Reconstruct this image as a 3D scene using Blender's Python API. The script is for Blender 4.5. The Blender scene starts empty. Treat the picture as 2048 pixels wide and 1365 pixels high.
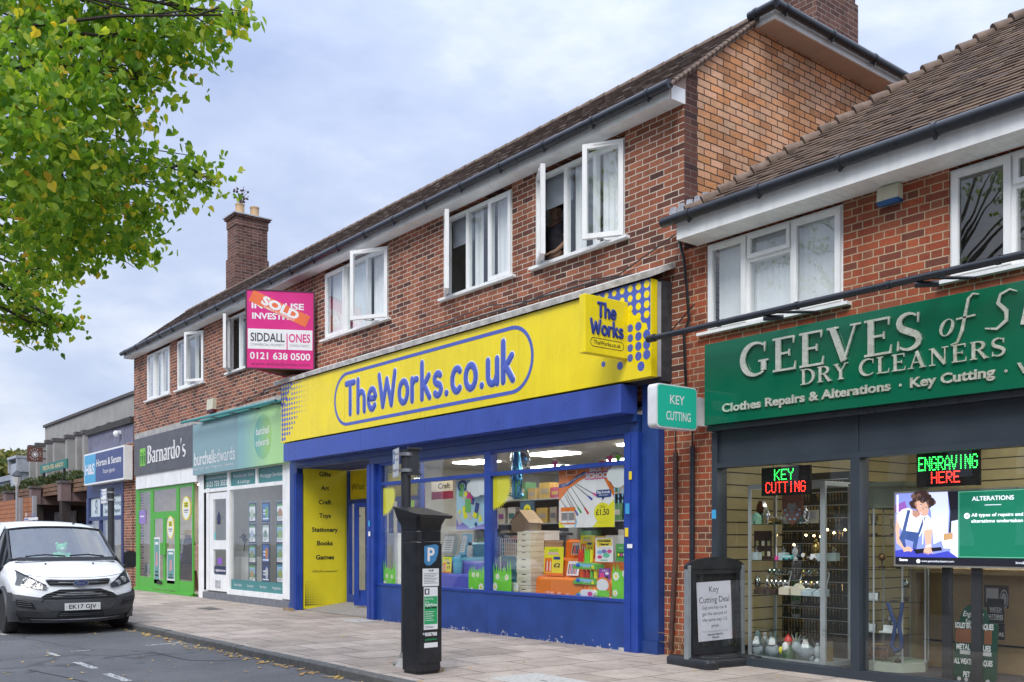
import bpy,bmesh,math,random
import numpy as np
from mathutils import Vector,Matrix
R=math.radians
random.seed(7)
rng=np.random.default_rng(7)
S=bpy.context.scene
COL=S.collection

# ---------------------------------------------------------------- camera
CAMP=Vector((0.0,-8.7,1.37));FPX=1934.0;CS,SN=0.7825,0.6226;HOR=1082.0
cam_d=bpy.data.cameras.new('camera');cam=bpy.data.objects.new('camera',cam_d);COL.objects.link(cam)
cam.location=CAMP;cam.rotation_euler=(R(90),0,math.atan2(CS,SN))
cam_d.sensor_width=36;cam_d.lens=36*FPX/2048;cam_d.shift_y=399.5/2048
cam_d.clip_start=0.05;cam_d.clip_end=2000
S.camera=cam

# ---------------------------------------------------------------- sky, sun, exposure
S.view_settings.view_transform='Standard';S.view_settings.look='None'
S.view_settings.exposure=0.68;S.view_settings.gamma=1.0
SUN_EL,SUN_AZ=R(46),R(128)
sun_dir=Vector((math.cos(SUN_EL)*0.52,-math.cos(SUN_EL)*0.854,math.sin(SUN_EL)))
W=bpy.data.worlds.new('World');S.world=W;W.use_nodes=True
nt=W.node_tree;nt.nodes.clear()
def _n(t,k,**kw):
 n=t.nodes.new(k)
 for a,b in kw.items():setattr(n,a,b)
 return n
wo=_n(nt,'ShaderNodeOutputWorld');bg=_n(nt,'ShaderNodeBackground');bg2=_n(nt,'ShaderNodeBackground')
sky=_n(nt,'ShaderNodeTexSky',sky_type='NISHITA',sun_disc=False)
sky.sun_elevation=SUN_EL;sky.sun_rotation=math.atan2(sun_dir.x,sun_dir.y)
sky.air_density=1.2;sky.dust_density=2.0
bg.inputs[1].default_value=0.07;nt.links.new(sky.outputs[0],bg.inputs[0])
tc=_n(nt,'ShaderNodeTexCoord');mp=_n(nt,'ShaderNodeMapping');mp.inputs['Scale'].default_value=(1.0,1.0,2.3)
mp.inputs['Location'].default_value=(0.35,0.1,0.0)
nz=_n(nt,'ShaderNodeTexNoise');nz.inputs['Scale'].default_value=2.5;nz.inputs['Detail'].default_value=8;nz.inputs['Roughness'].default_value=0.56
nt.links.new(tc.outputs['Generated'],mp.inputs[0]);nt.links.new(mp.outputs[0],nz.inputs['Vector'])
cr=_n(nt,'ShaderNodeValToRGB')
e=cr.color_ramp.elements
e[0].position=0.34;e[0].color=(0.36,0.435,0.645,1);e[1].position=0.62;e[1].color=(0.72,0.765,0.86,1)
m_=e.new(0.5);m_.color=(0.50,0.575,0.76,1)
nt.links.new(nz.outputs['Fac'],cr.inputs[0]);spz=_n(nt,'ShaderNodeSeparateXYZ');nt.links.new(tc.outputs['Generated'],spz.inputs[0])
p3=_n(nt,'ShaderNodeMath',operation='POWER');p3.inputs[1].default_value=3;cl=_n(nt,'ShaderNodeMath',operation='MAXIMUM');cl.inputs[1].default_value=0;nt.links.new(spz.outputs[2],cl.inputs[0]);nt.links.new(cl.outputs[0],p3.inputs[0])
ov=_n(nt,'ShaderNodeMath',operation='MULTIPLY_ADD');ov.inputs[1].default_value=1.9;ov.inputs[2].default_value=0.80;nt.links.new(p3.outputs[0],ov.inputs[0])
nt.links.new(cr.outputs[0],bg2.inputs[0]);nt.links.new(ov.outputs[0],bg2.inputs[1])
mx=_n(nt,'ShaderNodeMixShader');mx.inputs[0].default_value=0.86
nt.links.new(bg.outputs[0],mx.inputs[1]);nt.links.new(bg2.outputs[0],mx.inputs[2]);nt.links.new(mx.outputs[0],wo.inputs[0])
sun_d=bpy.data.lights.new('sun','SUN');sun_d.energy=1.5;sun_d.angle=R(24);sun_d.color=(1.0,0.965,0.91)
sun=bpy.data.objects.new('sun',sun_d);COL.objects.link(sun);sun.rotation_euler=sun_dir.to_track_quat('Z','Y').to_euler();sun.location=(10,-20,30)

# ---------------------------------------------------------------- photo pixel -> point on a real plane
def ray(px):u=(px-1024)/FPX;return-CS+u*SN,SN+u*CS
def at(px,py,Y=0.0):
 a,b=ray(px);t=(Y-CAMP.y)/b
 return Vector((t*a,Y,CAMP.z+(HOR-py)*t/FPX))
def atx(px,py,X):
 a,b=ray(px);t=X/a
 return Vector((X,CAMP.y+t*b,CAMP.z+(HOR-py)*t/FPX))
def atz(px,py,Z=0.0):
 a,b=ray(px);t=(CAMP.z-Z)*FPX/(py-HOR)
 return Vector((t*a,CAMP.y+t*b,Z))
def X(px,Y=0.0):return at(px,0,Y).x
def Zp(px,py,Y=0.0):return at(px,py,Y).z

# ---------------------------------------------------------------- materials
def lin(c):
 if isinstance(c,str):
  c=c.lstrip('#');c=[int(c[i:i+2],16)/255 for i in(0,2,4)]
  return tuple((x/12.92 if x<=.04045 else((x+.055)/1.055)**2.4)for x in c)
 return tuple(c)
_M={}
def pm(name,col,rough=.5,metal=0,var=.10,scale=6,bump=0,spec=.5,detail=4,coat=0,bscale=None,streak=0):
 """plain surface: base colour broken up by two scales of noise, optional fine bump"""
 if name in _M:return _M[name]
 m=bpy.data.materials.new(name);m.use_nodes=True;t=m.node_tree;p=t.nodes['Principled BSDF']
 c=lin(col);p.inputs['Roughness'].default_value=rough;p.inputs['Metallic'].default_value=metal
 p.inputs['Specular IOR Level'].default_value=spec;p.inputs['Coat Weight'].default_value=coat
 tc=_n(t,'ShaderNodeTexCoord');n1=_n(t,'ShaderNodeTexNoise');n1.inputs['Scale'].default_value=scale;n1.inputs['Detail'].default_value=detail
 t.links.new(tc.outputs['Object'],n1.inputs['Vector'])
 r=_n(t,'ShaderNodeMapRange');r.inputs[1].default_value=.3;r.inputs[2].default_value=.7;r.inputs[3].default_value=1-var;r.inputs[4].default_value=1+var
 t.links.new(n1.outputs['Fac'],r.inputs[0])
 mul=_n(t,'ShaderNodeVectorMath',operation='SCALE');mul.inputs[0].default_value=c;t.links.new(r.outputs[0],mul.inputs['Scale'])
 last=mul
 if streak:
  mp_=_n(t,'ShaderNodeMapping');mp_.inputs['Scale'].default_value=(9,9,.55);ns=_n(t,'ShaderNodeTexNoise');ns.inputs['Scale'].default_value=1;ns.inputs['Detail'].default_value=7;ns.inputs['Roughness'].default_value=.7
  t.links.new(tc.outputs['Object'],mp_.inputs[0]);t.links.new(mp_.outputs[0],ns.inputs['Vector'])
  rs=_n(t,'ShaderNodeMapRange');rs.inputs[1].default_value=.45;rs.inputs[2].default_value=.75;rs.inputs[3].default_value=1;rs.inputs[4].default_value=1-streak;t.links.new(ns.outputs['Fac'],rs.inputs[0])
  last=_n(t,'ShaderNodeVectorMath',operation='SCALE');t.links.new(mul.outputs[0],last.inputs[0]);t.links.new(rs.outputs[0],last.inputs['Scale'])
 t.links.new(last.outputs[0],p.inputs['Base Color'])
 if rough<.9:
  r2=_n(t,'ShaderNodeMapRange');r2.inputs[1].default_value=.3;r2.inputs[2].default_value=.7;r2.inputs[3].default_value=max(.02,rough-.08);r2.inputs[4].default_value=min(1,rough+.08)
  t.links.new(n1.outputs['Fac'],r2.inputs[0]);t.links.new(r2.outputs[0],p.inputs['Roughness'])
 if bump:
  n2=_n(t,'ShaderNodeTexNoise');n2.inputs['Scale'].default_value=bscale or scale*14;n2.inputs['Detail'].default_value=3
  t.links.new(tc.outputs['Object'],n2.inputs['Vector'])
  b=_n(t,'ShaderNodeBump');b.inputs['Strength'].default_value=bump;b.inputs['Distance'].default_value=.01
  t.links.new(n2.outputs['Fac'],b.inputs['Height']);t.links.new(b.outputs[0],p.inputs['Normal'])
 _M[name]=m;return m
def emat(name,col,s):
 if name in _M:return _M[name]
 m=bpy.data.materials.new(name);m.use_nodes=True;t=m.node_tree;p=t.nodes['Principled BSDF']
 p.inputs['Base Color'].default_value=(*lin(col),1);p.inputs['Emission Color'].default_value=(*lin(col),1);p.inputs['Emission Strength'].default_value=s
 _M[name]=m;return m
def glass(name,tint=(.93,.96,.95),boost=1.7,ior=1.5,rough=0.0):
 if name in _M:return _M[name]
 m=bpy.data.materials.new(name);m.use_nodes=True;t=m.node_tree;t.nodes.clear()
 o=_n(t,'ShaderNodeOutputMaterial');tr=_n(t,'ShaderNodeBsdfTransparent');gl=_n(t,'ShaderNodeBsdfGlossy');ge=_n(t,'ShaderNodeNewGeometry');dt=_n(t,'ShaderNodeVectorMath',operation='DOT_PRODUCT');ms=_n(t,'ShaderNodeMixShader')
 tr.inputs[0].default_value=(*tint,1);gl.inputs['Roughness'].default_value=rough;gl.inputs['Color'].default_value=(1,1,1,1)
 ab=_n(t,'ShaderNodeMath',operation='ABSOLUTE');om=_n(t,'ShaderNodeMath',operation='SUBTRACT',use_clamp=True);om.inputs[0].default_value=1;pw=_n(t,'ShaderNodeMath',operation='POWER');pw.inputs[1].default_value=5;fr=_n(t,'ShaderNodeMath',operation='MULTIPLY_ADD');fr.inputs[1].default_value=.96;fr.inputs[2].default_value=.042
 t.links.new(ge.outputs['Incoming'],dt.inputs[0]);t.links.new(ge.outputs['Normal'],dt.inputs[1]);t.links.new(dt.outputs['Value'],ab.inputs[0]);t.links.new(ab.outputs[0],om.inputs[1]);t.links.new(om.outputs[0],pw.inputs[0]);t.links.new(pw.outputs[0],fr.inputs[0])
 mu=_n(t,'ShaderNodeMath',operation='MULTIPLY',use_clamp=True);mu.inputs[1].default_value=boost
 # old panes are never quite flat
 tc=_n(t,'ShaderNodeTexCoord');nn=_n(t,'ShaderNodeTexNoise');nn.inputs['Scale'].default_value=1.1;bp=_n(t,'ShaderNodeBump');bp.inputs['Strength'].default_value=.06;bp.inputs['Distance'].default_value=.05
 t.links.new(tc.outputs['Object'],nn.inputs['Vector']);t.links.new(nn.outputs['Fac'],bp.inputs['Height']);t.links.new(bp.outputs[0],gl.inputs['Normal'])
 t.links.new(fr.outputs[0],mu.inputs[0]);t.links.new(mu.outputs[0],ms.inputs[0]);t.links.new(tr.outputs[0],ms.inputs[1]);t.links.new(gl.outputs[0],ms.inputs[2]);t.links.new(ms.outputs[0],o.inputs[0])
 _M[name]=m;return m
def brick(name,cols,mortar,bw=.235,bh=.077,mort=.0055,squash=1.0,freq=2,dark=.5,stain=.25,msmooth=.15,off=.5):
 """brickwork in metres; runs along X on walls facing Y and along Y on walls facing X"""
 m=bpy.data.materials.new(name);m.use_nodes=True;t=m.node_tree;p=t.nodes['Principled BSDF'];L=t.links.new
 tc=_n(t,'ShaderNodeTexCoord');sp=_n(t,'ShaderNodeSeparateXYZ');L(tc.outputs['Object'],sp.inputs[0])
 ge=_n(t,'ShaderNodeNewGeometry');sn=_n(t,'ShaderNodeSeparateXYZ');L(ge.outputs['True Normal'],sn.inputs[0])
 ab=_n(t,'ShaderNodeMath',operation='ABSOLUTE');L(sn.outputs[0],ab.inputs[0]);gt=_n(t,'ShaderNodeMath',operation='GREATER_THAN');L(ab.outputs[0],gt.inputs[0]);gt.inputs[1].default_value=.6
 mi=_n(t,'ShaderNodeMix');L(gt.outputs[0],mi.inputs[0]);L(sp.outputs[0],mi.inputs[2]);L(sp.outputs[1],mi.inputs[3])
 cb=_n(t,'ShaderNodeCombineXYZ');L(mi.outputs[0],cb.inputs[0]);L(sp.outputs[2],cb.inputs[1])
 # slightly wavering courses
 nw=_n(t,'ShaderNodeTexNoise');nw.inputs['Scale'].default_value=9;nw.inputs['Detail'].default_value=2;L(tc.outputs['Object'],nw.inputs['Vector'])
 sb=_n(t,'ShaderNodeVectorMath',operation='SUBTRACT');sb.inputs[1].default_value=(.5,.5,.5);L(nw.outputs['Color'],sb.inputs[0])
 sc=_n(t,'ShaderNodeVectorMath',operation='SCALE');sc.inputs['Scale'].default_value=.011;L(sb.outputs[0],sc.inputs[0])
 ad=_n(t,'ShaderNodeVectorMath',operation='ADD');L(cb.outputs[0],ad.inputs[0]);L(sc.outputs[0],ad.inputs[1])
 br=_n(t,'ShaderNodeTexBrick',offset=off,squash=squash,squash_frequency=freq,offset_frequency=2)
 for k,v in(('Scale',1),('Mortar Size',mort),('Mortar Smooth',msmooth),('Brick Width',bw),('Row Height',bh),('Bias',0)):br.inputs[k].default_value=v
 br.inputs['Color1'].default_value=(0,0,0,1);br.inputs['Color2'].default_value=(1,1,1,1);br.inputs['Mortar'].default_value=(.5,.5,.5,1)
 L(ad.outputs[0],br.inputs['Vector'])
 rp=_n(t,'ShaderNodeValToRGB');rp.color_ramp.interpolation='LINEAR'
 el=rp.color_ramp.elements
 while len(el)<len(cols):el.new(.5)
 for i,c in enumerate(cols):el[i].position=i/(len(cols)-1);el[i].color=(*lin(c),1)
 L(br.outputs['Color'],rp.inputs[0])
 ng=_n(t,'ShaderNodeTexNoise');ng.inputs['Scale'].default_value=45;ng.inputs['Detail'].default_value=5;L(tc.outputs['Object'],ng.inputs['Vector'])
 mr=_n(t,'ShaderNodeMapRange');mr.inputs[1].default_value=.25;mr.inputs[2].default_value=.75;mr.inputs[3].default_value=1-dark*.5;mr.inputs[4].default_value=1+dark*.35;L(ng.outputs['Fac'],mr.inputs[0])
 m1=_n(t,'ShaderNodeVectorMath',operation='SCALE');L(rp.outputs[0],m1.inputs[0]);L(mr.outputs[0],m1.inputs['Scale'])
 mc=_n(t,'ShaderNodeMix',data_type='RGBA');L(br.outputs['Fac'],mc.inputs[0]);L(m1.outputs[0],mc.inputs[6]);mc.inputs[7].default_value=(*lin(mortar),1)
 n3=_n(t,'ShaderNodeTexNoise');n3.inputs['Scale'].default_value=.9;n3.inputs['Detail'].default_value=5;n3.inputs['Roughness'].default_value=.65;L(tc.outputs['Object'],n3.inputs['Vector'])
 m3=_n(t,'ShaderNodeMapRange');m3.inputs[1].default_value=.3;m3.inputs[2].default_value=.7;m3.inputs[3].default_value=1-stain;m3.inputs[4].default_value=1+stain*.6;L(n3.outputs['Fac'],m3.inputs[0])
 m4=_n(t,'ShaderNodeVectorMath',operation='SCALE');L(mc.outputs[2],m4.inputs[0]);L(m3.outputs[0],m4.inputs['Scale']);
 mq=_n(t,'ShaderNodeMapping');mq.inputs['Scale'].default_value=(4,4,.45);nq=_n(t,'ShaderNodeTexNoise');nq.inputs['Scale'].default_value=1;nq.inputs['Detail'].default_value=6;L(tc.outputs['Object'],mq.inputs[0]);L(mq.outputs[0],nq.inputs['Vector'])
 rq=_n(t,'ShaderNodeMapRange');rq.inputs[1].default_value=.5;rq.inputs[2].default_value=.72;rq.inputs[3].default_value=1;rq.inputs[4].default_value=.72;L(nq.outputs['Fac'],rq.inputs[0])
 m5=_n(t,'ShaderNodeVectorMath',operation='SCALE');L(m4.outputs[0],m5.inputs[0]);L(rq.outputs[0],m5.inputs['Scale']);L(m5.outputs[0],p.inputs['Base Color'])
 p.inputs['Roughness'].default_value=.88;p.inputs['Specular IOR Level'].default_value=.25
 hh=_n(t,'ShaderNodeMath',operation='MULTIPLY_ADD');hh.inputs[1].default_value=-1;hh.inputs[2].default_value=1;L(br.outputs['Fac'],hh.inputs[0])
 h2=_n(t,'ShaderNodeMath',operation='MULTIPLY_ADD');h2.inputs[1].default_value=.35;L(ng.outputs['Fac'],h2.inputs[0]);L(hh.outputs[0],h2.inputs[2])
 bp=_n(t,'ShaderNodeBump');bp.inputs['Strength'].default_value=.7;bp.inputs['Distance'].default_value=.008;L(h2.outputs[0],bp.inputs['Height']);L(bp.outputs[0],p.inputs['Normal'])
 _M[name]=m;return m

# ---------------------------------------------------------------- mesh builder
class Fr:
 """flat frame: origin, right, up; n points out of the face"""
 def __init__(s,O,Rv,U=(0,0,1)):
  s.O=Vector(O);s.R=Vector(Rv).normalized();s.U=Vector(U).normalized();s.N=s.R.cross(s.U)
 def p(s,x,y,d=0):return s.O+s.R*x+s.U*y+s.N*d
def FY(Y):return Fr((0,Y,0),(1,0,0))
def FX(Xc):return Fr((Xc,0,0),(0,1,0))
_TX={}
def text_mesh(s,bold=0.0,shear=0.0):
 k=(s,bold,shear)
 if k in _TX:return _TX[k]
 c=bpy.data.curves.new('lettering','FONT');c.body=s;c.size=1;c.offset=bold;c.shear=shear;c.resolution_u=3;c.fill_mode='BOTH'
 o=bpy.data.objects.new('lettering',c);COL.objects.link(o)
 dg=bpy.context.evaluated_depsgraph_get();me=bpy.data.meshes.new_from_object(o.evaluated_get(dg))
 v=[(p.co.x,p.co.y)for p in me.vertices];f=[tuple(q.vertices)for q in me.polygons if q.normal.z>0 or True]
 bpy.data.objects.remove(o);bpy.data.curves.remove(c);bpy.data.meshes.remove(me)
 _TX[k]=(v,f);return _TX[k]
_CAP=None
def capheight():
 global _CAP
 if _CAP is None:_CAP=max(p[1]for p in text_mesh('H')[0])
 return _CAP
class MB:
 def __init__(s):s.v=[];s.f=[];s.m=[]
 def q(s,*pts,m=0):
  i=len(s.v);s.v+=[tuple(p)for p in pts];s.f.append(tuple(range(i,i+len(pts))));s.m.append(m);return s
 def raw(s,v,f,m=0):
  i=len(s.v);s.v+=[tuple(p)for p in v];s.f+=[tuple(a+i for a in t)for t in f];s.m+=[m]*len(f);return s
 def box(s,x0,x1,y0,y1,z0,z1,m=0):
  return s.raw([(x0,y0,z0),(x1,y0,z0),(x1,y1,z0),(x0,y1,z0),(x0,y0,z1),(x1,y0,z1),(x1,y1,z1),(x0,y1,z1)],
                     [(0,3,2,1),(4,5,6,7),(0,1,5,4),(1,2,6,5),(2,3,7,6),(3,0,4,7)],m)
 def fbox(s,fr,x0,x1,y0,y1,d0,d1,m=0):
  return s.prism(fr,[(x0,y0),(x1,y0),(x1,y1),(x0,y1)],d0,d1,m)
 def prism(s,fr,poly,d0,d1,m=0,mside=None,back=True):
  n=len(poly);v=[fr.p(x,y,d0)for x,y in poly]+[fr.p(x,y,d1)for x,y in poly]
  s.raw(v,[tuple(range(n,2*n))]+([tuple(reversed(range(n)))]if back else[]),m)
  return s.raw(v,[(i,(i+1)%n,n+(i+1)%n,n+i)for i in range(n)],m if mside is None else mside)
 def flat(s,fr,poly,d=0,m=0):return s.q(*[fr.p(x,y,d)for x,y in poly],m=m)
 def rect(s,fr,x0,x1,y0,y1,d=0,m=0):return s.flat(fr,[(x0,y0),(x1,y0),(x1,y1),(x0,y1)],d,m)
 def disc(s,fr,cx,cy,rx,ry=None,d=0,m=0,n=14):
  ry=rx if ry is None else ry
  return s.flat(fr,[(cx+rx*math.cos(2*math.pi*i/n),cy+ry*math.sin(2*math.pi*i/n))for i in range(n)],d,m)
 def tube(s,pts,r,n=8,m=0,cap=True):
  pts=[Vector(p)for p in pts];k=len(pts);rr=r if isinstance(r,(list,tuple))else[r]*k
  base=len(s.v);up=None
  for i,p in enumerate(pts):
   d=(pts[min(i+1,k-1)]-pts[max(i-1,0)]).normalized()
   if up is None:up=d.orthogonal().normalized()
   up=(up-d*up.dot(d))
   up=up.normalized()if up.length>1e-6 else d.orthogonal().normalized()
   b=d.cross(up)
   for j in range(n):
    a=2*math.pi*j/n;s.v.append(tuple(p+(up*math.cos(a)+b*math.sin(a))*rr[i]))
  for i in range(k-1):
   for j in range(n):
    s.f.append((base+i*n+j,base+i*n+(j+1)%n,base+(i+1)*n+(j+1)%n,base+(i+1)*n+j));s.m.append(m)
  if cap:
   s.f.append(tuple(base+j for j in reversed(range(n))));s.m.append(m);s.f.append(tuple(base+(k-1)*n+j for j in range(n)));s.m.append(m)
  return s
 def lathe(s,c,prof,n=16,m=0,ax='z'):
  c=Vector(c);base=len(s.v);k=len(prof)
  for r,z in prof:
   for j in range(n):
    a=2*math.pi*j/n;x,y=r*math.cos(a),r*math.sin(a)
    s.v.append(tuple(c+(Vector((x,y,z))if ax=='z' else Vector((z,x,y))if ax=='x' else Vector((x,z,y)))))
  for i in range(k-1):
   for j in range(n):
    s.f.append((base+i*n+j,base+i*n+(j+1)%n,base+(i+1)*n+(j+1)%n,base+(i+1)*n+j));s.m.append(m)
  s.f.append(tuple(base+j for j in reversed(range(n))));s.m.append(m);s.f.append(tuple(base+(k-1)*n+j for j in range(n)));s.m.append(m)
  return s
 def ell(s,c,rx,ry,rz,n=12,m=0):
  k=max(5,n//2+1);base=len(s.v)
  for i in range(k):
   th=math.pi*(i+.02)/(k-1+.04)
   for j in range(n):
    a=2*math.pi*j/n;s.v.append((c[0]+rx*math.sin(th)*math.cos(a),c[1]+ry*math.sin(th)*math.sin(a),c[2]-rz*math.cos(th)))
  for i in range(k-1):
   for j in range(n):
    s.f.append((base+i*n+j,base+i*n+(j+1)%n,base+(i+1)*n+(j+1)%n,base+(i+1)*n+j));s.m.append(m)
  return s
 def text(s,fr,t,x0,x1,y0,h,d=.002,m=0,ext=0,bold=0.0,shear=0.0,slope=0):
  """lettering whose ink fills x0..x1, baseline y0, capital height h; x1=None keeps natural width"""
  v,f=text_mesh(t,bold,shear)
  if not v:return s
  a=min(p[0]for p in v);b=max(p[0]for p in v);sy=h/capheight();sx=sy if x1 is None else(x1-x0)/(b-a)
  pts=[(x0+(p[0]-a)*sx,y0+p[1]*sy+slope*(p[0]-a)*sx)for p in v]
  top=[fr.p(x,y,d+ext)for x,y in pts]
  s.raw(top,f,m)
  if ext:
   ec={}
   for q in f:
    for i in range(len(q)):
     k=(q[i],q[(i+1)%len(q)]);ec[k]=ec.get(k,0)+1
   bot=[fr.p(x,y,d)for x,y in pts];n=len(top)
   s.raw(top+bot,[(a_,b_,b_+n,a_+n)for(a_,b_)in ec if(b_,a_)not in ec],m)
  return s
 def ctext(s,fr,t,cx,y0,h,d=.002,m=0,w=None,**k):
  v,f=text_mesh(t,k.get('bold',0),k.get('shear',0))
  if w is None:w=(max(p[0]for p in v)-min(p[0]for p in v))*h/capheight()
  return s.text(fr,t,cx-w/2,cx+w/2,y0,h,d,m,**k)
 def stroke(s,fr,pts,r,dep,d=0,m=0,n=8):
  """rounded raised stroke (a flattened tube with round ends)"""
  P=[Vector((p[0],p[1]))for p in pts]
  if len(P)==1:P=[P[0],P[0]+Vector((1e-4,0))]
  T=[(P[min(i+1,len(P)-1)]-P[max(i-1,0)]).normalized()for i in range(len(P))]
  rings=[]
  for a in(90,60,30):rings.append((P[0]-T[0]*r*math.sin(R(a)),T[0],max(.02,math.cos(R(a)))))
  rings+=[(P[i],T[i],1)for i in range(len(P))]
  for a in(30,60,90):rings.append((P[-1]+T[-1]*r*math.sin(R(a)),T[-1],max(.02,math.cos(R(a)))))
  base=len(s.v)
  for c,t,k in rings:
   nn=Vector((-t.y,t.x))
   for j in range(n):
    a=math.pi*j/(n-1);q=c+nn*r*k*math.cos(a);s.v.append(tuple(fr.p(q.x,q.y,d+dep*k*min(1,math.sin(a)*1.35))))
  for i in range(len(rings)-1):
   for j in range(n-1):
    s.f.append((base+i*n+j,base+i*n+j+1,base+(i+1)*n+j+1,base+(i+1)*n+j));s.m.append(m)
  return s
 def ribbon(s,fr,pts,w,d0,d1,m=0):
  """flat stroke of varying width, square ends, extruded d0..d1"""
  P=[Vector((p[0],p[1]))for p in pts];k=len(P);ww=w if isinstance(w,(list,tuple))else[w]*k
  L,Rr=[],[]
  for i in range(k):
   t=(P[min(i+1,k-1)]-P[max(i-1,0)]).normalized();nn=Vector((-t.y,t.x))*ww[i]/2
   L.append(P[i]+nn);Rr.append(P[i]-nn)
  for i in range(k-1):
   s.raw([fr.p(*a,d1)for a in(Rr[i],Rr[i+1],L[i+1],L[i])]+[fr.p(*a,d0)for a in(Rr[i],Rr[i+1],L[i+1],L[i])],
                  [(0,1,2,3),(4,5,1,0),(6,7,3,2)]+([(7,4,0,3)]if i==0 else[])+([(5,6,2,1)]if i==k-2 else[]),m)
  return s
 def build(s,name,mats,parent=None,smooth=None,local=False,bevel=0):
  me=bpy.data.meshes.new(name);me.from_pydata(s.v,[],s.f)
  mats=mats if isinstance(mats,(list,tuple))else[mats]
  for m in mats:me.materials.append(m)
  me.polygons.foreach_set('material_index',s.m)
  if smooth is not None:
   me.polygons.foreach_set('use_smooth',[True]*len(s.f));me.set_sharp_from_angle(angle=R(smooth))
  me.update()
  o=bpy.data.objects.new(name,me);COL.objects.link(o)
  if parent is not None:
   o.parent=parent
   if not local:o.matrix_parent_inverse=WM[parent.name].inverted()if parent.name in WM else Matrix.Identity(4)
  if bevel:
   b=o.modifiers.new('bevel','BEVEL');b.width=bevel;b.segments=2;b.limit_method='ANGLE'
  return o
WM={}
def thing(name,label,cat,loc=(0,0,0),rz=0,group=None):
 o=bpy.data.objects.new(name,None);COL.objects.link(o);o.empty_display_size=.2
 o.location=loc;o.rotation_euler=(0,0,rz);o['label']=label;o['category']=cat
 WM[o.name]=Matrix.Translation(Vector(loc))@Matrix.Rotation(rz,4,'Z')
 if group:o['group']=group
 return o
def tag(o,label,cat,group=None):
 o['label']=label;o['category']=cat
 if group:o['group']=group
 return o
def struct(o,kind='structure',label=None):
 o['kind']=kind
 if label:o['label']=label
 return o
def dup(root,loc=None,rz=None,label=None,group=None):
 def cp(o,par):
  c=o.copy();COL.objects.link(c)
  if par is not None:c.parent=par
  for ch in o.children:cp(ch,c)
  return c
 r=cp(root,None)
 if loc is not None:r.location=loc
 if rz is not None:r.rotation_euler=(0,0,rz)
 if label:r['label']=label
 if group:r['group']=group
 return r
def arc(cx,cy,rx,ry,a0,a1,n=10):return[(cx+rx*math.cos(R(a0+(a1-a0)*i/n)),cy+ry*math.sin(R(a0+(a1-a0)*i/n)))for i in range(n+1)]
def rrect(x0,x1,y0,y1,r,n=5):
 return arc(x1-r,y0+r,r,r,-90,0,n)+arc(x1-r,y1-r,r,r,0,90,n)+arc(x0+r,y1-r,r,r,90,180,n)+arc(x0+r,y0+r,r,r,180,270,n)
def wall(mb,fr,x0,x1,y0,y1,holes,rev=.12,m=0,d=0,mrev=None):
 """wall face with openings (x0,x1,y0,y1) and reveals running back into the wall"""
 xs=sorted({x0,x1,*[a for h in holes for a in h[:2]]});ys=sorted({y0,y1,*[a for h in holes for a in h[2:4]]})
 for i in range(len(xs)-1):
  for j in range(len(ys)-1):
   cx,cy=(xs[i]+xs[i+1])/2,(ys[j]+ys[j+1])/2
   if any(h[0]<cx<h[1]and h[2]<cy<h[3]for h in holes):continue
   mb.rect(fr,xs[i],xs[i+1],ys[j],ys[j+1],d,m)
 for a,b,c,e in holes:
  r=m if mrev is None else mrev
  for(p,q)in(((a,c),(a,e)),((a,e),(b,e)),((b,e),(b,c)),((b,c),(a,c))):
   mb.q(fr.p(*p,d),fr.p(*q,d),fr.p(*q,d-rev),fr.p(*p,d-rev),m=r)
# ================================================================ materials of the setting
UPVC=pm('white_upvc',(.86,.87,.86),.35,var=.05,scale=3,streak=.10)
WHITEP=pm('white_paint',(.87,.88,.87),.45,var=.06,scale=4,streak=.16)
GUT=pm('black_plastic_gutter',(.022,.025,.033),.3,var=.15,scale=5)
BLK=pm('black_plastic',(.014,.015,.018),.38,var=.15)
LEAD=pm('lead_flashing',(.42,.43,.45),.5,var=.25,scale=9,bump=.3)
CONC=pm('concrete',(.42,.41,.39),.85,var=.2,scale=7,bump=.3)
DARKIN=pm('dark_interior',(.05,.05,.055),.9)
PLAST=pm('interior_plaster',(.55,.54,.50),.9,var=.05)
GLS=glass('window_glass',boost=2.4)
GLSD=glass('shop_glass',(.94,.96,.95),1.8)
B_FRONT=brick('red_front_brick',[(.095,.048,.040),(.24,.084,.050),(.33,.112,.062),(.40,.152,.086),(.165,.070,.052)],(.66,.58,.48),squash=1.0,stain=.25,mort=.0062)
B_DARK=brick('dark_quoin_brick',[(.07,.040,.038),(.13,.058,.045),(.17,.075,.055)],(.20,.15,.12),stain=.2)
B_ORANGE=brick('orange_common_brick',[(.50,.24,.12),(.72,.33,.14),(.82,.46,.28),(.64,.40,.25),(.80,.37,.17)],(.075,.05,.04),bh=.091,bw=.24,mort=.008,dark=.55,stain=.25)
B_GEEV=brick('bright_red_brick',[(.17,.064,.045),(.34,.082,.042),(.43,.110,.052),(.28,.104,.064)],(.52,.40,.26),squash=.5,freq=2,mort=.006,stain=.2)
B_CHIM=brick('brown_chimney_brick',[(.095,.050,.042),(.15,.074,.058),(.20,.098,.072)],(.33,.27,.23),bh=.079,stain=.25)

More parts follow.
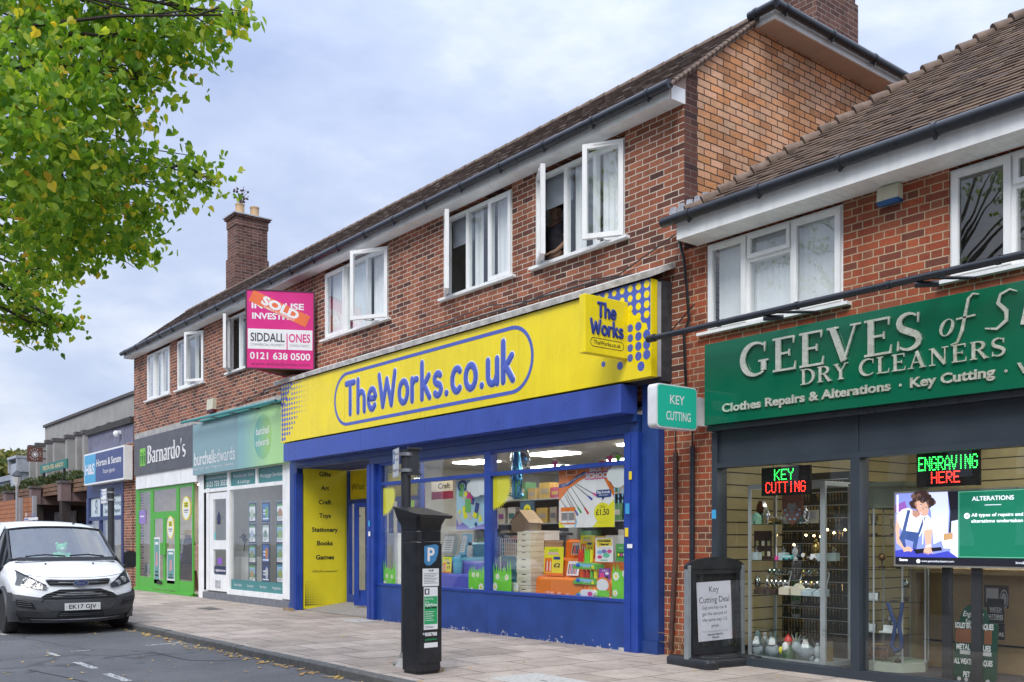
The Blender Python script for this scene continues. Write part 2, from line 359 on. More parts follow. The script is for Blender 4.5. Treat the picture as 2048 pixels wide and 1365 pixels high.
def tilemat(name,cols,lichen,amt):
 m=bpy.data.materials.new(name);m.use_nodes=True;t=m.node_tree;p=t.nodes['Principled BSDF'];L=t.links.new
 g=_n(t,'ShaderNodeNewGeometry');rp=_n(t,'ShaderNodeValToRGB');el=rp.color_ramp.elements
 while len(el)<len(cols):el.new(.5)
 for i,c in enumerate(cols):el[i].position=i/(len(cols)-1);el[i].color=(*c,1)
 L(g.outputs['Random Per Island'],rp.inputs[0])
 tc=_n(t,'ShaderNodeTexCoord');n=_n(t,'ShaderNodeTexNoise');n.inputs['Scale'].default_value=5;n.inputs['Detail'].default_value=8;n.inputs['Roughness'].default_value=.7;L(tc.outputs['Object'],n.inputs['Vector'])
 mr=_n(t,'ShaderNodeMapRange');mr.inputs[1].default_value=.62-amt;mr.inputs[2].default_value=.72-amt*.5;L(n.outputs['Fac'],mr.inputs[0]);mr.inputs[4].default_value=.75
 mi=_n(t,'ShaderNodeMix',data_type='RGBA');L(mr.outputs[0],mi.inputs[0]);L(rp.outputs[0],mi.inputs[6]);mi.inputs[7].default_value=(*lichen,1);L(mi.outputs[2],p.inputs['Base Color'])
 p.inputs['Roughness'].default_value=.85;p.inputs['Specular IOR Level'].default_value=.25
 n2=_n(t,'ShaderNodeTexNoise');n2.inputs['Scale'].default_value=90;L(tc.outputs['Object'],n2.inputs['Vector'])
 b=_n(t,'ShaderNodeBump');b.inputs['Strength'].default_value=.4;b.inputs['Distance'].default_value=.006;L(n2.outputs['Fac'],b.inputs['Height']);L(b.outputs[0],p.inputs['Normal'])
 _M[name]=m;return m
T_WORKS=tilemat('brown_roof_tile',[(.105,.080,.070),(.14,.105,.09),(.18,.132,.112),(.13,.102,.092)],(.17,.14,.08),-.06)
T_GEEV=tilemat('mossy_roof_tile',[(.075,.052,.040),(.12,.080,.055),(.16,.105,.070),(.095,.068,.055)],(.21,.17,.08),.03)
T_RIDGE=pm('weathered_ridge_tile',(.17,.12,.09),.9,var=.3,scale=9,bump=.4)

# ================================================================ ground
def ground_mats():
 m=bpy.data.materials.new('asphalt');m.use_nodes=True;t=m.node_tree;p=t.nodes['Principled BSDF'];L=t.links.new
 tc=_n(t,'ShaderNodeTexCoord')
 n1=_n(t,'ShaderNodeTexNoise');n1.inputs['Scale'].default_value=130;n1.inputs['Detail'].default_value=3;L(tc.outputs['Object'],n1.inputs[0])
 n2=_n(t,'ShaderNodeTexNoise');n2.inputs['Scale'].default_value=.7;n2.inputs['Detail'].default_value=6;n2.inputs['Roughness'].default_value=.65;L(tc.outputs['Object'],n2.inputs[0])
 v=_n(t,'ShaderNodeTexVoronoi');v.inputs['Scale'].default_value=75;L(tc.outputs['Object'],v.inputs[0])
 r1=_n(t,'ShaderNodeValToRGB');r1.color_ramp.elements[0].position=.3;r1.color_ramp.elements[0].color=(.050,.052,.057,1);r1.color_ramp.elements[1].position=.75;r1.color_ramp.elements[1].color=(.17,.172,.175,1);L(n1.outputs['Fac'],r1.inputs[0])
 mr=_n(t,'ShaderNodeMapRange');mr.inputs[1].default_value=.3;mr.inputs[2].default_value=.7;mr.inputs[3].default_value=.72;mr.inputs[4].default_value=1.25;L(n2.outputs['Fac'],mr.inputs[0])
 sc=_n(t,'ShaderNodeVectorMath',operation='SCALE');L(r1.outputs[0],sc.inputs[0]);L(mr.outputs[0],sc.inputs['Scale'])
 # hairline cracks
 vc=_n(t,'ShaderNodeTexVoronoi',feature='DISTANCE_TO_EDGE');vc.inputs['Scale'].default_value=.32;nv=_n(t,'ShaderNodeTexNoise');nv.inputs['Scale'].default_value=1.6;nv.inputs['Detail'].default_value=5
 L(tc.outputs['Object'],nv.inputs[0]);ad=_n(t,'ShaderNodeMix',data_type='VECTOR');ad.inputs[0].default_value=.28;L(tc.outputs['Object'],ad.inputs[4]);L(nv.outputs['Color'],ad.inputs[5]);L(ad.outputs[1],vc.inputs['Vector'])
 lt=_n(t,'ShaderNodeMapRange');lt.inputs[1].default_value=.0;lt.inputs[2].default_value=.006;lt.inputs[3].default_value=.45;lt.inputs[4].default_value=1;L(vc.outputs['Distance'],lt.inputs[0])
 s2=_n(t,'ShaderNodeVectorMath',operation='SCALE');L(sc.outputs[0],s2.inputs[0]);L(lt.outputs[0],s2.inputs['Scale']);L(s2.outputs[0],p.inputs['Base Color'])
 p.inputs['Roughness'].default_value=.82;b=_n(t,'ShaderNodeBump');b.inputs['Strength'].default_value=.6;b.inputs['Distance'].default_value=.006;L(v.outputs['Distance'],b.inputs['Height']);L(b.outputs[0],p.inputs['Normal'])
 # concrete paving flags, courses running across the pavement
 q=bpy.data.materials.new('paving_flags');q.use_nodes=True;t=q.node_tree;p=t.nodes['Principled BSDF'];L=t.links.new
 tc=_n(t,'ShaderNodeTexCoord');sp=_n(t,'ShaderNodeSeparateXYZ');L(tc.outputs['Object'],sp.inputs[0]);cb=_n(t,'ShaderNodeCombineXYZ');L(sp.outputs[1],cb.inputs[0]);L(sp.outputs[0],cb.inputs[1])
 nw=_n(t,'ShaderNodeTexNoise');nw.inputs['Scale'].default_value=1.5;L(tc.outputs['Object'],nw.inputs[0]);s0=_n(t,'ShaderNodeVectorMath',operation='SCALE');s0.inputs['Scale'].default_value=.03;L(nw.outputs['Color'],s0.inputs[0]);a0=_n(t,'ShaderNodeVectorMath',operation='ADD');L(cb.outputs[0],a0.inputs[0]);L(s0.outputs[0],a0.inputs[1])
 br=_n(t,'ShaderNodeTexBrick',offset=.5);L(a0.outputs[0],br.inputs['Vector'])
 for k,vv in(('Scale',1),('Mortar Size',.0085),('Mortar Smooth',.2),('Brick Width',.76),('Row Height',.615),('Bias',0)):br.inputs[k].default_value=vv
 br.inputs['Color1'].default_value=(.345,.285,.235,1);br.inputs['Color2'].default_value=(.475,.40,.34,1);br.inputs['Mortar'].default_value=(.07,.058,.05,1)
 n1=_n(t,'ShaderNodeTexNoise');n1.inputs['Scale'].default_value=2.2;n1.inputs['Detail'].default_value=8;n1.inputs['Roughness'].default_value=.7;L(tc.outputs['Object'],n1.inputs[0])
 mr=_n(t,'ShaderNodeMapRange');mr.inputs[1].default_value=.3;mr.inputs[2].default_value=.72;mr.inputs[3].default_value=.66;mr.inputs[4].default_value=1.18;L(n1.outputs['Fac'],mr.inputs[0])
 sc=_n(t,'ShaderNodeVectorMath',operation='SCALE');L(br.outputs['Color'],sc.inputs[0]);L(mr.outputs[0],sc.inputs['Scale'])
 n3=_n(t,'ShaderNodeTexNoise');n3.inputs['Scale'].default_value=26;n3.inputs['Detail'].default_value=4;L(tc.outputs['Object'],n3.inputs[0])
 m3=_n(t,'ShaderNodeMapRange');m3.inputs[1].default_value=.63;m3.inputs[2].default_value=.68;m3.inputs[3].default_value=1;m3.inputs[4].default_value=.62;L(n3.outputs['Fac'],m3.inputs[0])
 s3=_n(t,'ShaderNodeVectorMath',operation='SCALE');L(sc.outputs[0],s3.inputs[0]);L(m3.outputs[0],s3.inputs['Scale']);
 vg=_n(t,'ShaderNodeTexVoronoi');vg.inputs['Scale'].default_value=3.2;L(tc.outputs['Object'],vg.inputs['Vector']);rg=_n(t,'ShaderNodeMapRange');rg.inputs[1].default_value=.07;rg.inputs[2].default_value=.10;rg.inputs[3].default_value=.62;rg.inputs[4].default_value=1;L(vg.outputs['Distance'],rg.inputs[0])
 s4=_n(t,'ShaderNodeVectorMath',operation='SCALE');L(s3.outputs[0],s4.inputs[0]);L(rg.outputs[0],s4.inputs['Scale']);L(s4.outputs[0],p.inputs['Base Color']);p.inputs['Roughness'].default_value=.85
 hh=_n(t,'ShaderNodeMath',operation='MULTIPLY_ADD');hh.inputs[1].default_value=-1;L(br.outputs['Fac'],hh.inputs[0]);L(n3.outputs['Fac'],hh.inputs[2])
 b=_n(t,'ShaderNodeBump');b.inputs['Strength'].default_value=.5;b.inputs['Distance'].default_value=.006;L(hh.outputs[0],b.inputs['Height']);L(b.outputs[0],p.inputs['Normal'])
 return m,q
ASPH,FLAG=ground_mats()
ROADZ=-.09
b=MB();b.rect(Fr((0,0,ROADZ),(1,0,0),(0,1,0)),-400,400,-400,400);struct(b.build('road',ASPH))
KERB=pm('kerb_stone',(.115,.115,.11),.85,var=.25,scale=14,bump=.5)
b=MB();b.box(-60,30,-3.58,3,ROADZ-.2,0);struct(b.build('pavement',FLAG))
b=MB()
x=-60.0
while x<30:
 w=.905;dz=random.uniform(-.004,.004);dy=random.uniform(-.004,.004)
 b.prism(Fr((x+.006,0,0),(0,1,0),(0,0,1)),[(-3.70+dy,ROADZ-.1),(-3.58,ROADZ-.1),(-3.58,.004+dz),(-3.685+dy,.003+dz),(-3.70+dy,-.012+dz)],0,w-.012);x+=w
struct(b.build('kerb',KERB))
PAINT=pm('worn_road_paint',(.48,.48,.46),.8,var=.35,scale=25)
_t=PAINT.node_tree;_nn=_n(_t,'ShaderNodeTexNoise');_nn.inputs['Scale'].default_value=30;_nn.inputs['Detail'].default_value=6;_c=_n(_t,'ShaderNodeTexCoord');_r=_n(_t,'ShaderNodeMapRange');_r.inputs[1].default_value=.38;_r.inputs[2].default_value=.5
_t.links.new(_c.outputs['Object'],_nn.inputs['Vector']);_t.links.new(_nn.outputs['Fac'],_r.inputs[0]);_t.links.new(_r.outputs[0],_t.nodes['Principled BSDF'].inputs['Alpha'])
b=MB();gz=ROADZ+.004
def mark(p0,p1,w):
 a=atz(*p0,ROADZ);c=atz(*p1,ROADZ);d=(c-a).normalized();n=Vector((-d.y,d.x,0))*w/2
 pts=[a+n,a-n,c-n,c+n];b.q(*[(p.x,p.y,gz)for p in pts])
for p0,p1,w in(((152,1325),(190,1338),.09),((212,1348),(256,1363),.09),((97,1306),(117,1313),.06),((291,1292),(362,1286),.07),((141,1304),(182,1301),.04),((0,1268),(12,1271),.09)):mark(p0,p1,w)
struct(b.build('road_markings',PAINT))
b=MB();g_=Fr((0,0,gz-.001),(1,0,0),(0,1,0))
for pix in(((209,1316),(305,1306),(331,1311),(356,1318),(381,1322),(430,1322),(487,1320)),((60,1340),(120,1352),(170,1365))):b.ribbon(g_,[(q.x+random.uniform(-.03,.03),q.y+random.uniform(-.03,.03))for q in[atz(*k,ROADZ)for k in pix]],.018,-.002,0)
struct(b.build('road_crack',pm('crack_tar',(.018,.018,.018),.9)))
# inspection covers let into the paving
def cover(name,label,px,py,w,h,mt,slot=False):
 p=atz(px,py);b=MB();b.box(p.x-w/2,p.x+w/2,p.y-h/2,p.y+h/2,0,.005)
 o=thing(name,label,'manhole cover',(p.x,p.y,0));b.build('plate',mt,o)
 if slot:c=MB();c.box(p.x-.05,p.x+.05,p.y-.012,p.y+.012,.005,.007);c.build('slot',BLK,o)
COVM=pm('pale_concrete_cover',(.47,.46,.43),.85,var=.22,scale=30,bump=.5)
cover('inspection_cover','large pale speckled concrete inspection cover in the paving beside the parking meter',1088,1363,1.0,.62,COVM,True)
cover('inspection_cover','small pale inspection cover set in the paving by the bookshop entrance',718,1242,.55,.42,COVM,True)
cover('drain_cover','dark iron drain cover let into the pavement near the green shopfront',420,1218,.7,.3,pm('iron_cover',(.10,.09,.085),.7,var=.3,scale=20,bump=.6))

# ================================================================ upvc casement windows
def sash(mb,fr,x0,x1,y0,y1,w=.058,d0=0,d1=.05):
 mb.fbox(fr,x0,x1,y1-w,y1,d0,d1);mb.fbox(fr,x0,x1,y0,y0+w,d0,d1)
 mb.fbox(fr,x0,x0+w,y0+w,y1-w,d0,d1);mb.fbox(fr,x1-w,x1,y0+w,y1-w,d0,d1)
CURT=pm('net_curtain',(.84,.85,.87),.9,var=.06,scale=3)
BLIND=pm('grey_roller_blind',(.40,.43,.47),.85,var=.05)
def casement(root,x0,x1,y0,y1,lights,label=None,sill=True):
 """lights: list of (width share, kind) kind: fixed / shut / left / right (hinge side of an open sash) / split"""
 f=Fr((0,.05,0),(1,0,0));mb=MB();W_=x1-x0
 mb.fbox(f,x0,x1,y1-.05,y1,-.05,.03);mb.fbox(f,x0,x1,y0,y0+.05,-.05,.03)
 mb.fbox(f,x0,x0+.05,y0+.05,y1-.05,-.05,.03);mb.fbox(f,x1-.05,x1,y0+.05,y1-.05,-.05,.03)
 tot=sum(l[0]for l in lights);xa=x0;subs=[];panes=MB()
 for i,(s,kind)in enumerate(lights):
  xb=xa+W_*s/tot
  if i:mb.fbox(f,xa-.028,xa+.028,y0+.05,y1-.05,-.05,.03)
  l,r=xa+(.05 if i==0 else .028),xb-(.05 if i==len(lights)-1 else .028)
  if kind=='fixed':panes.rect(f,l,r,y0+.05,y1-.05,0)
  elif kind=='split':
   ym=y0+(y1-y0)*.70;mb.fbox(f,l,r,ym-.025,ym+.025,-.05,.03)
   sb=MB();sash(sb,f,l-.012,r+.012,ym+.012,y1-.038,.042,.031,.062);subs.append(('sash',sb,None));panes.rect(f,l,r,y0+.05,ym-.025,0);panes.rect(f,l+.03,r-.03,ym+.05,y1-.07,.012)
  elif kind=='shut':
   sb=MB();sash(sb,f,l-.02,r+.02,y0+.03,y1-.03,.06,.031,.066)
   sb.fbox(f,(l+r)/2-.13,(l+r)/2+.13,y1-.058,y1-.046,.066,.075);subs.append(('sash',sb,None));panes.rect(f,l+.03,r-.03,y0+.08,y1-.08,.035)
  else:
   w=r-l+.04;ang=R(33)if kind=='left' else R(30)
   O=(l-.02,.05-.034,0)if kind=='left' else(r+.02-w*math.cos(ang),.05-.034-w*math.sin(ang),0)
   rv=(math.cos(ang),-math.sin(ang),0)if kind=='left' else(math.cos(ang),math.sin(ang),0)
   g=Fr(O,rv);sb=MB();sash(sb,g,0,w,y0+.03,y1-.03,.062,-.02,.045)
   sb.fbox(g,w/2-.12,w/2+.12,y1-.062,y1-.048,.045,.054)
   subs.append(('sash',sb,None));pg=MB();pg.rect(g,.05,w-.05,y0+.08,y1-.08,.01);subs.append(('pane',pg,GLS))
   st=MB();st.tube([g.p(w*.35,y0+.02,0),(l+(r-l)*.5,.02,y0+.03)],.008,5);subs.append(('stay',st,LEAD))
  xa=xb
 w=mb.build('window',UPVC,root)
 if label:w['label']=label
 WM[w.name]=Matrix.Identity(4)
 def sub(n,m,mt):o=m.build(n,mt,None);o.parent=w;o.matrix_parent_inverse=WM[root.name].copy()if False else Matrix.Identity(4);return o
 # the window mesh sits at world coordinates, so its children use the identity
 sub('pane',panes,GLS)
 for n,m,mt in subs:sub(n,m,mt or UPVC)
 if sill:s=MB();s.box(x0-.09,x1+.09,-.075,.0,y0-.035,y0-.002);sub('sill',s,WHITEP)
 return w
def curtain(root,x0,x1,y0,y1,Y,mt,amp=.02,pitch=.11):
 mb=MB();n=max(4,int((x1-x0)/.02));pts=[(x0+(x1-x0)*i/n,Y+amp*math.sin(2*math.pi*(x0+(x1-x0)*i/n)/pitch))for i in range(n+1)]
 for a,c in zip(pts,pts[1:]):mb.q((a[0],a[1],y0),(c[0],c[1],y0),(c[0],c[1],y1),(a[0],a[1],y1))
 return mb.build('curtain',mt,root,smooth=60)

# ================================================================ tiled slopes
def tile_slope(mb,y0,z0,tan,n,xl,xr,gauge=.1,tw=.165,lap=.013):
 """courses of plain tiles on a slope that climbs with Y; xl / xr give the ends of a course at depth Y"""
 c=1/math.sqrt(1+tan*tan);sB=Vector((0,c,tan*c));N=Vector((0,-tan*c,c))
 for k in range(n):
  s=k*gauge;P=Vector((0,y0,z0))+sB*s;a,e=xl(P.y),xr(P.y);x=a-(tw/2 if k%2 else 0)
  while x<e:
   x0,x1=max(x,a),min(x+tw-.003,e);x+=tw
   if x1-x0<.02:continue
   h=lap+random.uniform(-.003,.006);r=random.uniform(-.004,.004);jl=random.uniform(-.004,.004)
   p0=P+sB*jl+N*(h+.006);p1=P+sB*jl+N*(h+r+.006);t=sB*(gauge*1.15);q=N*(h-.002)
   mb.raw([(x0,*p0.yz),(x1,*p1.yz),(x1,*(p1+t-q).yz),(x0,*(p0+t-q).yz),(x0,*(p0-N*.014).yz),(x1,*(p1-N*.014).yz),(x0,*(p0+t-q-N*.012).yz),(x1,*(p1+t-q-N*.012).yz)],
                   [(0,1,2,3),(4,5,1,0),(6,4,0,3),(5,7,2,1)])
def gutter(mb,p0,p1,r=.056,step=.95,first=.4):
 p0,p1=Vector(p0),Vector(p1);d=(p1-p0);L=d.length;d.normalize()
 mb.tube([p0,p1],r,14);s=first
 while s<L:
  q=p0+d*s;mb.tube([q-d*.022,q+d*.022],r*1.14,14);mb.tube([q+d*.0-Vector((0,0,r)),q+Vector((d.y*-.06 if False else 0,0,0))-Vector((0,0,r+.035))],[.03,.012],6);s+=step

# ================================================================ the long brick terrace
XL,XR=-28.18,-7.67
terr=thing('brick_building','long red brick terrace with brown tiled roof and white casement windows above the shops','building',(-18,4,0))
OPEN=[(-27.03,-25.22),(-24.67,-22.85),(-21.35,-19.6),(-16.67,-14.35),(-12.645,-10.93),(-10.38,-8.65)]
mb=MB();fy=FY(0)
wall(mb,fy,XL,XR,0,6.53,[(a,c,5.20,6.53)for a,c in OPEN]+[(-27.75,-7.98,-.0,3.12),(-7.98,XR,0,3.12)],.14)
mb.build('wall',B_FRONT,terr)
mb=MB();mb.q((-7.98,0,0),(XR,0,0),(XR,0,3.12),(-7.98,0,3.12));mb.q((-7.98,0,0),(-7.98,0,3.12),(-7.98,.14,3.12),(-7.98,.14,0));mb.build('pier',B_GEEV,terr)
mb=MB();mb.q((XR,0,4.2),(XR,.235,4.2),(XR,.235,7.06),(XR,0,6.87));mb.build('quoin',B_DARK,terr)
mb=MB();mb.q((XR,.235,0),(XR,8.5,0),(XR,8.5,7.86),(XR,1.25,7.86),(XR,.235,7.06))
mb.q((XR,0,0),(XR,.235,0),(XR,.235,4.2),(XR,0,4.2));mb.build('gable_wall',B_ORANGE,terr)
mb=MB();mb.q((XL,0,0),(XL,8.5,0),(XL,8.5,7.9),(XL,1.36,7.9),(XL,0,6.6));mb.q((XL,8.5,0),(XR,8.5,0),(XR,8.5,7.9),(XL,8.5,7.9));mb.build('rear_wall',B_DARK,terr)
TAN=.795
mb=MB();tile_slope(mb,-.30,6.66,TAN,23,lambda y:XL-.1,lambda y:XR+.05)
mb.build('roof',T_WORKS,terr)
mb=MB()
x=XL-.1
while x<XR:mb.tube([(x,1.56,8.095),(x+.29,1.56,8.095)],[.075,.083],10);x+=.3
mb.build('ridge',T_RIDGE,terr,smooth=40)
mb=MB();mb.box(XL,XR+.28,1.38,8.8,7.865,7.95);mb.q((XL,-.28,6.63),(XR,-.28,6.63),(XR,1.57,8.07),(XL,1.57,8.07));mb.q((XL,1.57,8.07),(XR,1.57,8.07),(XR,1.6,7.94),(XL,1.6,7.94));mb.build('flat_roof',DARKIN,terr)
mb=MB()
for k in range(25):
 s=k*.093;c=1/math.sqrt(1+TAN*TAN);P=Vector((XR+.012,-.29+s*c,6.655+s*TAN*c));dd=Vector((0,c,TAN*c))
 mb.tube([P+Vector((.03,0,random.uniform(-.006,.006))),P+dd*.12+Vector((.03,0,.006))],[.036,.022],7)
mb.build('verge',T_RIDGE,terr,smooth=40)
mb=MB();mb.q((XR+.003,-.2,6.67),(XR+.003,1.30,7.855),(XR+.003,1.33,7.94),(XR+.003,-.24,6.70));mb.q((XR+.0025,-.245,6.53),(XR+.0025,.03,6.53),(XR+.0025,.03,6.90),(XR+.0025,-.245,6.69));mb.build('verge_mortar',pm('verge_mortar',(.40,.30,.25),.9),terr)
mb=MB();mb.box(XL-.12,XR,-.25,-.225,6.53,6.685);mb.box(XR-.012,XR+.004,-.2245,.012,6.528,6.70)
mb.build('fascia_board',WHITEP,terr)
mb=MB();mb.box(XL-.12,XR-.014,-.2245,-.002,6.53,6.545);mb.build('soffit',WHITEP,terr)
mb=MB();gutter(mb,(XL-.12,-.315,6.655),(XR+.06,-.315,6.655),.057);mb.build('gutter',GUT,terr,smooth=40)
mb=MB();mb.box(XR+.285,XR+.31,1.33,8.8,7.86,7.99);mb.box(XR+.002,XR+.2845,1.33,1.355,7.86,7.99);mb.build('fascia_board',WHITEP,terr)
mb=MB();mb.q((XR,1.356,7.858),(XR+.285,1.356,7.858),(XR+.285,8.8,7.858),(XR,8.8,7.858));mb.box(XR+.001,XR+.284,2.42,2.426,7.853,7.858);mb.build('soffit',pm('beige_soffit_board',(.56,.42,.34),.8,var=.07),terr)
mb=MB();gutter(mb,(XR+.38,1.25,7.985),(XR+.38,8.8,7.985),.058,1.0,.2);gutter(mb,(XR-.02,1.25,7.985),(XR+.38,1.25,7.985),.058,2,.1);mb.build('gutter',GUT,terr,smooth=40)
# chimneys
def chimney(x0,x1,y0,y1,z0,zt,pots,steps=True):
 mb=MB();o=.03
 mb.box(x0,x1,y0,y1,z0,zt-1.15);mb.box(x0+o,x1-o,y0+o,y1-o,zt-1.15,zt-.32)
 mb.box(x0+.01,x1-.01,y0+.01,y1-.01,zt-.32,zt-.09);mb.box(x0-.035,x1+.035,y0-.035,y1+.035,zt-.09,zt-.03)
 c=mb.build('chimney',B_CHIM,terr);WM[c.name]=Matrix.Identity(4)
 cap=MB();cap.box(x0-.07,x1+.07,y0-.07,y1+.07,zt-.03,zt);cap.build('capping',LEAD,None).parent=c
 for(px,py)in pots:
  p=MB();p.lathe((px,py,zt),[(.135,0),(.135,.02),(.12,.04),(.118,.30),(.128,.31),(.128,.35),(.10,.35),(.10,.1)],18);p.build('chimney_pot',pm('clay_pot',(.52,.36,.20),.8,var=.12),None,smooth=40).parent=c
 return c
chimney(-25.46,-24.80,1.6,2.55,7.0,10.15,[(-25.13,1.86),(-25.13,2.28)])
pl=thing('chimney_weed','small reddish weed growing out of the taller chimney pot','weed',(-25.13,1.86,10.5));r_=np.random.default_rng(4);mb=MB()
for k in range(9):e_=Vector((r_.uniform(-.22,.22),r_.uniform(-.25,.3),r_.uniform(.15,.5)));mb.tube([(-25.13,1.86,10.3),(-25.13+e_.x*.4,1.86+e_.y*.4,10.45+e_.z*.6),(-25.13+e_.x,1.86+e_.y,10.45+e_.z)],[.012,.01,.006],4)
mb.build('stem',pm('reddish_stem',(.12,.06,.06),.9),pl);mb=MB();[mb.ell((-25.13+r_.uniform(-.2,.2),1.86+r_.uniform(-.2,.25),10.5+r_.uniform(.05,.42)),.035,.035,.03,6)for _ in range(22)];mb.build('leaves',pm('reddish_leaf',(.10,.07,.06),.9),pl)
chimney(-8.85,-8.17,3.4,4.48,7.9,10.6,[(-8.5,3.9)])
# upper windows
K=[('shut','fixed','shut'),('shut','fixed','right'),('left','fixed','shut'),('shut','fixed','right'),('left','fixed','shut'),('left','fixed','right')]
for(a,c),k in zip(OPEN,K):casement(terr,a,c,5.20,6.47,[(1,k[0]),(1,k[1]),(1,k[2])])
# rooms behind the upper windows
mb=MB();mb.box(XL+.05,XR-.05,.16,8.4,3.12,4.3);mb.box(XL+.05,XR-.05,3.2,3.3,4.3,6.6);mb.box(XL+.05,XR-.05,.16,3.2,6.56,6.6)
for x in(-22.2,-18.2,-13.4):mb.box(x,x+.1,.16,3.2,4.3,6.56)
mb.build('upper_floor',PLAST,terr)
def win_dress(a,c,kinds):
 w=(c-a)/3
 for i,k in enumerate(kinds):
  l,r=a+w*i+.06,a+w*(i+1)-.06
  if k=='net':curtain(terr,l,r,5.22,6.45,.135,CURT,.012)
  if k=='side':curtain(terr,l,l+w*.38,5.22,6.45,.15,CURT,.014)
  if k=='blind':
   m=MB();m.box(l-.06,r+.06,.16,.165,6.03,6.45);m.tube([(l-.06,.16,6.03),(r+.06,.16,6.03)],.01,6);m.build('roller_blind',BLIND,terr)
for(a,c),k in zip(OPEN,[('net','net','net'),('side','','net'),('','side',''),('net','net','net'),('blind','side','net'),('blind','side','net')]):win_dress(a,c,k)
# ground floor partitions
mb=MB()
for x in(-23.22,-18.02,XR-.16):mb.box(x-.06,x+.06,.1,8.4,0,3.12)
mb.box(XL+.05,XR-.05,8.2,8.3,0,3.12);mb.build('partition',PLAST,terr)
# white flashing strip along the top of the shop signs, and stained render below it
mb=MB();mb.prism(Fr((-18.0,0,0),(0,1,0)),[(-.43,4.445),(0,4.63),(0,4.70),(-.45,4.515)],0,10.2);mb.build('flashing',pm('old_white_render',(.62,.60,.57),.85,var=.3,scale=10,bump=.5),terr)
mb=MB();mb.box(-27.95,-18.05,-.05,-.002,4.18,4.36);mb.build('cornice',CONC,terr)
# efflorescence on the left edge of the wall: a stain with its own outline
mb=MB();mb.flat(fy,[(-28.1,4.3),(-27.75,4.4),(-27.6,5.0),(-27.5,5.3),(-27.65,5.7),(-27.85,5.9),(-28.0,5.3)],.002)
def stain_mat():
 m=bpy.data.materials.new('lime_stain');m.use_nodes=True;t=m.node_tree;p=t.nodes['Principled BSDF'];L=t.links.new
 p.inputs['Base Color'].default_value=(.6,.57,.54,1);p.inputs['Roughness'].default_value=.9
 tc=_n(t,'ShaderNodeTexCoord');n=_n(t,'ShaderNodeTexNoise');n.inputs['Scale'].default_value=6;n.inputs['Detail'].default_value=8;n.inputs['Roughness'].default_value=.75;L(tc.outputs['Object'],n.inputs[0])
 r=_n(t,'ShaderNodeMapRange');r.inputs[1].default_value=.5;r.inputs[2].default_value=.7;r.inputs[4].default_value=.6;L(n.outputs['Fac'],r.inputs[0]);L(r.outputs[0],p.inputs['Alpha']);return m
mb.build('lime_stain',stain_mat(),terr)

# ================================================================ the dry cleaner's building
gee=thing('brick_building','lower bright red brick building with hipped mossy tiled roof above the dry cleaner','building',(0,4,0))
GXR=9.0
GW=[(-7.33,-5.56),(-4.466,-2.7),(-1.4,.4)]
mb=MB();wall(mb,FY(0),XR,GXR,0,4.80,[(a,c,3.77,4.80)for a,c in GW]+[(-7.18,GXR-.3,0,3.4)],.14);mb.q((GXR,0,0),(GXR,8,0),(GXR,8,4.8),(GXR,0,4.8));mb.q((XR,8,0),(GXR,8,0),(GXR,8,4.8),(XR,8,4.8));mb.build('wall',B_GEEV,gee)
mb=MB();HX=-7.31
tile_slope(mb,-.40,5.03,.79,54,lambda y:HX+(y+.35),lambda y:GXR+.3-max(0,y+.4))
mb.q((HX,-.38,5.02),(HX+4.3,3.9,8.38),(HX,8.2,5.02),(HX,4,5.02));mb.q((HX+4.3,3.9,8.38),(GXR-4,3.9,8.38),(GXR,8.2,5.02),(HX,8.2,5.02))
mb.q((HX,-.37,5.0),(GXR+.3,-.37,5.0),(GXR-4,3.9,8.36),(HX+4.3,3.9,8.36))
mb.q((XR+.005,-.42,5.02),(HX+.02,-.42,5.02),(HX+.02,.2,5.16),(XR+.005,.2,5.22));mb.build('roof',T_GEEV,gee)
mb=MB()
for k in range(34):
 s=k*.13;P=Vector((HX+s,-.35+s,5.06+s*.79));d=Vector((1,1,.79)).normalized()
 mb.tube([P-d*.02+Vector((0,0,.028)),P+d*.19],[.082,.064],10)
mb.build('hip_tiles',T_RIDGE,gee,smooth=40)
mb=MB();mb.box(-7.46,GXR,-.365,-.34,4.80,5.0);mb.box(-7.46,-7.44,-.339,-.002,4.80,5.0);mb.build('fascia_board',WHITEP,gee)
mb=MB();mb.box(-7.438,GXR,-.339,-.002,4.80,4.812)
for i in range(60):mb.box(-7.4+i*.1,-7.385+i*.1,-.33,-.02,4.797,4.80)
mb.build('soffit',WHITEP,gee)
mb=MB();gutter(mb,(-7.62,-.43,5.02),(GXR,-.43,5.0),.058);mb.build('gutter',GUT,gee,smooth=40)
mb=MB()
for k in range(5):
 y=-.30+k*.14;z=5.08+k*.075;mb.q((XR+.012+.002*k,y,z),(XR+.012+.002*k,y+.17,z+.02),(XR+.012+.002*k,y+.15,z+.20),(XR+.012+.002*k,y+.05,z+.17))
mb.q((XR+.02,-.2,5.13),(HX+.1,-.2,5.09),(HX+.35,.25,5.36),(XR+.02,.35,5.32));mb.build('flashing',LEAD,gee)
for i,(a,c)in enumerate(GW):casement(gee,a,c,3.77,4.78,[(.32,'shut'),(.33,'split'),(.35,'shut')])
mb=MB();mb.box(XR+.05,GXR-.05,.16,7.9,3.15,3.3);mb.box(XR+.05,GXR-.05,2.4,2.5,3.3,4.9);mb.box(XR+.05,GXR-.05,.16,2.4,4.85,4.95);mb.build('upper_floor',PLAST,gee)
for a,c in GW[:1]:
 n=22
 for i in range(n):
  if i in(7,):continue
 m=MB()
 for i in range(n):
  x=a+.08+(c-a-.1)*i/n;m.q((x,.13,3.80),(x+.075,.15,3.80),(x+.075,.15,4.75),(x,.13,4.75))
 m.build('vertical_blind',CURT,gee)
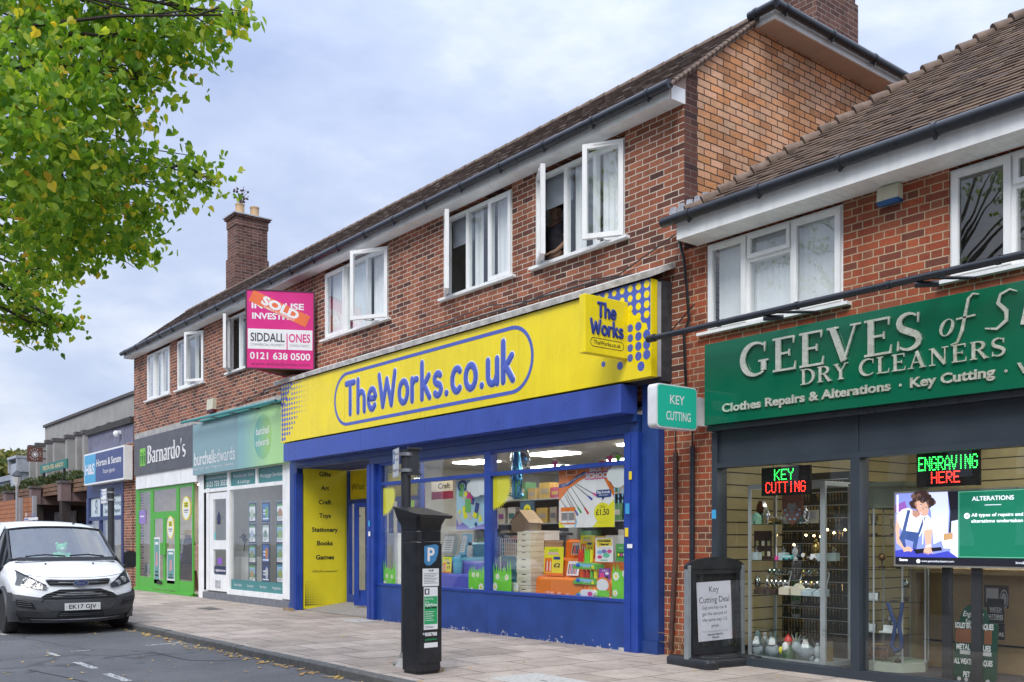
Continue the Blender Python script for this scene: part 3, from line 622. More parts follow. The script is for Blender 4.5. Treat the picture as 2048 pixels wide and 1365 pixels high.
# ================================================================ lettering built from strokes
def G_round():
 g={}
 g['T']=(.56,[[(.03,.97),(.53,.97)],[(.28,.97),(.28,.02)]])
 g['h']=(.44,[[(.02,1.0),(.02,.02)],[(.02,.36)]+arc(.21,.40,.19,.22,170,0,8)+[(.40,.02)]])
 g['e']=(.47,[[(.04,.34),(.44,.34)]+arc(.235,.32,.21,.30,5,318,16)])
 g['W']=(.90,[[(.0,.97),(.20,.04)],[(.20,.04),(.44,.80)],[(.44,.80),(.68,.04)],[(.68,.04),(.88,.97)]])
 g['o']=(.50,[arc(.25,.32,.22,.30,0,360,20)])
 g['r']=(.32,[[(.02,.62),(.02,.02)],[(.02,.34)]+arc(.22,.36,.20,.24,180,75,7)])
 g['k']=(.42,[[(.02,1.0),(.02,.02)],[(.36,.62),(.04,.30)],[(.13,.38),(.40,.02)]])
 g['s']=(.38,[arc(.19,.47,.15,.14,40,270,10)+arc(.19,.17,.16,.15,90,-145,10)])
 g['c']=(.42,[arc(.235,.32,.21,.30,50,310,14)])
 g['u']=(.44,[[(.02,.62)]+arc(.20,.24,.18,.22,180,350,8),[(.40,.62),(.40,.02)]])
 g['.']=(.10,[[(.04,.03)]])
 return g
RND=G_round()
def rounded(mb,fr,s,x0,x1,y0,h,r,dep,d=0,m=0,gap=.17):
 """bold round-ended lettering; x1=None keeps natural width"""
 tot=sum(RND[c][0]+gap for c in s)-gap;sx=h if x1 is None else(x1-x0)/tot;x=x0
 for c in s:
  w,st=RND[c]
  for k,p in enumerate(st):mb.stroke(fr,[(x+a*sx,y0+b*h)for a,b in p],r,dep+.0012*k,d,m)
  x+=(w+gap)*sx
def serif_glyphs():
 """capitals for a broad-nib face: ribbons (points, width) and thin serif bars, cap height 1"""
 T,t=.155,.052;g={}
 def bar(x0,x1,y):return([(x0,y),(x1,y)],.045)
 g['E']=(.62,[([(.16,0),(.16,1)],T),([(.02,.975),(.56,.975)],t),([(.02,.025),(.60,.025)],t),([(.16,.52),(.44,.52)],t),([(.545,.78),(.555,.99)],[.02,.06]),([(.57,.01),(.60,.24)],[.06,.02]),([(.44,.42),(.44,.62)],.04)])
 g['G']=(.80,[(arc(.42,.5,.36,.49,55,305,18),[.05,.05,.06,.07,.10,.13,.15,.16,.165,.165,.165,.16,.15,.13,.10,.08,.06,.05,.05]),([(.63,.12),(.63,.42)],T),([(.50,.42),(.76,.42)],.045),([(.66,.68),(.665,.98)],[.02,.06])])
 g['V']=(.78,[([(.13,.98),(.40,.0)],T),([(.40,.0),(.66,.98)],t),bar(.0,.27,.975),bar(.54,.78,.975)])
 g['S']=(.56,[(arc(.28,.755,.20,.225,40,250,9)+arc(.27,.245,.22,.225,70,-140,9),[.05,.05,.06,.08,.10,.12,.13,.14,.15,.155,.155,.15,.14,.13,.12,.10,.08,.06,.05,.05]),([(.47,.70),(.475,.97)],[.02,.055]),([(.06,.02),(.065,.28)],[.055,.02])])
 g['D']=(.76,[([(.16,0),(.16,1)],T),bar(.02,.18,.975),bar(.02,.18,.025),([(.16,.975)]+arc(.30,.5,.38,.475,88,-88,14)+[(.16,.025)],[.05,.05,.06,.08,.10,.13,.15,.16,.165,.16,.15,.13,.10,.08,.06,.05,.05])])
 g['R']=(.72,[([(.16,0),(.16,1)],T),bar(.02,.30,.025),bar(.02,.18,.975),([(.16,.975)]+arc(.30,.745,.24,.23,88,-88,10)+[(.16,.515)],[.05,.05,.07,.10,.13,.15,.155,.15,.13,.10,.07,.05,.05]),([(.34,.52),(.62,.0)],[.10,.15]),bar(.58,.74,.025)])
 g['Y']=(.72,[([(.12,.98),(.36,.46)],.14),([(.60,.98),(.36,.46)],t),([(.36,.48),(.36,0)],T),bar(.0,.26,.975),bar(.50,.72,.975),bar(.22,.50,.025)])
 g['C']=(.70,[(arc(.42,.5,.36,.49,50,310,18),[.05,.05,.06,.07,.10,.13,.15,.16,.165,.165,.165,.16,.15,.13,.10,.08,.06,.05,.05]),([(.645,.68),(.65,.98)],[.02,.055])])
 g['L']=(.58,[([(.16,0),(.16,1)],T),bar(.02,.30,.975),([(.02,.025),(.56,.025)],t),([(.535,.01),(.56,.26)],[.06,.02])])
 g['A']=(.78,[([(.38,1.0),(.12,.0)],t),([(.36,1.0),(.64,.0)],T),([(.20,.34),(.53,.34)],.045),bar(.0,.24,.025),bar(.50,.78,.025)])
 g['N']=(.82,[([(.14,0),(.14,.98)],t),([(.14,.98),(.66,.02)],T),([(.66,0),(.66,1)],t),bar(.0,.16,.975),bar(.02,.26,.025),bar(.54,.80,.975)])
 g['B']=(.66,[([(.16,0),(.16,1)],T),bar(.02,.18,.975),bar(.02,.18,.025),([(.16,.975)]+arc(.28,.76,.22,.215,88,-88,10)+[(.16,.545)],[.05,.05,.07,.10,.13,.15,.155,.15,.13,.10,.07,.05,.05]),([(.16,.53)]+arc(.30,.275,.26,.255,88,-88,10)+[(.16,.025)],[.05,.05,.07,.11,.14,.16,.165,.16,.14,.11,.07,.05,.05])])
 g['a']=(.48,[(arc(.21,.47,.15,.17,150,0,8)+[(.36,.06),(.46,.04)],[.10,.06,.05,.06,.08,.10,.12,.13,.13,.13,.05]),(arc(.20,.17,.14,.15,60,300,12),[.04,.05,.06,.08,.10,.12,.13,.12,.11,.09,.07,.06,.05])])
 g['r']=(.40,[([(.12,0),(.12,.64)],.13),bar(.0,.24,.02),bar(.0,.12,.62),(arc(.30,.44,.18,.18,180,60,6),[.05,.06,.07,.08,.10,.12,.13])])
 g['n']=(.56,[([(.12,0),(.12,.64)],.13),bar(.0,.24,.02),bar(.0,.12,.62),(arc(.28,.42,.16,.20,180,0,8)+[(.44,.0)],[.05,.06,.06,.07,.09,.11,.12,.13,.13,.13]),bar(.34,.56,.02)])
 g['d']=(.56,[([(.42,0),(.42,1)],.13),bar(.42,.54,.02),bar(.30,.42,.98),(arc(.24,.32,.19,.30,60,300,14),[.05,.05,.07,.09,.11,.125,.13,.13,.13,.125,.11,.09,.07,.05,.05])])
 g['o']=(.54,[(arc(.26,.32,.20,.30,90,450,20),[.05,.06,.08,.11,.13,.135,.13,.11,.08,.06,.05,.06,.08,.11,.13,.135,.13,.11,.08,.06,.05])])
 g["'"]=(.18,[([(.10,1.0),(.05,.72)],[.12,.03])])
 g['s']=(.42,[(arc(.20,.48,.14,.15,40,250,7)+arc(.20,.17,.15,.15,70,-140,7),[.04,.05,.07,.09,.10,.11,.12,.125,.125,.12,.11,.10,.09,.07,.05,.04])])
 return g
SER=serif_glyphs()
def serif(mb,fr,s,x0,x1,y0,h,d0,d1,m=0,gap=.05,space=.35):
 tot=sum((SER[c][0]+gap)if c!=' ' else space for c in s)-gap;sx=(x1-x0)/tot;x=x0;k=0
 for c in s:
  if c==' ':x+=space*sx;continue
  w,st=SER[c]
  for pts,wd in st:
   k=(k+1)%7;mb.ribbon(fr,[(x+a*sx,y0+b*h)for a,b in pts],[q*(sx+h)/2 for q in wd]if isinstance(wd,list)else wd*(sx+h)/2,d0,d1+.0008*k,m)
  x+=(w+gap)*sx

# ================================================================ the yellow bookshop fascia
YEL=pm('yellow_sign_panel',(.92,.73,.010),.28,var=.05,scale=2,streak=.10)
ROYAL=pm('royal_blue_print',(.075,.12,.50),.35,var=.03)
NAVY=pm('navy_print',(.018,.04,.25),.4,var=.03)
HALO=pm('pale_letter_edge',(.86,.84,.62),.4,var=.03)
WHT=pm('white_print',(.80,.80,.80),.45,var=.02)
BLKP=pm('black_print',(.012,.012,.014),.5,var=.02)
GREYT=pm('grey_trim',(.45,.46,.47),.45,var=.1)
sg=thing('shop_sign','long bright yellow fascia sign lettered TheWorks.co.uk in blue inside a blue outline','shop sign',(-12.8,-.2,3.3))
mb=MB();mb.box(-17.77,-7.837,-.386,-.277,3.295,4.44);mb.build('panel',YEL,sg,bevel=.004)
mb=MB();mb.box(-17.76,-7.85,-.276,-.2,3.31,4.43);mb.build('backing',GREYT,sg)
mb=MB();mb.box(-17.76,-7.86,-.199,-.003,3.27,4.46);mb.build('housing',pm('weathered_black_board',(.045,.046,.05),.8,var=.4,scale=12,bump=.3),sg)
f=FY(-.386);mb=MB()
x0,x1,z0,z1=X(670,-.386),X(1065,-.386),3.42,4.31;r=(z1-z0)/2;w=.052
ol=rrect(x0,x1,z0,z1,r,10)
mb.ribbon(f,ol+ol[:1],w,.0005,.004);mb.build('outline',ROYAL,sg)
for x in(-15.2,-12.75,-10.3):
 s=MB();s.box(x,x+.004,-.3875,-.386,3.297,4.438);s.build('panel_joint',pm('sign_joint',(.45,.37,.02),.6),sg)
xa,xb=X(692,-.386),X(1027,-.386)
mb=MB();rounded(mb,f,'TheWorks.co.uk',xa,xb,3.585,.56,.064,.003,.0005,gap=.185);mb.build('letter_edge',HALO,sg,smooth=60)
mb=MB();rounded(mb,f,'TheWorks.co.uk',xa,xb,3.585,.56,.054,.014,.002,gap=.185);mb.build('lettering',ROYAL,sg,smooth=60)
mb=MB();g=.105
for i in range(11):
 for j in range(12):
  x=-17.70+i*g;z=4.40-j*.094
  s=.048*(1-i/11.5)*(1.0 if j<9 else .95)
  if j>6 and i>10-(j-4)*1.15:continue
  if i<4 and j<4-i*.6:continue
  if s>.006:mb.disc(f,x,z,s*.95,s*.95,.0015,0,12)
mb.flat(f,[(-17.768,4.438),(-17.28,4.438),(-17.34,4.33),(-17.45,4.22),(-17.5,4.14),(-17.62,4.06),(-17.768,4.02)],.0015,0)
for i in range(4):
 for j in range(4):
  if i+j<5:mb.disc(f,-17.70+i*g,4.39-j*.094,.034,.034,.0025,1,12)
# right-hand pattern: big dots below, reversed out of blue above
gx=.135
mb.flat(f,[(-8.80,4.438),(-7.845,4.438),(-7.845,3.84),(-7.885,3.84),(-7.91,3.93),(-7.985,3.95),(-8.03,4.04),(-8.12,4.06),(-8.17,4.14),(-8.26,4.16),(-8.32,4.24),(-8.45,4.27),(-8.55,4.34),(-8.68,4.37)],.0015,0)
for i in range(9):
 for j in range(8):
  x=-7.905-i*gx;z=4.385-j*.118;zbd=3.88+.072*i
  if z>zbd+.045:mb.disc(f,x,z,.046-.002*i,None,.0026+.00005*(i+j),1,14)
  elif z<zbd-.035 and i<=(8,8,8,7,6,4,3,2)[j]:mb.disc(f,x,z,.058-.0055*i,None,.0026+.00005*(i+j),0,16)
for px,py,s in((1207,729,.035),(1240,732,.05),(1282,733,.058)):
 p=at(px,py,-.386);mb.disc(f,p.x,p.z,s,None,.0016,0,16)
mb.build('dot_pattern',[ROYAL,YEL],sg)

# projecting yellow box sign
ps=thing('projecting_sign','square yellow box sign reading The Works sticking out over the pavement','shop sign',(-8.27,-.39,3.55))
mb=MB();mb.box(-8.315,-8.213,-1.087,-.36,3.55,4.23);mb.build('box',YEL,ps,bevel=.008)
f=FX(-8.213);mb=MB()
def tw(t,c,z,h,r):
 tot=sum(RND[k][0]+.17 for k in t)-.17;w=tot*h*.98;rounded(mb,f,t,c-w/2,c+w/2,z,h,r,.012,.001)
tw('The',-.74,3.99,.165,.019);tw('Works',-.735,3.785,.165,.019);mb.build('lettering',NAVY,ps,smooth=60)
mb=MB();ol=rrect(-1.0,-.46,3.635,3.735,.05,6);mb.ribbon(f,ol+ol[:2],.007,.0005,.002);mb.ctext(f,'TheWorks.co.uk',-.73,3.663,.047,.002,0,.44,bold=.012);mb.build('web_address',BLKP,ps)
mb=MB();mb.box(-8.28,-8.24,-.385,-.36,3.6,4.1);mb.build('bracket',GREYT,ps)

# ================================================================ for-sale board
MAG=pm('magenta_board',(.68,.02,.22),.4,var=.04,scale=3);ORG=pm('orange_sold_slip',(.80,.16,.05),.45,var=.05)
sb=thing('sale_board','pink V-shaped SOLD agent board fixed to the brick wall above the green sign','estate agent board',(-17.5,-.6,4.67))
A,B=Vector((-17.55,-1.19,0)),Vector((-16.95,-.1,0));f=Fr((A.x,A.y,0),B-A);Wd=(B-A).length;z0,z1=4.67,6.145
mb=MB();mb.fbox(f,0,Wd,z0,z1,-.02,0,0)
mb.rect(f,.02,Wd-.02,z0+(z1-z0)*.245,z0+(z1-z0)*.505,.0015,1)
def bz(t):return z0+(z1-z0)*t
mb.text(f,'IN-HOUSE',.09,Wd-.18,bz(.77),.11,.002,1,bold=.03);mb.text(f,'INVESTMENT',.10,Wd-.12,bz(.635),.11,.002,1,bold=.03)
mb.text(f,'SIDDALL',.07,Wd*.565,bz(.345),.155,.003,2,bold=.02);mb.text(f,'J',Wd*.575,Wd*.61,bz(.255),.29,.003,0,bold=.01);mb.text(f,'ONES',Wd*.63,Wd-.06,bz(.345),.155,.003,0,bold=.02)
mb.text(f,'COMMERCIAL PROPERTY',.07,Wd*.565,bz(.285),.045,.003,3);mb.text(f,'CONSULTANCY',Wd*.64,Wd-.07,bz(.285),.045,.003,3)
mb.text(f,'0121 638 0500',.06,Wd-.06,bz(.115),.125,.002,1,bold=.02);mb.text(f,'www.siddalljones.com',.07,Wd-.07,bz(.035),.06,.002,4)
c,s=math.cos(R(-24)),math.sin(R(-24))
def rot(x,y):return(Wd*.49+c*x-s*y,bz(.775)+s*x+c*y)
mb.flat(f,[rot(*p)for p in((-.58,-.115),(.58,-.115),(.58,.115),(-.58,.115))],.0035,5)
g=Fr(f.p(*rot(0,0)),f.R*c+f.U*s,f.U*c-f.R*s);mb.text(g,'SOLD',-.36,.38,-.055,.15,.0045,1,bold=.05);mb.text(g,'SUBJECT TO CONTRACT',-.28,.34,-.108,.032,.0045,1,bold=.02)
mb.build('panel',[MAG,WHT,pm('charcoal_print',(.05,.055,.065),.5),pm('grey_print',(.22,.22,.24),.5),pm('dark_magenta_print',(.16,.01,.06),.5),ORG],sb)
mb=MB();mb.fbox(f,-.025,0,z0-.02,z1+.02,-.03,.012);mb.fbox(f,Wd,Wd+.025,z0-.02,z1+.02,-.03,.012);mb.fbox(f,0,Wd,z1,z1+.02,-.03,.012);mb.fbox(f,0,Wd,z0-.02,z0,-.03,.012)
mb.build('frame',pm('dark_board_frame',(.06,.03,.04),.6),sb)
C=Vector((-18.14,-.1,0));g=Fr((C.x,C.y,0),A-C);mb=MB();mb.fbox(g,0,(A-C).length-.03,z0,z1,-.02,0);mb.build('panel',[MAG],sb)
mb=MB();mb.tube([(A.x+.05,A.y+.3,z0-.01),(-17.5,-.02,z0-.01)],.018,6);mb.q((A.x+.02,A.y+.12,z0+.01),(B.x-.05,B.y-.02,z0+.01),(C.x+.06,C.y-.02,z0+.01));mb.build('bracket',pm('brown_board_wood',(.16,.07,.03),.8),sb)

# ================================================================ estate agent: grey-green sign
def gradmat(name,c0,c1,x0,x1):
 """printed panel whose ink runs from one colour to the other along its length"""
 m=bpy.data.materials.new(name);m.use_nodes=True;t=m.node_tree;p=t.nodes['Principled BSDF'];L=t.links.new
 tc=_n(t,'ShaderNodeTexCoord');sp=_n(t,'ShaderNodeSeparateXYZ');L(tc.outputs['Object'],sp.inputs[0]);r=_n(t,'ShaderNodeMapRange');r.inputs[1].default_value=x0;r.inputs[2].default_value=x1;L(sp.outputs[0],r.inputs[0])
 mi=_n(t,'ShaderNodeMix',data_type='RGBA');L(r.outputs[0],mi.inputs[0]);mi.inputs[6].default_value=(*c0,1);mi.inputs[7].default_value=(*c1,1);L(mi.outputs[2],p.inputs['Base Color']);p.inputs['Roughness'].default_value=.35
 return m
TEALG=pm('grey_teal_panel',(.22,.36,.385),.33,var=.04,scale=2);TEALD=pm('dark_teal_panel',(.055,.225,.225),.4,var=.05)
GRN_E=pm('bright_green_edge',(.10,.42,.04),.4)
bs=thing('shop_sign','grey teal and lime green estate agent sign lettered burchell edwards','shop sign',(-20.5,-.1,2.95))
Yb=-.2;f=FY(Yb)
mb=MB();mb.box(-23.05,-20.35,Yb,-.01,2.945,4.158);mb.build('panel',TEALG,bs)
mb=MB();mb.box(-20.348,-18.0,Yb,-.01,2.945,4.158);mb.build('panel',gradmat('teal_to_lime_print',(.22,.42,.43),(.40,.68,.28),-20.1,-18.7),bs)
mb=MB();mb.box(-17.998,-17.98,Yb,-.01,2.945,4.158);mb.build('end_cap',GRN_E,bs)
mb=MB();mb.disc(f,-19.05,3.55,.42,.47,.003,0,28);mb.build('globe',gradmat('globe_print',(.10,.36,.38),(.36,.62,.12),-19.5,-18.6),bs)
mb=MB();f2=f
mb.text(f,'burchell',-22.95,-21.72,3.17,.30,.004,0,bold=.012);mb.text(f,'edwards',-21.70,-20.5,3.17,.30,.004,0,bold=-.006)
mb.text(f,'Buying  •  Selling  •  Letting  •  Mortgage Services  •  Conveyancing',-22.95,-20.6,3.06,.05,.004,0)
mb.text(f,'burchell',-19.37,-18.72,3.60,.155,.005,0,bold=.012);mb.text(f,'edwards',-19.38,-18.72,3.36,.155,.005,0)
mb.build('lettering',WHT,bs)
mb=MB();mb.box(-22.4,-18.02,-.27,-.18,4.16,4.2);mb.build('top_trim',pm('teal_trim',(.035,.24,.22),.4),bs)
aw=thing('awning_bar','thin teal folded awning bar above the grey teal estate agent sign','awning',(-21,-.35,4.3))
mb=MB();p,q=at(363,846,-.45),at(552,802,-.45);mb.tube([p,q],.032,10);mb.build('bar',pm('teal_metal',(.03,.28,.28),.35),aw,smooth=40)
mb=MB()
for k in range(5):
 a=p.lerp(q,.1+.2*k);mb.tube([a,(a.x+.4,-.02,a.z-.02)],.014,6)
mb.build('arm',GUT,aw)
def wall_box(label,px0,px1,py0,py1,top,base,colr,basec,Y=0):
 a,c=at(px0,py1,Y),at(px1,py0,Y);o=thing('alarm_box',label,'alarm box',(a.x,0,a.z));h=c.z-a.z
 mb=MB();fr=FY(0);mb.prism(Fr((a.x,0,0),(0,1,0)),[(-.02,a.z+h*.22),(-.10,a.z+h*.22),(-.085,c.z),(-.002,c.z),(-.002,a.z+h*.22)],0,c.x-a.x);mb.build('cover',pm('cream_plastic',(.62,.60,.46),.5),o,bevel=.006)
 mb=MB();mb.prism(Fr((a.x,0,0),(0,1,0)),[(-.002,a.z+.01),(-.07,a.z),(-.10,a.z+h*.12),(-.10,a.z+h*.215),(-.002,a.z+h*.215)],0,c.x-a.x);mb.build('strobe',basec,o)
wall_box('cream alarm box with blue base on the bright red brick wall',1764,1806,369,418,0,0,None,pm('blue_strobe',(.01,.09,.28),.3))
wall_box('small cream alarm box with dark red base above the teal awning bar',421,433,797,828,0,0,None,pm('red_strobe',(.12,.01,.03),.3))

# ================================================================ charity shop and the estate agent beyond
CHAR=pm('charcoal_sign_panel',(.085,.085,.095),.4,var=.05)
cs=thing('shop_sign',"charcoal fascia sign lettered Barnardo's with a small lime green square",'shop sign',(-25.5,-.1,3.19))
f=FY(-.12);mb=MB();mb.box(-27.79,-23.07,-.12,-.006,3.19,4.198);mb.build('panel',CHAR,cs)
a,c=at(301,930,-.12),at(372,912,-.12)
mb=MB();serif(mb,f,"Barnardo's",X(295,-.12),X(372,-.12),3.46,.47,.001,.012);mb.build('lettering',WHT,cs)
LIME=pm('lime_green_print',(.20,.58,.03),.4,var=.03)
mb=MB();x0,x1=X(280,-.12),X(291,-.12);mb.rect(f,x0,x1,3.42,3.90,.003,0)
for k,x in enumerate((.2,.5,.8)):
 cx=x0+(x1-x0)*x;mb.disc(f,cx,3.77-.03*(k==1),.04,None,.004,1,10);mb.flat(f,[(cx-.05,3.70),(cx+.05,3.70),(cx+.03,3.46),(cx-.03,3.46)],.004,1)
mb.build('emblem',[LIME,pm('dark_green_print',(.02,.14,.02),.5)],cs)

# ================================================================ dry cleaner's sign
DKGRN=pm('dark_green_sign',(.004,.125,.065),.12,var=.03,scale=2,spec=.6)
CHROME=pm('brushed_steel_letters',(.92,.90,.76),.30,metal=.7,var=.1,scale=20)
gs=thing('shop_sign','glossy dark green fascia sign lettered GEEVES in raised steel letters','shop sign',(-1,-.1,2.66))
Yg=-.25;f=FY(Yg);mb=MB();mb.box(-7.15,4.0,Yg,-.03,2.663,3.568);mb.build('panel',DKGRN,gs,bevel=.003)
def span(a,c):return X(a,Yg),X(c,Yg)
mb=MB();x0,x1=span(1484,1848);serif(mb,f,'GEEVES',x0,x1,3.13,.345,.012,.03,gap=.06);mb.build('lettering',CHROME,gs)
mb=MB();x0,x1=span(1603,2014);serif(mb,f,'DRY CLEANERS',x0,x1,2.955,.155,.010,.022,gap=.10,space=.42);mb.build('lettering',CHROME,gs)
mb=MB();x0,x1=span(1446,1783);mb.text(f,'Clothes Repairs & Alterations',x0,x1,2.785,.085,.008,0,.012,bold=.03);mb.disc(f,X(1802,Yg),2.82,.014,None,.012,0)
x0,x1=span(1822,1992);mb.text(f,'Key Cutting',x0,x1,2.785,.085,.008,0,.012,bold=.03);mb.disc(f,X(2013,Yg),2.82,.014,None,.012,0);mb.text(f,'Watch Repairs',X(2036,Yg),X(2036,Yg)+1.0,2.785,.085,.008,0,.012,bold=.03);mb.build('lettering',CHROME,gs)
mb=MB()
def it(pts,w):mb.ribbon(f,pts,w,.010,.026)
ox=X(1880,Yg);u=.2
it([(ox+p[0]*u+.25*p[1]*u,3.205+p[1]*u)for p in arc(.28,.36,.26,.36,90,450,18)],[.008,.012,.02,.028,.03,.028,.022,.015,.008,.008,.012,.02,.028,.03,.028,.022,.015,.008,.008])
fx0=ox+.16;it([(fx0+.20,3.52),(fx0+.15,3.535),(fx0+.11,3.50),(fx0+.05,3.22),(fx0+.01,3.13),(fx0-.05,3.115)],[.01,.016,.024,.03,.02,.01]);it([(fx0+.0,3.335),(fx0+.17,3.345)],.016)
sx=X(1975,Yg);it([(sx+.26,3.48),(sx+.20,3.51),(sx+.12,3.48),(sx+.10,3.41),(sx+.17,3.33),(sx+.17,3.25),(sx+.09,3.19),(sx-.01,3.21)],[.008,.014,.022,.032,.036,.032,.022,.01])
hx=sx+.30;it([(hx+.08,3.55),(hx,3.19)],.028);it([(hx+.03,3.30),(hx+.12,3.38),(hx+.17,3.35),(hx+.13,3.22),(hx+.17,3.19)],[.01,.02,.028,.024,.012])
for k in range(1):pass
mb.build('lettering',CHROME,gs)
# letters are the same steel on all rows; the sign has a dark slot light under it
mb=MB();mb.box(-7.15,4.0,-.2,-.04,2.60,2.66);mb.build('under_trim',GUT,gs)
ab=thing('awning_bar','long dark grey awning roller bar crossing above the dark green sign','awning',(-4,-.5,3.8))
p,q=at(1300,678,-.55),at(2048,509,-.55);q=p+(q-p)*2.2
mb=MB();mb.tube([p,q],.034,12);mb.tube([p-Vector((.03,0,0)),p+Vector((.08,0,.0))],.045,12)
for k in range(1,9):a=p.lerp(q,k/9.3);mb.tube([a,a+Vector((.035,0,0))],.041,10)
mb.build('bar',GUT,ab,smooth=40)
mb=MB()
for px in(1535,1840):a=at(px,1082-(1082-678)*0-0,-.55);t=(X(px,-.55)-p.x)/(q.x-p.x);c=p.lerp(q,t);mb.tube([c,c+Vector((.25,.5,.03))],.016,6);mb.tube([c+Vector((-.05,0,-.05)),c+Vector((.12,.1,-.06))],.03,8)
mb.build('arm',GUT,ab)
# key cutting box sign
KGRN=emat('lit_green_acrylic',(.01,.32,.22),.25)
ks=thing('projecting_sign','rounded green and white box sign reading KEY CUTTING beside the dark green fascia','shop sign',(-7.3,-.3,2.6))
xk=-7.244;y0,y1,za,zb=-.93,-.27,2.61,3.09;f=FX(xk)
mb=MB();mb.prism(Fr((xk-.13,0,0),(0,1,0)),rrect(y0,y1,za,zb,.05),0,.13);mb.build('casing',pm('white_plastic_casing',(.70,.71,.73),.35),ks,smooth=40)
mb=MB();mb.prism(f,rrect(y0+.018,y1-.012,za+.016,zb-.014,.04),.0,.004);mb.build('face',KGRN,ks)
mb=MB();mb.ctext(f,'KEY',(y0+y1)/2+.0,2.88,.095,.006,0,bold=.012);mb.ctext(f,'CUTTING',(y0+y1)/2+.02,2.70,.095,.006,0,.40,bold=.012);mb.build('lettering',WHT,ks)
mb=MB();mb.box(xk-.10,xk-.03,y1,-.002,2.68,3.0);mb.build('bracket',pm('white_plastic_casing',(.7,.7,.7)),ks)
# ================================================================ bookshop front
BLU=pm('blue_shopfront_paint',(.018,.058,.235),.38,var=.16,scale=3,detail=8,streak=.2);BLU2=pm('bright_blue_paint',(.016,.055,.31),.38,var=.14,scale=5,detail=8,streak=.15);BLUB=pm('blue_shutter_box',(.045,.088,.39),.33,var=.10,scale=3,streak=.12)
def chipmat():
 m=bpy.data.materials.new('chipped_blue_riser');m.use_nodes=True;t=m.node_tree;p=t.nodes['Principled BSDF'];L=t.links.new
 tc=_n(t,'ShaderNodeTexCoord');sp=_n(t,'ShaderNodeSeparateXYZ');L(tc.outputs['Object'],sp.inputs[0])
 n=_n(t,'ShaderNodeTexNoise');n.inputs['Scale'].default_value=14;n.inputs['Detail'].default_value=9;n.inputs['Roughness'].default_value=.7;L(tc.outputs['Object'],n.inputs[0])
 ma=_n(t,'ShaderNodeMath',operation='MULTIPLY_ADD');ma.inputs[1].default_value=-1.1;L(sp.outputs[2],ma.inputs[0]);L(n.outputs['Fac'],ma.inputs[2])
 r=_n(t,'ShaderNodeMapRange');r.inputs[1].default_value=.555;r.inputs[2].default_value=.575;L(ma.outputs[0],r.inputs[0])
 n2=_n(t,'ShaderNodeTexNoise');n2.inputs['Scale'].default_value=3;n2.inputs['Detail'].default_value=6;L(tc.outputs['Object'],n2.inputs[0])
 cr=_n(t,'ShaderNodeValToRGB');cr.color_ramp.elements[0].position=.3;cr.color_ramp.elements[0].color=(.012,.045,.20,1);cr.color_ramp.elements[1].position=.7;cr.color_ramp.elements[1].color=(.020,.068,.30,1);L(n2.outputs['Fac'],cr.inputs[0])
 mi=_n(t,'ShaderNodeMix',data_type='RGBA');L(r.outputs[0],mi.inputs[0]);L(cr.outputs[0],mi.inputs[6]);mi.inputs[7].default_value=(.55,.54,.52,1);L(mi.outputs[2],p.inputs['Base Color']);p.inputs['Roughness'].default_value=.45
 return m
sf=thing('shopfront','royal blue bookshop front with tall display windows and recessed entrance','shopfront',(-13,0,0))
def part(root,name,mt,fn,**k):
 mb=MB();fn(mb);return mb.build(name,mt,root,**k)
part(sf,'shutter_box',BLUB,lambda b:(b.box(-17.63,-8.32,-.40,-.12,2.92,3.265),b.box(-14.62,-14.615,-.4025,-.40,2.925,3.26),b.box(-11.40,-11.395,-.4025,-.40,2.925,3.26)),bevel=.006)
part(sf,'lintel',BLU,lambda b:(b.box(-14.8,-8.3,-.12,.10,2.70,2.918),b.box(-17.6,-14.801,-.12,.10,2.80,2.918),b.box(-17.6,-8.3,-.16,-.121,2.83,2.918)))
part(sf,'pilaster',BLU,lambda b:(b.box(-8.255,-7.985,-.10,.06,.16,3.29),b.box(-8.255,-7.985,-.12,.06,0,.158),*[b.ell((x,-.10,z),.012,.006,.012,8)for x in(-8.22,-8.02)for z in(.35,.8,1.25,1.7,2.15,2.6)]))
part(sf,'pilaster',BLU,lambda b:(b.box(-17.98,-17.66,-.10,.06,.12,2.93),b.box(-17.99,-17.66,-.12,.06,0,.118)))
for x0,x1,n in((-8.50,-8.26,1),(-17.655,-17.56,1),(-14.80,-14.56,1)):
 w=.05 if x1-x0>.2 else .04
 part(sf,'shutter_guide',BLU2,lambda b:(b.box(x0,x1,-.17,-.02,0.0,2.70),b.box(x0+(x1-x0)*.42,x0+(x1-x0)*.50,-.18,-.1701,.02,2.69)),bevel=.004)
part(sf,'stall_riser',chipmat(),lambda b:(b.box(-14.56,-8.50,-.10,.02,0,.60),b.box(-11.42,-11.416,-.1015,-.10,.01,.6),*[b.ell((-14.3+.62*k,-.10,.57-.0*k),.010,.005,.010,8)for k in range(10)]))
part(sf,'sill',BLU2,lambda b:b.box(-14.56,-8.50,-.115,.06,.601,.64))
def bars(b):
 for x0,x1 in((-14.56,-14.44),(-11.47,-11.32),(-8.56,-8.50)):b.box(x0,x1,-.10,.03,.64,2.70)
 for x0,x1 in((-14.44,-11.47),(-11.32,-8.56)):b.box(x0,x1,-.095,.028,2.32,2.375);b.box(x0,x1,-.095,.028,2.66,2.70)
w=part(sf,'window_frame',BLU2,bars)
part(sf,'pane',GLSD,lambda b:[b.q((x0,-.06,z0),(x1,-.06,z0),(x1,-.06,z1),(x0,-.06,z1))for x0,x1 in((-14.44,-11.47),(-11.32,-8.56))for z0,z1 in((.64,2.32),(2.375,2.66))])
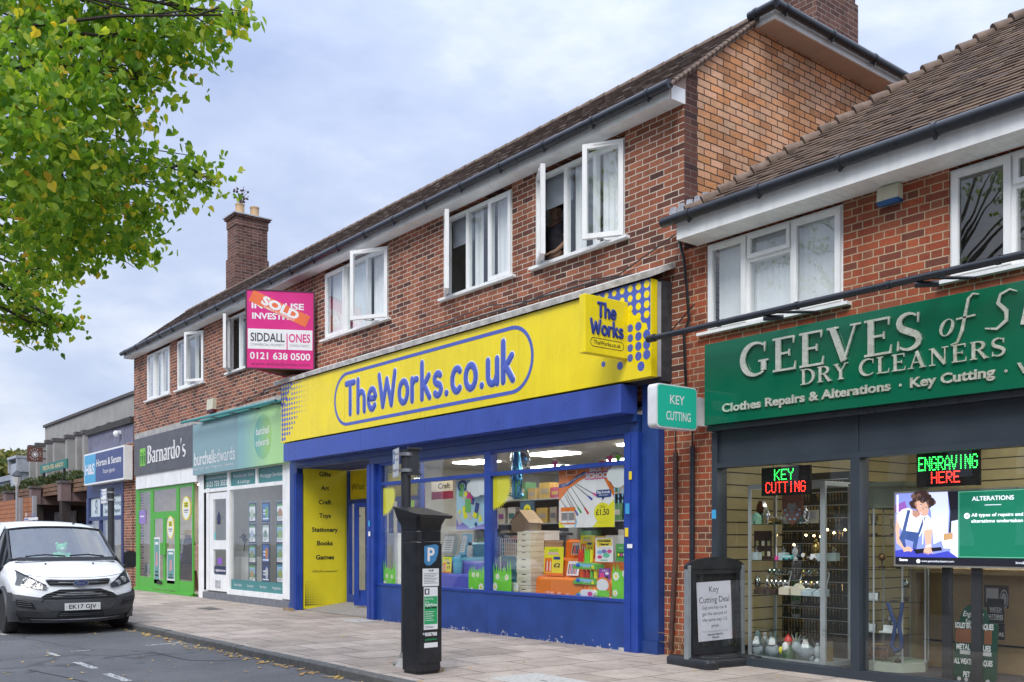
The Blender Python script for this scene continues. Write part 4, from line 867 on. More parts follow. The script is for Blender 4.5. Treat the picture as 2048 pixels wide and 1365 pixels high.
# recessed entrance
YREC=.95
part(sf,'entrance_wall',pm('yellow_entrance_panel',(.72,.62,.015),.5,var=.04),lambda b:b.box(-17.60,-17.55,.0,YREC,.02,2.80))
f=FX(-17.55);mb=MB()
for t,py in(('Gifts',953),('Art',981),('Craft',1009),('Toys',1036),('Stationery',1064),('Books',1091),('Games',1119)):
 z=atx(649,py,-17.55).z;mb.ctext(f,t,.46,z,.085,.003,0,{'Stationery':.58,'Books':.35,'Games':.41,'Gifts':.26,'Art':.18,'Craft':.28,'Toys':.26}[t],bold=.03)
mb.ctext(f,'Gifts for everyone!',.46,atx(649,1145,-17.55).z,.045,.003,0,.55,shear=.2)
for i in range(9):
 for j in range(10):
  s=.024*(1-(i+j*.75)/13)
  if s>.004:mb.disc(f,.04+i*.052,.10+j*.05,s,None,.003,0,8)
mb.build('entrance_lettering',BLKP,sf)
part(sf,'entrance_floor',pm('worn_grey_mat',(.27,.25,.23),.9,var=.2,scale=20),lambda b:b.q((-17.55,-.02,.006),(-14.8,-.02,.006),(-14.8,YREC,.125),(-17.55,YREC,.125)))
part(sf,'entrance_ceiling',pm('blue_entrance_ceiling',(.03,.05,.18),.7),lambda b:b.q((-17.55,-.02,2.799),(-14.8,-.02,2.799),(-14.8,YREC,2.799),(-17.55,YREC,2.799)))
part(sf,'door_frame',BLU2,lambda b:(b.box(-17.55,-17.45,YREC,YREC+.08,.12,2.79),b.box(-14.9,-14.8,YREC,YREC+.08,.12,2.79),b.box(-17.45,-14.9,YREC,YREC+.08,2.12,2.20),b.box(-16.80,-16.72,YREC,YREC+.08,.12,2.12),b.box(-17.45,-16.8,YREC,YREC+.08,.12,.28),b.box(-15.6,-15.5,YREC,YREC+.08,.12,2.12)))
part(sf,'entrance_window',GLSD,lambda b:(b.q((-17.45,YREC+.04,.28),(-16.8,YREC+.04,.28),(-16.8,YREC+.04,2.12),(-17.45,YREC+.04,2.12)),b.q((-14.81,0,.6),(-14.81,YREC,.6),(-14.81,YREC,2.65),(-14.81,0,2.65))))
def toppanel(b):
 f=FY(YREC+.03);b.rect(f,-17.45,-14.9,2.20,2.79,0,0);b.text(f,'What will you discover',-17.40,-15.2,2.40,.12,.002,1,shear=.1);b.rect(f,-16.42,-16.0,2.36,2.375,.002,2)
part(sf,'transom_panel',[pm('yellow_transom',(.75,.58,.012),.5),BLKP,pm('red_ink',(.6,.02,.02),.5)],toppanel)
fr=Fr((-16.52,.56,0),(.8,.375,0));mb=MB();sash(mb,fr,0,.88,.12,2.10,.085,-.02,.025);mb.fbox(fr,.085,.795,.205,.42,-.018,.022)
d=mb.build('door',BLU2,sf);WM[d.name]=Matrix.Identity(4)
mb=MB();mb.tube([fr.p(.14,.3,.08),fr.p(.14,1.95,.08)],.018,8);mb.tube([fr.p(.14,.4,.0),fr.p(.14,.4,.08)],.012,6);mb.tube([fr.p(.14,1.85,.0),fr.p(.14,1.85,.08)],.012,6);mb.build('handle',BLU2,None,smooth=40).parent=d
mb=MB();mb.rect(fr,.085,.795,.42,2.01,0);mb.build('pane',GLSD,None).parent=d
# little stickers on the guides
def sticks(b):
 f=FY(-.182)
 for x,z,w,h,k in((-8.46,1.70,.07,.13,0),(-8.47,1.42,.06,.11,1),(-8.43,1.28,.09,.05,2),(-8.40,2.12,.05,.1,1),(-14.72,1.62,.06,.1,0),(-14.72,1.45,.07,.08,2)):b.rect(f,x,x+w,z,z+h,.001,k)
part(sf,'sticker',[pm('cyan_sticker',(.05,.35,.65),.5),pm('yellow_sticker',(.8,.6,.02),.5),WHT],sticks)

# ================================================================ bookshop interior shell
part(sf,'shop_floor',pm('shop_carpet',(.10,.10,.12),.95),lambda b:b.q((-17.9,YREC,.126),(-7.9,YREC,.126),(-7.9,8,.126),(-17.9,8,.126)))
part(sf,'window_bed',pm('pale_window_bed',(.62,.58,.50),.8),lambda b:b.box(-14.5,-8.3,.02,1.35,.55,.62))
part(sf,'shop_ceiling',pm('ceiling_tile',(.62,.62,.60),.9),lambda b:b.box(-17.9,-7.9,.12,8,3.0,3.05))
LITP=emat('lit_ceiling_panel',(1,.97,.9),9.0)
lamps=MB()
for x in(-16,-13.6,-11.2,-8.9):
 for y in(1.3,3.1,5.2):
  lamps.box(x-.45,x+.45,y-.28,y+.28,2.97,2.998)
part(sf,'ceiling_light',LITP,lambda b:b.raw(lamps.v,lamps.f))

# ================================================================ estate agent's front (white)
ea=thing('shopfront','white framed estate agent front with glazed door and picture window','shopfront',(-20.6,0,0))
Xb=lambda px:X(px,-.05)
x_l,x_r=-22.95,-18.05
part(ea,'frame',WHITEP,lambda b:(b.box(-23.05,-22.72,-.06,.06,.0,2.95),b.box(-22.72,Xb(400),-.05,.05,.2,2.94),b.box(Xb(412),Xb(417),-.045,.05,.2,2.62),b.box(Xb(455),Xb(459.5),-.06,.05,.2,2.95),b.box(Xb(566),-18.0,-.06,.05,.18,2.95),
     b.box(Xb(400),Xb(566),-.055,.05,2.52,2.60),b.box(Xb(511),Xb(515),-.055,.05,2.60,2.94),b.box(Xb(456),Xb(566),-.075,.05,.16,.27),b.box(-22.7,-18.0,-.05,.06,2.94,3.0)))
part(ea,'plinth',pm('grey_stone_plinth',(.17,.18,.20),.7,var=.2,scale=9),lambda b:b.box(-22.72,-18.02,-.085,.05,0,.16))
f=FY(-.02)
def tops(b):
 for x0,x1,t in((Xb(400),Xb(455),None),(Xb(459.5),Xb(511),'r'),(Xb(515),Xb(566),'m')):
  b.rect(f,x0,x1,2.60,2.93,0,0)
  if t is None:b.text(f,'T: 0121 733 3553',x0+.12,x1-.1,2.65,.12,.002,1,bold=.02);b.text(f,'For all your sales and letting needs',x0+.12,x1-.1,2.83,.045,.002,1)
  elif t=='r':b.ctext(f,'Residential Sales',(x0+x1)/2,2.79,.075,.002,1,1.1);b.ctext(f,'& Lettings',(x0+x1)/2,2.65,.075,.002,1,.65)
  else:b.ctext(f,'Mortgage Services',(x0+x1)/2,2.72,.08,.002,1,1.1)
part(ea,'transom_panel',[TEALD,WHT],tops)
part(ea,'pane',GLSD,lambda b:(b.q((Xb(459.5),-.02,.27),(Xb(566),-.02,.27),(Xb(566),-.02,2.52),(Xb(459.5),-.02,2.52)),b.q((Xb(405),-.02,.2),(Xb(412),-.02,.2),(Xb(412),-.02,2.52),(Xb(405),-.02,2.52))))
def strip(b):
 x0,x1=Xb(460),Xb(565.5);b.rect(f,x0,x1,.275,.50,.002,0)
 for k,t in enumerate(('Estate Agents','Surveyors','New Homes','Mortgage Advisors')):b.ctext(f,t,x0+(x1-x0)*(.14+.245*k),.36,.055,.004,1,.42 if k%3==0 else .32)
part(ea,'window_strip',[TEALD,WHT],strip)
dx0,dx1=Xb(417.5),Xb(454.5);f=FY(-.01)
d=part(ea,'door',UPVC,lambda b:(b.fbox(f,dx0,dx0+.22,.2,2.50,-.04,.02),b.fbox(f,dx1-.12,dx1,.2,2.50,-.04,.02),b.fbox(f,dx0+.22,dx1-.12,2.34,2.50,-.04,.02),b.fbox(f,dx0+.22,dx1-.12,.2,.58,-.04,.02),b.fbox(f,dx0+.22,dx1-.12,1.17,1.38,-.04,.02)))
mb=MB();mb.rect(f,dx0+.22,dx1-.12,.58,1.17,0);mb.rect(f,dx0+.22,dx1-.12,1.38,2.34,0);mb.build('pane',GLSD,None).parent=d
mb=MB();mb.fbox(f,dx0+.38,dx0+.68,.28,.45,.02,.035);mb.build('letter_plate',LEAD,None).parent=d
mb=MB();mb.rect(f,dx0+.25,dx1-.13,.60,.78,.004,0);mb.rect(f,dx0+.45,dx0+.72,.82,.97,.004,1);mb.text(f,'rightmove',dx0+.32,dx1-.2,.66,.05,.006,2,bold=.03)
mb.flat(f,[(dx0+.44,1.75),(dx0+.62,1.75),(dx0+.62,1.95),(dx0+.53,2.06),(dx0+.44,1.95)],.004,0);mb.rect(f,dx0+.25,dx0+.36,1.40,1.56,.004,3);mb.build('sticker',[pm('navy_sticker',(.02,.03,.09),.5),pm('violet_sticker',(.25,.10,.5),.5),WHT,pm('aqua_sticker',(.15,.5,.5),.5)],None).parent=d
part(ea,'interior',PLAST,lambda b:(b.box(-23.1,-18.1,3.6,3.7,0,3.0),b.box(-23.1,-18.1,.1,3.6,.02,.06),b.box(-23.1,-18.1,.1,3.6,2.98,3.04)))
part(ea,'ceiling_light',emat('office_light',(1,.98,.92),5),lambda b:(b.box(-22.3,-21.4,1.3,1.7,2.95,2.978),b.box(-20,-19.1,1.3,1.7,2.95,2.978)))
# property cards hung in the window: 4 rows of 3
CARDC=[((.12,.34,.08),(.55,.60,.50)),((.05,.22,.55),(.25,.50,.10)),((.10,.35,.10),(.50,.25,.12)),((.10,.30,.10),(.45,.48,.65)),((.50,.58,.48),(.20,.30,.22)),((.10,.30,.08),(.30,.45,.12)),((.08,.35,.12),(.35,.35,.20)),((.04,.16,.50),(.70,.25,.03)),((.06,.35,.40),(.30,.40,.12)),((.10,.35,.10),(.50,.33,.16)),((.01,.04,.20),(.60,.62,.65)),((.05,.30,.50),(.35,.40,.05))]
CARDL=['property card with green head and white wedge, top left of the window grid','blue and lime property card, top centre of the window grid','property card with orange gable house, top right of the window grid','property card with lilac town view, second row left','pale green property card with a small tree picture, second row centre','property card of a green field, second row right','property card of a white bungalow, third row left','blue property card with a large orange tag, third row centre','property card with teal sky and trees, third row right','property card of brick terrace under a green head, bottom left','navy property card with a large white letter shape, bottom centre','property card with blue sky over yellow field, bottom right']
SILV=pm('clear_acrylic_edge',(.45,.47,.48),.2)
for k in range(12):
 r,c=divmod(k,3);px=(498,524.5,553)[c];pyt=((1007,1048.5,1089,1128),(1006,1048,1088,1127),(1005,1047,1087,1127))[c][r];w=.36 if c<2 else .40;h=.36
 a=at(px,pyt,.06);f=FY(.06);x0,z1=a.x,a.z;x1,z0=x0+w,z1-.42
 o=thing('property_card',CARDL[k],'property card',(x0,.06,z0),0,'property cards in the estate agent window')
 mb=MB();mb.fbox(f,x0-.05,x1+.05,z0-.05,z1+.05,-.012,-.006);mb.build('holder',glass('clear_acrylic',(.82,.85,.86),2.2),o)
 mb=MB();mb.fbox(f,x0,x1,z0,z1,-.005,0,3);c0,c1=CARDC[k];W_=w-.06;H_=.36;xa,za=x0+.03,z0+.03
 if k in(1,7,10):
  mb.rect(f,xa,xa+W_,za,za+H_,.001,0);mb.disc(f,xa+W_*.66,za+H_*.52,W_*.24,H_*.36,.002,1,14);mb.rect(f,xa+.03,xa+W_*.42,za+H_*.55,za+H_*.66,.002,2);mb.rect(f,xa+.03,xa+W_*.5,za+H_*.38,za+H_*.46,.002,2);mb.rect(f,xa,xa+W_,za+.03,za+.06,.002,2)
 else:
  mb.rect(f,xa,xa+W_,za,za+H_,.001,2);mb.rect(f,xa,xa+W_,za+H_*.86,za+H_,.002,0);mb.rect(f,xa,xa+W_,za+H_*.25,za+H_*.84,.002,4 if k>4 else 2)
  mb.flat(f,[(xa,za+H_*.25),(xa+W_,za+H_*.25),(xa+W_,za+H_*.42),(xa+W_*.75,za+H_*.5),(xa+W_*.45,za+H_*.42),(xa,za+H_*.55)],.003,0)
  mb.flat(f,[(xa+W_*.15,za+H_*.28),(xa+W_*.75,za+H_*.28),(xa+W_*.75,za+H_*.55),(xa+W_*.45,za+H_*.76),(xa+W_*.15,za+H_*.55)],.004,1)
  for q in range(3):mb.rect(f,xa+.03,xa+W_*(.9-.15*q),za+H_*(.18-.06*q),za+H_*(.20-.06*q),.003,3)
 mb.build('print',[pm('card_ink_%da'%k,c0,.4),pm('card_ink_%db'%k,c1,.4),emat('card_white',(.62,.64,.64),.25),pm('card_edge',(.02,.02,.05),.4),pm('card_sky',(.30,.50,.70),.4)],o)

# ================================================================ charity shop front (green)
GRN=pm('bright_green_paint',(.075,.40,.035),.4,var=.06,scale=5)
ch=thing('shopfront','bright green charity shop front with double doors and side windows','shopfront',(-25.5,0,0))
Xc=lambda px:X(px,-.05)
cx=[Xc(p)for p in(270,277,299,304.5,350.5,356,385)]
part(ch,'frame',GRN,lambda b:(b.box(cx[0],cx[1],-.03,.0,0,2.86),b.box(cx[2],cx[3],-.03,.0,.0,2.80),b.box(cx[4],cx[5],-.03,.0,0,2.80),b.box(cx[6]-.08,cx[6],-.03,.0,0,2.80),b.box(cx[1],cx[6]-.08,-.028,.0,2.72,2.80),b.box(cx[3],cx[4],-.026,.0,2.05,2.14),
     b.box(cx[1],cx[2],-.024,.0,.0,.38),b.box(cx[5],cx[6]-.08,-.024,.0,.0,.36),b.box(cx[0],cx[6],-.10,.04,0,.06)))
part(ch,'white_board',WHITEP,lambda b:b.box(-27.76,-23.07,-.08,.05,2.81,3.19))
part(ch,'pane',GLSD,lambda b:[b.q((a,-.012,z0),(c,-.012,z0),(c,-.012,z1),(a,-.012,z1))for a,c,z0,z1 in((cx[1],cx[2],.38,2.72),(cx[3],cx[4],2.14,2.72),(cx[5],cx[6]-.08,.36,2.72))])
mid=(cx[3]+cx[4])/2
for x0,x1 in((cx[3],mid-.005),(mid+.005,cx[4])):
 f=FY(-.02);mb=MB();sash(mb,f,x0,x1,.08,2.05,.09,-.02,.012);mb.fbox(f,x0+.09,x1-.09,.17,.34,-.018,.01);d=mb.build('door',GRN,ch)
 mb=MB();mb.rect(f,x0+.09,x1-.09,.34,1.96,0);mb.build('pane',GLSD,None).parent=d
 hx=x1-.1 if x0==cx[3]else x0+.1;mb=MB();mb.fbox(f,hx-.09,hx+.09,1.0,1.32,.03,.06);mb.build('handle',GRN,None,bevel=.01).parent=d
 if x0==cx[3]:mb=MB();mb.fbox(f,x0+.35,x0+.75,.22,.30,.02,.03);mb.build('letter_plate',BLKP,None).parent=d
part(ch,'interior',pm('charity_interior',(.48,.43,.37),.9),lambda b:(b.box(-27.9,-23.35,4.0,4.1,0,3.0),b.box(-28.0,-27.9,.1,4.1,0,3.0),b.box(-27.9,-23.3,.1,4,0.01,.05),b.box(-28,-23.3,.1,4,2.98,3.03)))
part(ch,'ceiling_light',emat('charity_light',(1,.95,.85),14),lambda b:(b.box(-27,-26,1.4,1.8,2.95,2.975),b.box(-25,-24,1.4,1.8,2.95,2.975)))

# ================================================================ dry cleaner's front (dark grey)
DG=pm('anthracite_frame',(.034,.045,.058),.42,var=.06,scale=3)
dc=thing('shopfront',"anthracite grey dry cleaner's front with full height shop windows",'shopfront',(-2,0,0))
Yd=-.05
def anth(b):
 b.box(-7.18,-7.10,Yd-.04,.08,0,2.6);b.box(-7.10,9,Yd-.01,.06,2.245,2.60);b.box(-7.10,9,Yd-.045,.06,2.19,2.244);b.box(-7.10,9,Yd-.05,.06,0,.085)
 for x in(-5.42,-3.3,-1.2,1.0,3.2,5.4):b.box(x,x+.10,Yd-.045,.07,.085,2.189);b.box(x+.02,x+.07,Yd-.02,.0,2.245,2.60)
part(dc,'frame',DG,anth)
part(dc,'pane',GLSD,lambda b:[b.q((x0,Yd+.01,.085),(x1,Yd+.01,.085),(x1,Yd+.01,2.19),(x0,Yd+.01,2.19))for x0,x1 in((-7.10,-5.42),(-5.32,-3.3),(-3.2,-1.2),(-1.1,1.0),(1.1,3.2),(3.3,5.4))])
def stk(b):
 f=FY(-.091)
 b.rect(f,-7.178,-7.115,1.62,1.72,.001,0)
part(dc,'sticker',pm('cyan_sticker',(.05,.35,.65),.5),stk)
SLAT=pm('pale_slatwall',(.42,.36,.19),.6,var=.05)
def slats(b):
 z=.1
 while z<3.0:b.box(-7.62,-7.45,.10,5.0,z,min(z+.135,3.0));b.box(-7.45,6,4.6,4.75,z,min(z+.135,3.0));z+=.15
part(dc,'slat_wall',SLAT,slats)
part(dc,'slat_groove',BLKP,lambda b:(b.box(-7.63,-7.47,.1,5.0,.05,3.0),b.box(-7.45,6,4.63,4.76,.05,3.0)))
part(dc,'shop_floor',pm('dark_shop_carpet',(.055,.05,.055),.95,var=.2,scale=40),lambda b:b.box(-7.6,8,.06,5,.0,.03))
part(dc,'shop_ceiling',pm('white_ceiling',(.62,.62,.60),.9),lambda b:b.box(-7.6,8,.1,5,2.9,2.98))
part(dc,'light_tube',emat('lit_tube',(1,.98,.92),15),lambda b:[b.box(x,x+1.1,y,y+.1,2.82,2.86)for x,y in((-6.2,1.2),(-4.6,.9),(-4.6,2.4),(-2.6,.9),(-2.4,2.4),(-6.2,3.2),(-.5,1.4))])
# ================================================================ single-storey estate agent at the far end
NAVB=pm('navy_shopfront_paint',(.035,.055,.16),.45,var=.08);SLATE=pm('slate_grey_board',(.16,.16,.22),.7,var=.25,scale=5)
hs=thing('shop_building','low flat-roofed shop with navy front and dark slate parapet beyond the charity shop','building',(-30.2,3,0))
part(hs,'wall',B_FRONT,lambda b:(b.box(-28.95,XL-.004,-.05,.3,0,4.16),b.box(-32.9,-28.2,6,6.2,0,4.9),b.box(-32.9,-32.75,.06,6,0,4.9)))
part(hs,'parapet',SLATE,lambda b:(b.box(-32.75,-28.96,-.03,.2,4.12,4.72),b.box(-28.955,XL-.005,-.025,.2,4.165,4.70)))
part(hs,'coping',pm('dark_coping',(.05,.048,.045),.9,var=.35,scale=9),lambda b:b.box(-32.82,XL-.006,-.10,.3,4.722,4.90))
part(hs,'roof',DARKIN,lambda b:b.box(-32.75,-28.3,.2,6,4.4,4.5))
part(hs,'fascia_board',NAVB,lambda b:(b.box(-32.75,-28.96,-.06,.1,2.72,4.10)))
part(hs,'frame',NAVB,lambda b:(b.box(-32.75,-32.5,-.08,.1,0,2.72),b.box(-29.12,-28.96,-.08,.1,0,2.72),b.box(-32.5,-29.12,-.07,.1,2.0,2.12),b.box(-31.4,-31.28,-.07,.1,0,2.0),b.box(-30.4,-30.3,-.07,.1,0,2.72),b.box(-31.25,-31.17,-.07,.1,2.12,2.72),b.box(-32.5,-29.12,-.07,.1,0,.5)))
part(hs,'pane',GLSD,lambda b:b.q((-32.5,-.02,.5),(-29.12,-.02,.5),(-29.12,-.02,2.0),(-32.5,-.02,2.0)))
def hsp(b):
 f=FY(-.01)
 for x0,x1,t in((-32.45,-31.25,('','RICS')),(-31.17,-30.4,('Residential','Sales')),(-30.3,-29.14,('Lettings','Management'))):
  b.rect(f,x0,x1,2.12,2.70,0,0)
  if t[0]:b.ctext(f,t[0],(x0+x1)/2,2.45,.12,.003,1,(x1-x0)*.8)
  b.ctext(f,t[1],(x0+x1)/2,2.22,.12,.003,1,(x1-x0)*(.5 if t[0]else .3))
  if not t[0]:b.disc(f,(x0+x1)/2,2.5,.12,.15,.003,1,12);b.disc(f,(x0+x1)/2+.03,2.5,.06,.1,.004,0,12)
part(hs,'window_panel',[pm('pale_aqua_panel',(.58,.68,.70),.4),pm('navy_print2',(.02,.05,.16),.5)],hsp)
part(hs,'interior',PLAST,lambda b:(b.box(-32.6,-28.4,3,3.1,0,2.9),b.box(-32.7,-32.6,.12,3.1,0,2.9),b.box(-32.6,-28.3,.1,3,.01,.05)))
part(hs,'ceiling_light',emat('agent_light',(1,.95,.85),12),lambda b:b.box(-31.5,-30,1,1.4,2.6,2.64))
NB=pm('navy_sign_panel',(.018,.035,.17),.3,var=.04);CY=pm('cyan_sign_panel',(.03,.36,.62),.3,var=.04)
hsn=thing('shop_sign','navy and cyan box sign lettered Horton & Senate Estate agents','shop sign',(-30,-.2,3.1))
mb=MB();mb.box(-32.17,-28.1,-.298,-.065,3.1,4.07);mb.build('casing',UPVC,hsn)
def hst(b):
 f=FY(-.30);b.rect(f,-32.1,-30.05,3.16,4.02,.0,0)if False else None
 b.rect(f,-32.12,-30.9,3.15,4.02,.001,1);b.rect(f,-30.9,-28.16,3.15,4.02,.001,0)
 b.text(f,'H&S',-32.0,-31.0,3.42,.30,.004,2,bold=.03);b.text(f,'Horton & Senate',-30.8,-28.35,3.62,.20,.004,2,bold=.02);b.text(f,'Estate agents',-30.1,-28.95,3.38,.12,.004,2)
part(hsn,'panel',[NB,CY,WHT],hst)
cam1=thing('security_camera','small white dome security camera on the slate parapet','camera',(-29.3,-.1,4.45));part(cam1,'body',UPVC,lambda b:(b.ell((-29.3,-.16,4.5),.09,.09,.09),b.box(-29.33,-29.27,-.1,-.03,4.5,4.6)))
wall_b=thing('alarm_box','cream meter box on the brick pier beside the navy sign','alarm box',(-28.6,-.06,3.55));part(wall_b,'cover',pm('cream_plastic',(.62,.60,.46),.5),lambda b:b.box(-28.75,-28.5,-.16,-.052,3.5,3.95),bevel=.01)

# ================================================================ grey rendered hall with pilaster fins
REND=pm('grey_render',(.33,.32,.30),.85,var=.12,scale=2,bump=.2);CAPM=pm('dark_cap',(.10,.09,.085),.8,var=.2)
hall=thing('grey_building','tall grey rendered hall with dark-capped vertical fins and narrow windows','building',(-42,6,0))
Yh=3.0;xl=X(90,Yh);ztop=at(90,851,Yh).z
part(hall,'wall',REND,lambda b:b.box(xl,-26,Yh,14,0,ztop-.12))
part(hall,'coping',CAPM,lambda b:b.box(xl-.1,-26,Yh-.08,14.1,ztop-.119,ztop))
for a,c,py in((84,101,877),(104,116,872),(119,137,866),(139,152,862),(159,179,855),(187,200,849),(202,215,845),(223,247,837),(255,270,829)):
 x1=X(c,Yh);x0=min(X(a,2.1),x1-.3);z=at(c,py,2.1).z
 w=part(hall,'pilaster',REND,lambda b:b.box(x0,x1,2.1,Yh-.002,0,z-.15))
 part(hall,'pilaster_cap',CAPM,lambda b:b.box(x0-.04,x1+.04,2.04,Yh-.003,z-.149,z))
for px in(107,118,141,158):x=X(px,Yh);part(hall,'window',DARKIN,lambda b:b.box(x-.05,x+.45,Yh-.03,Yh-.004,2.2,5.3))
# ================================================================ restaurant with timber planter canopy
TIMB=pm('weathered_planter_board',(.17,.095,.055),.85,var=.3,scale=5);BEAM=pm('mauve_painted_beam',(.19,.13,.125),.7,var=.1)
rest=thing('restaurant_building','low restaurant with planted timber canopy on mauve beams','building',(-40,0,0))
Yr=0.1;xa,xb=-62.0,X(179,Yr);zb0=at(100,991.5,Yr).z;zt0=at(100,967,Yr).z
def boards(b):
 h=(zt0-zb0)/3
 for k in range(3):
  x=xa
  while x<xb:w=random.uniform(2.2,3.4);b.box(x,min(x+w,xb)-.02,Yr-.02*random.random(),Yr+.06,zb0+k*h,zb0+(k+1)*h-.025);x+=w
part(rest,'planter',TIMB,boards)
part(rest,'canopy',pm('dark_canopy',(.06,.045,.04),.8),lambda b:b.box(xa,xb,Yr+.07,2.05,zb0+.02,zt0-.15))
for px in(8,60,119,20-60):
 x1=X(px+6,Yr-.35);part(rest,'beam',BEAM,lambda b:(b.box(x1-.45,x1,Yr-.40,Yr-.08,zb0-.30,zb0+.30),b.box(x1-.5,x1-.05,Yr-.079,1.88,zb0-.30,zb0-.01)))
 part(rest,'beam_cap',CAPM,lambda b:b.box(x1-.5,x1+.04,Yr-.44,Yr-.06,zb0+.301,zb0+.38))
part(rest,'front_wall',pm('dark_brown_front',(.05,.04,.04),.7),lambda b:(b.box(xa,-33.2,1.9,2.0,0,zb0),*[b.box(x,x+.35,.25,.55,0,zb0)for x in(-37.5,-41.5,-46,-51)]))
part(rest,'window',pm('pale_window_display',(.45,.48,.45),.3,var=.5,scale=2),lambda b:[b.box(x,x+1.4,1.84,1.89,.9,2.6)for x in(-36.5,-38.4,-43,-45)])
# greenery along the planter
def foliage(name,mats,pts,n,size,parent=None,seed=1,flat=False):
 """small leaf-sized faces scattered round the given (centre, radius) blobs"""
 r=np.random.default_rng(seed);mb=MB();tot=sum(q[1]**2 for q in pts)
 for c,rad in pts:
  k=max(6,int(n*rad**2/tot));d=r.normal(size=(k,3));d/=np.linalg.norm(d,axis=1)[:,None];rr=rad*r.uniform(.35,1.05,k)**.6
  P=np.array(c)+d*rr[:,None]*np.array([1,1,.8])
  A=r.normal(size=(k,3));A/=np.linalg.norm(A,axis=1)[:,None];B=np.cross(A,r.normal(size=(k,3)));B/=np.linalg.norm(B,axis=1)[:,None];s=size*r.uniform(.6,1.3,k)
  for i in range(k):
   p,a,b_=P[i],A[i]*s[i],B[i]*s[i]*.55;j=len(mb.v);mb.v+=[tuple(p-a),tuple(p-b_),tuple(p+a),tuple(p+b_)];mb.f.append((j,j+1,j+2,j+3));mb.m.append(0)
 return mb.build(name,mats,parent)
def leafmat(name,cols,trans=.35,rough=.55):
 m=bpy.data.materials.new(name);m.use_nodes=True;t=m.node_tree;L=t.links.new;p=t.nodes['Principled BSDF'];o=t.nodes['Material Output']
 g=_n(t,'ShaderNodeNewGeometry');rp=_n(t,'ShaderNodeValToRGB');el=rp.color_ramp.elements
 while len(el)<len(cols):el.new(.5)
 for i,(ps,c)in enumerate(cols):el[i].position=ps;el[i].color=(*c,1)
 L(g.outputs['Random Per Island'],rp.inputs[0]);L(rp.outputs[0],p.inputs['Base Color']);p.inputs['Roughness'].default_value=rough;p.inputs['Specular IOR Level'].default_value=.4
 tl=_n(t,'ShaderNodeBsdfTranslucent');sc=_n(t,'ShaderNodeVectorMath',operation='MULTIPLY');sc.inputs[1].default_value=(1.5,1.35,.7);L(rp.outputs[0],sc.inputs[0]);L(sc.outputs[0],tl.inputs[0])
 ms=_n(t,'ShaderNodeMixShader');ms.inputs[0].default_value=trans;L(p.outputs[0],ms.inputs[1]);L(tl.outputs[0],ms.inputs[2]);L(ms.outputs[0],o.inputs[0]);return m
LF_HEDGE=leafmat('planter_leaves',[(0,(.03,.06,.025)),(.5,(.06,.10,.035)),(.8,(.10,.11,.05)),(1,(.14,.09,.05))]);LF_FAR=leafmat('autumn_tree_leaves',[(0,(.05,.085,.02)),(.5,(.12,.15,.03)),(.8,(.20,.19,.04)),(1,(.26,.20,.05))])
pts=[((xb-.15-.55*k+random.uniform(-.2,.2),Yr+.35+random.uniform(-.15,.25),zt0+random.uniform(.0,.16)),random.uniform(.26,.42))for k in range(50)]
ph=thing('planter_plants','straggly green and brown plants growing along the top of the timber canopy','plants',(-42,Yr+.3,zt0));foliage('leaves',LF_HEDGE,pts,6500,.085,ph,3)
part(ph,'stem',pm('thin_stem',(.06,.045,.03),.9),lambda b:[b.tube([(p[0][0],p[0][1],zt0-.05),(p[0][0]+random.uniform(-.15,.15),p[0][1],zt0+.3)],.01,4)for p in pts])
# restaurant signs
xs_=X(87,2.0);pa,pb=atx(54,924,xs_),atx(85,895,xs_)
rs=thing('projecting_sign','rusty square sign with a white sunburst and ring of letters on the grey hall','restaurant sign',(xs_,pb.y,pa.z));f=FX(xs_+.05);ya,yb,za_,zb_=pa.y,pb.y,atx(70,924,xs_).z,atx(70,895,xs_).z
part(rs,'plate',pm('rusted_plate',(.13,.05,.035),.8,var=.3),lambda b:b.box(xs_,xs_+.05,ya,yb,za_,zb_))
def ring(b):
 cx,cz,r=(ya+yb)/2,(za_+zb_)/2,(yb-ya)*.40;b.disc(f,cx,cz,r*.26,None,.004,0,12)
 for k in range(16):t=2*math.pi*k/16;b.ribbon(f,[(cx+r*.34*math.cos(t),cz+r*.34*math.sin(t)),(cx+r*.58*math.cos(t),cz+r*.58*math.sin(t))],r*.07,.002,.004)
 s='FIESTA DEL ASADO '
 for k,q in enumerate(s):
  t=math.pi*.95-2*math.pi*k/len(s)
  if q!=' ':g=Fr(f.p(cx+r*.9*math.cos(t),cz+r*.9*math.sin(t)),f.R*math.sin(t)-f.U*math.cos(t),f.R*math.cos(t)+f.U*math.sin(t));b.ctext(g,q,0,-r*.12,r*.24,.004,0)
part(rs,'lettering',WHT,ring);part(rs,'bracket',GUT,lambda b:[b.tube([(xs_+.02,yb,z),(xs_+.02,yb+.5,z)],.03,6)for z in(za_+.15,zb_-.15)])
Yk2=.35;a2,c2=at(80,940,Yk2),at(133,922,Yk2);z0=at(80,948,Yk2).z;z1=at(80,931,Yk2).z
gs2=thing('restaurant_sign','long green name board with cream capitals above the planted canopy','restaurant sign',(a2.x,Yk2,z0));part(gs2,'board',pm('sea_green_board',(.02,.17,.14),.5),lambda b:b.box(a2.x,c2.x,Yk2,Yk2+.06,z0,z1))
part(gs2,'lettering',pm('cream_print',(.62,.55,.32),.5),lambda b:b.text(FY(Yk2),'FIESTA DEL ASADO',a2.x+.5,c2.x-.4,z0+(z1-z0)*.28,(z1-z0)*.45,.01,0,bold=.03));part(gs2,'leg',GUT,lambda b:[b.tube([(x,Yk2+.03,zt0-.1),(x,Yk2+.03,z0+.02)],.05,6)for x in(a2.x+.5,c2.x-.4)])
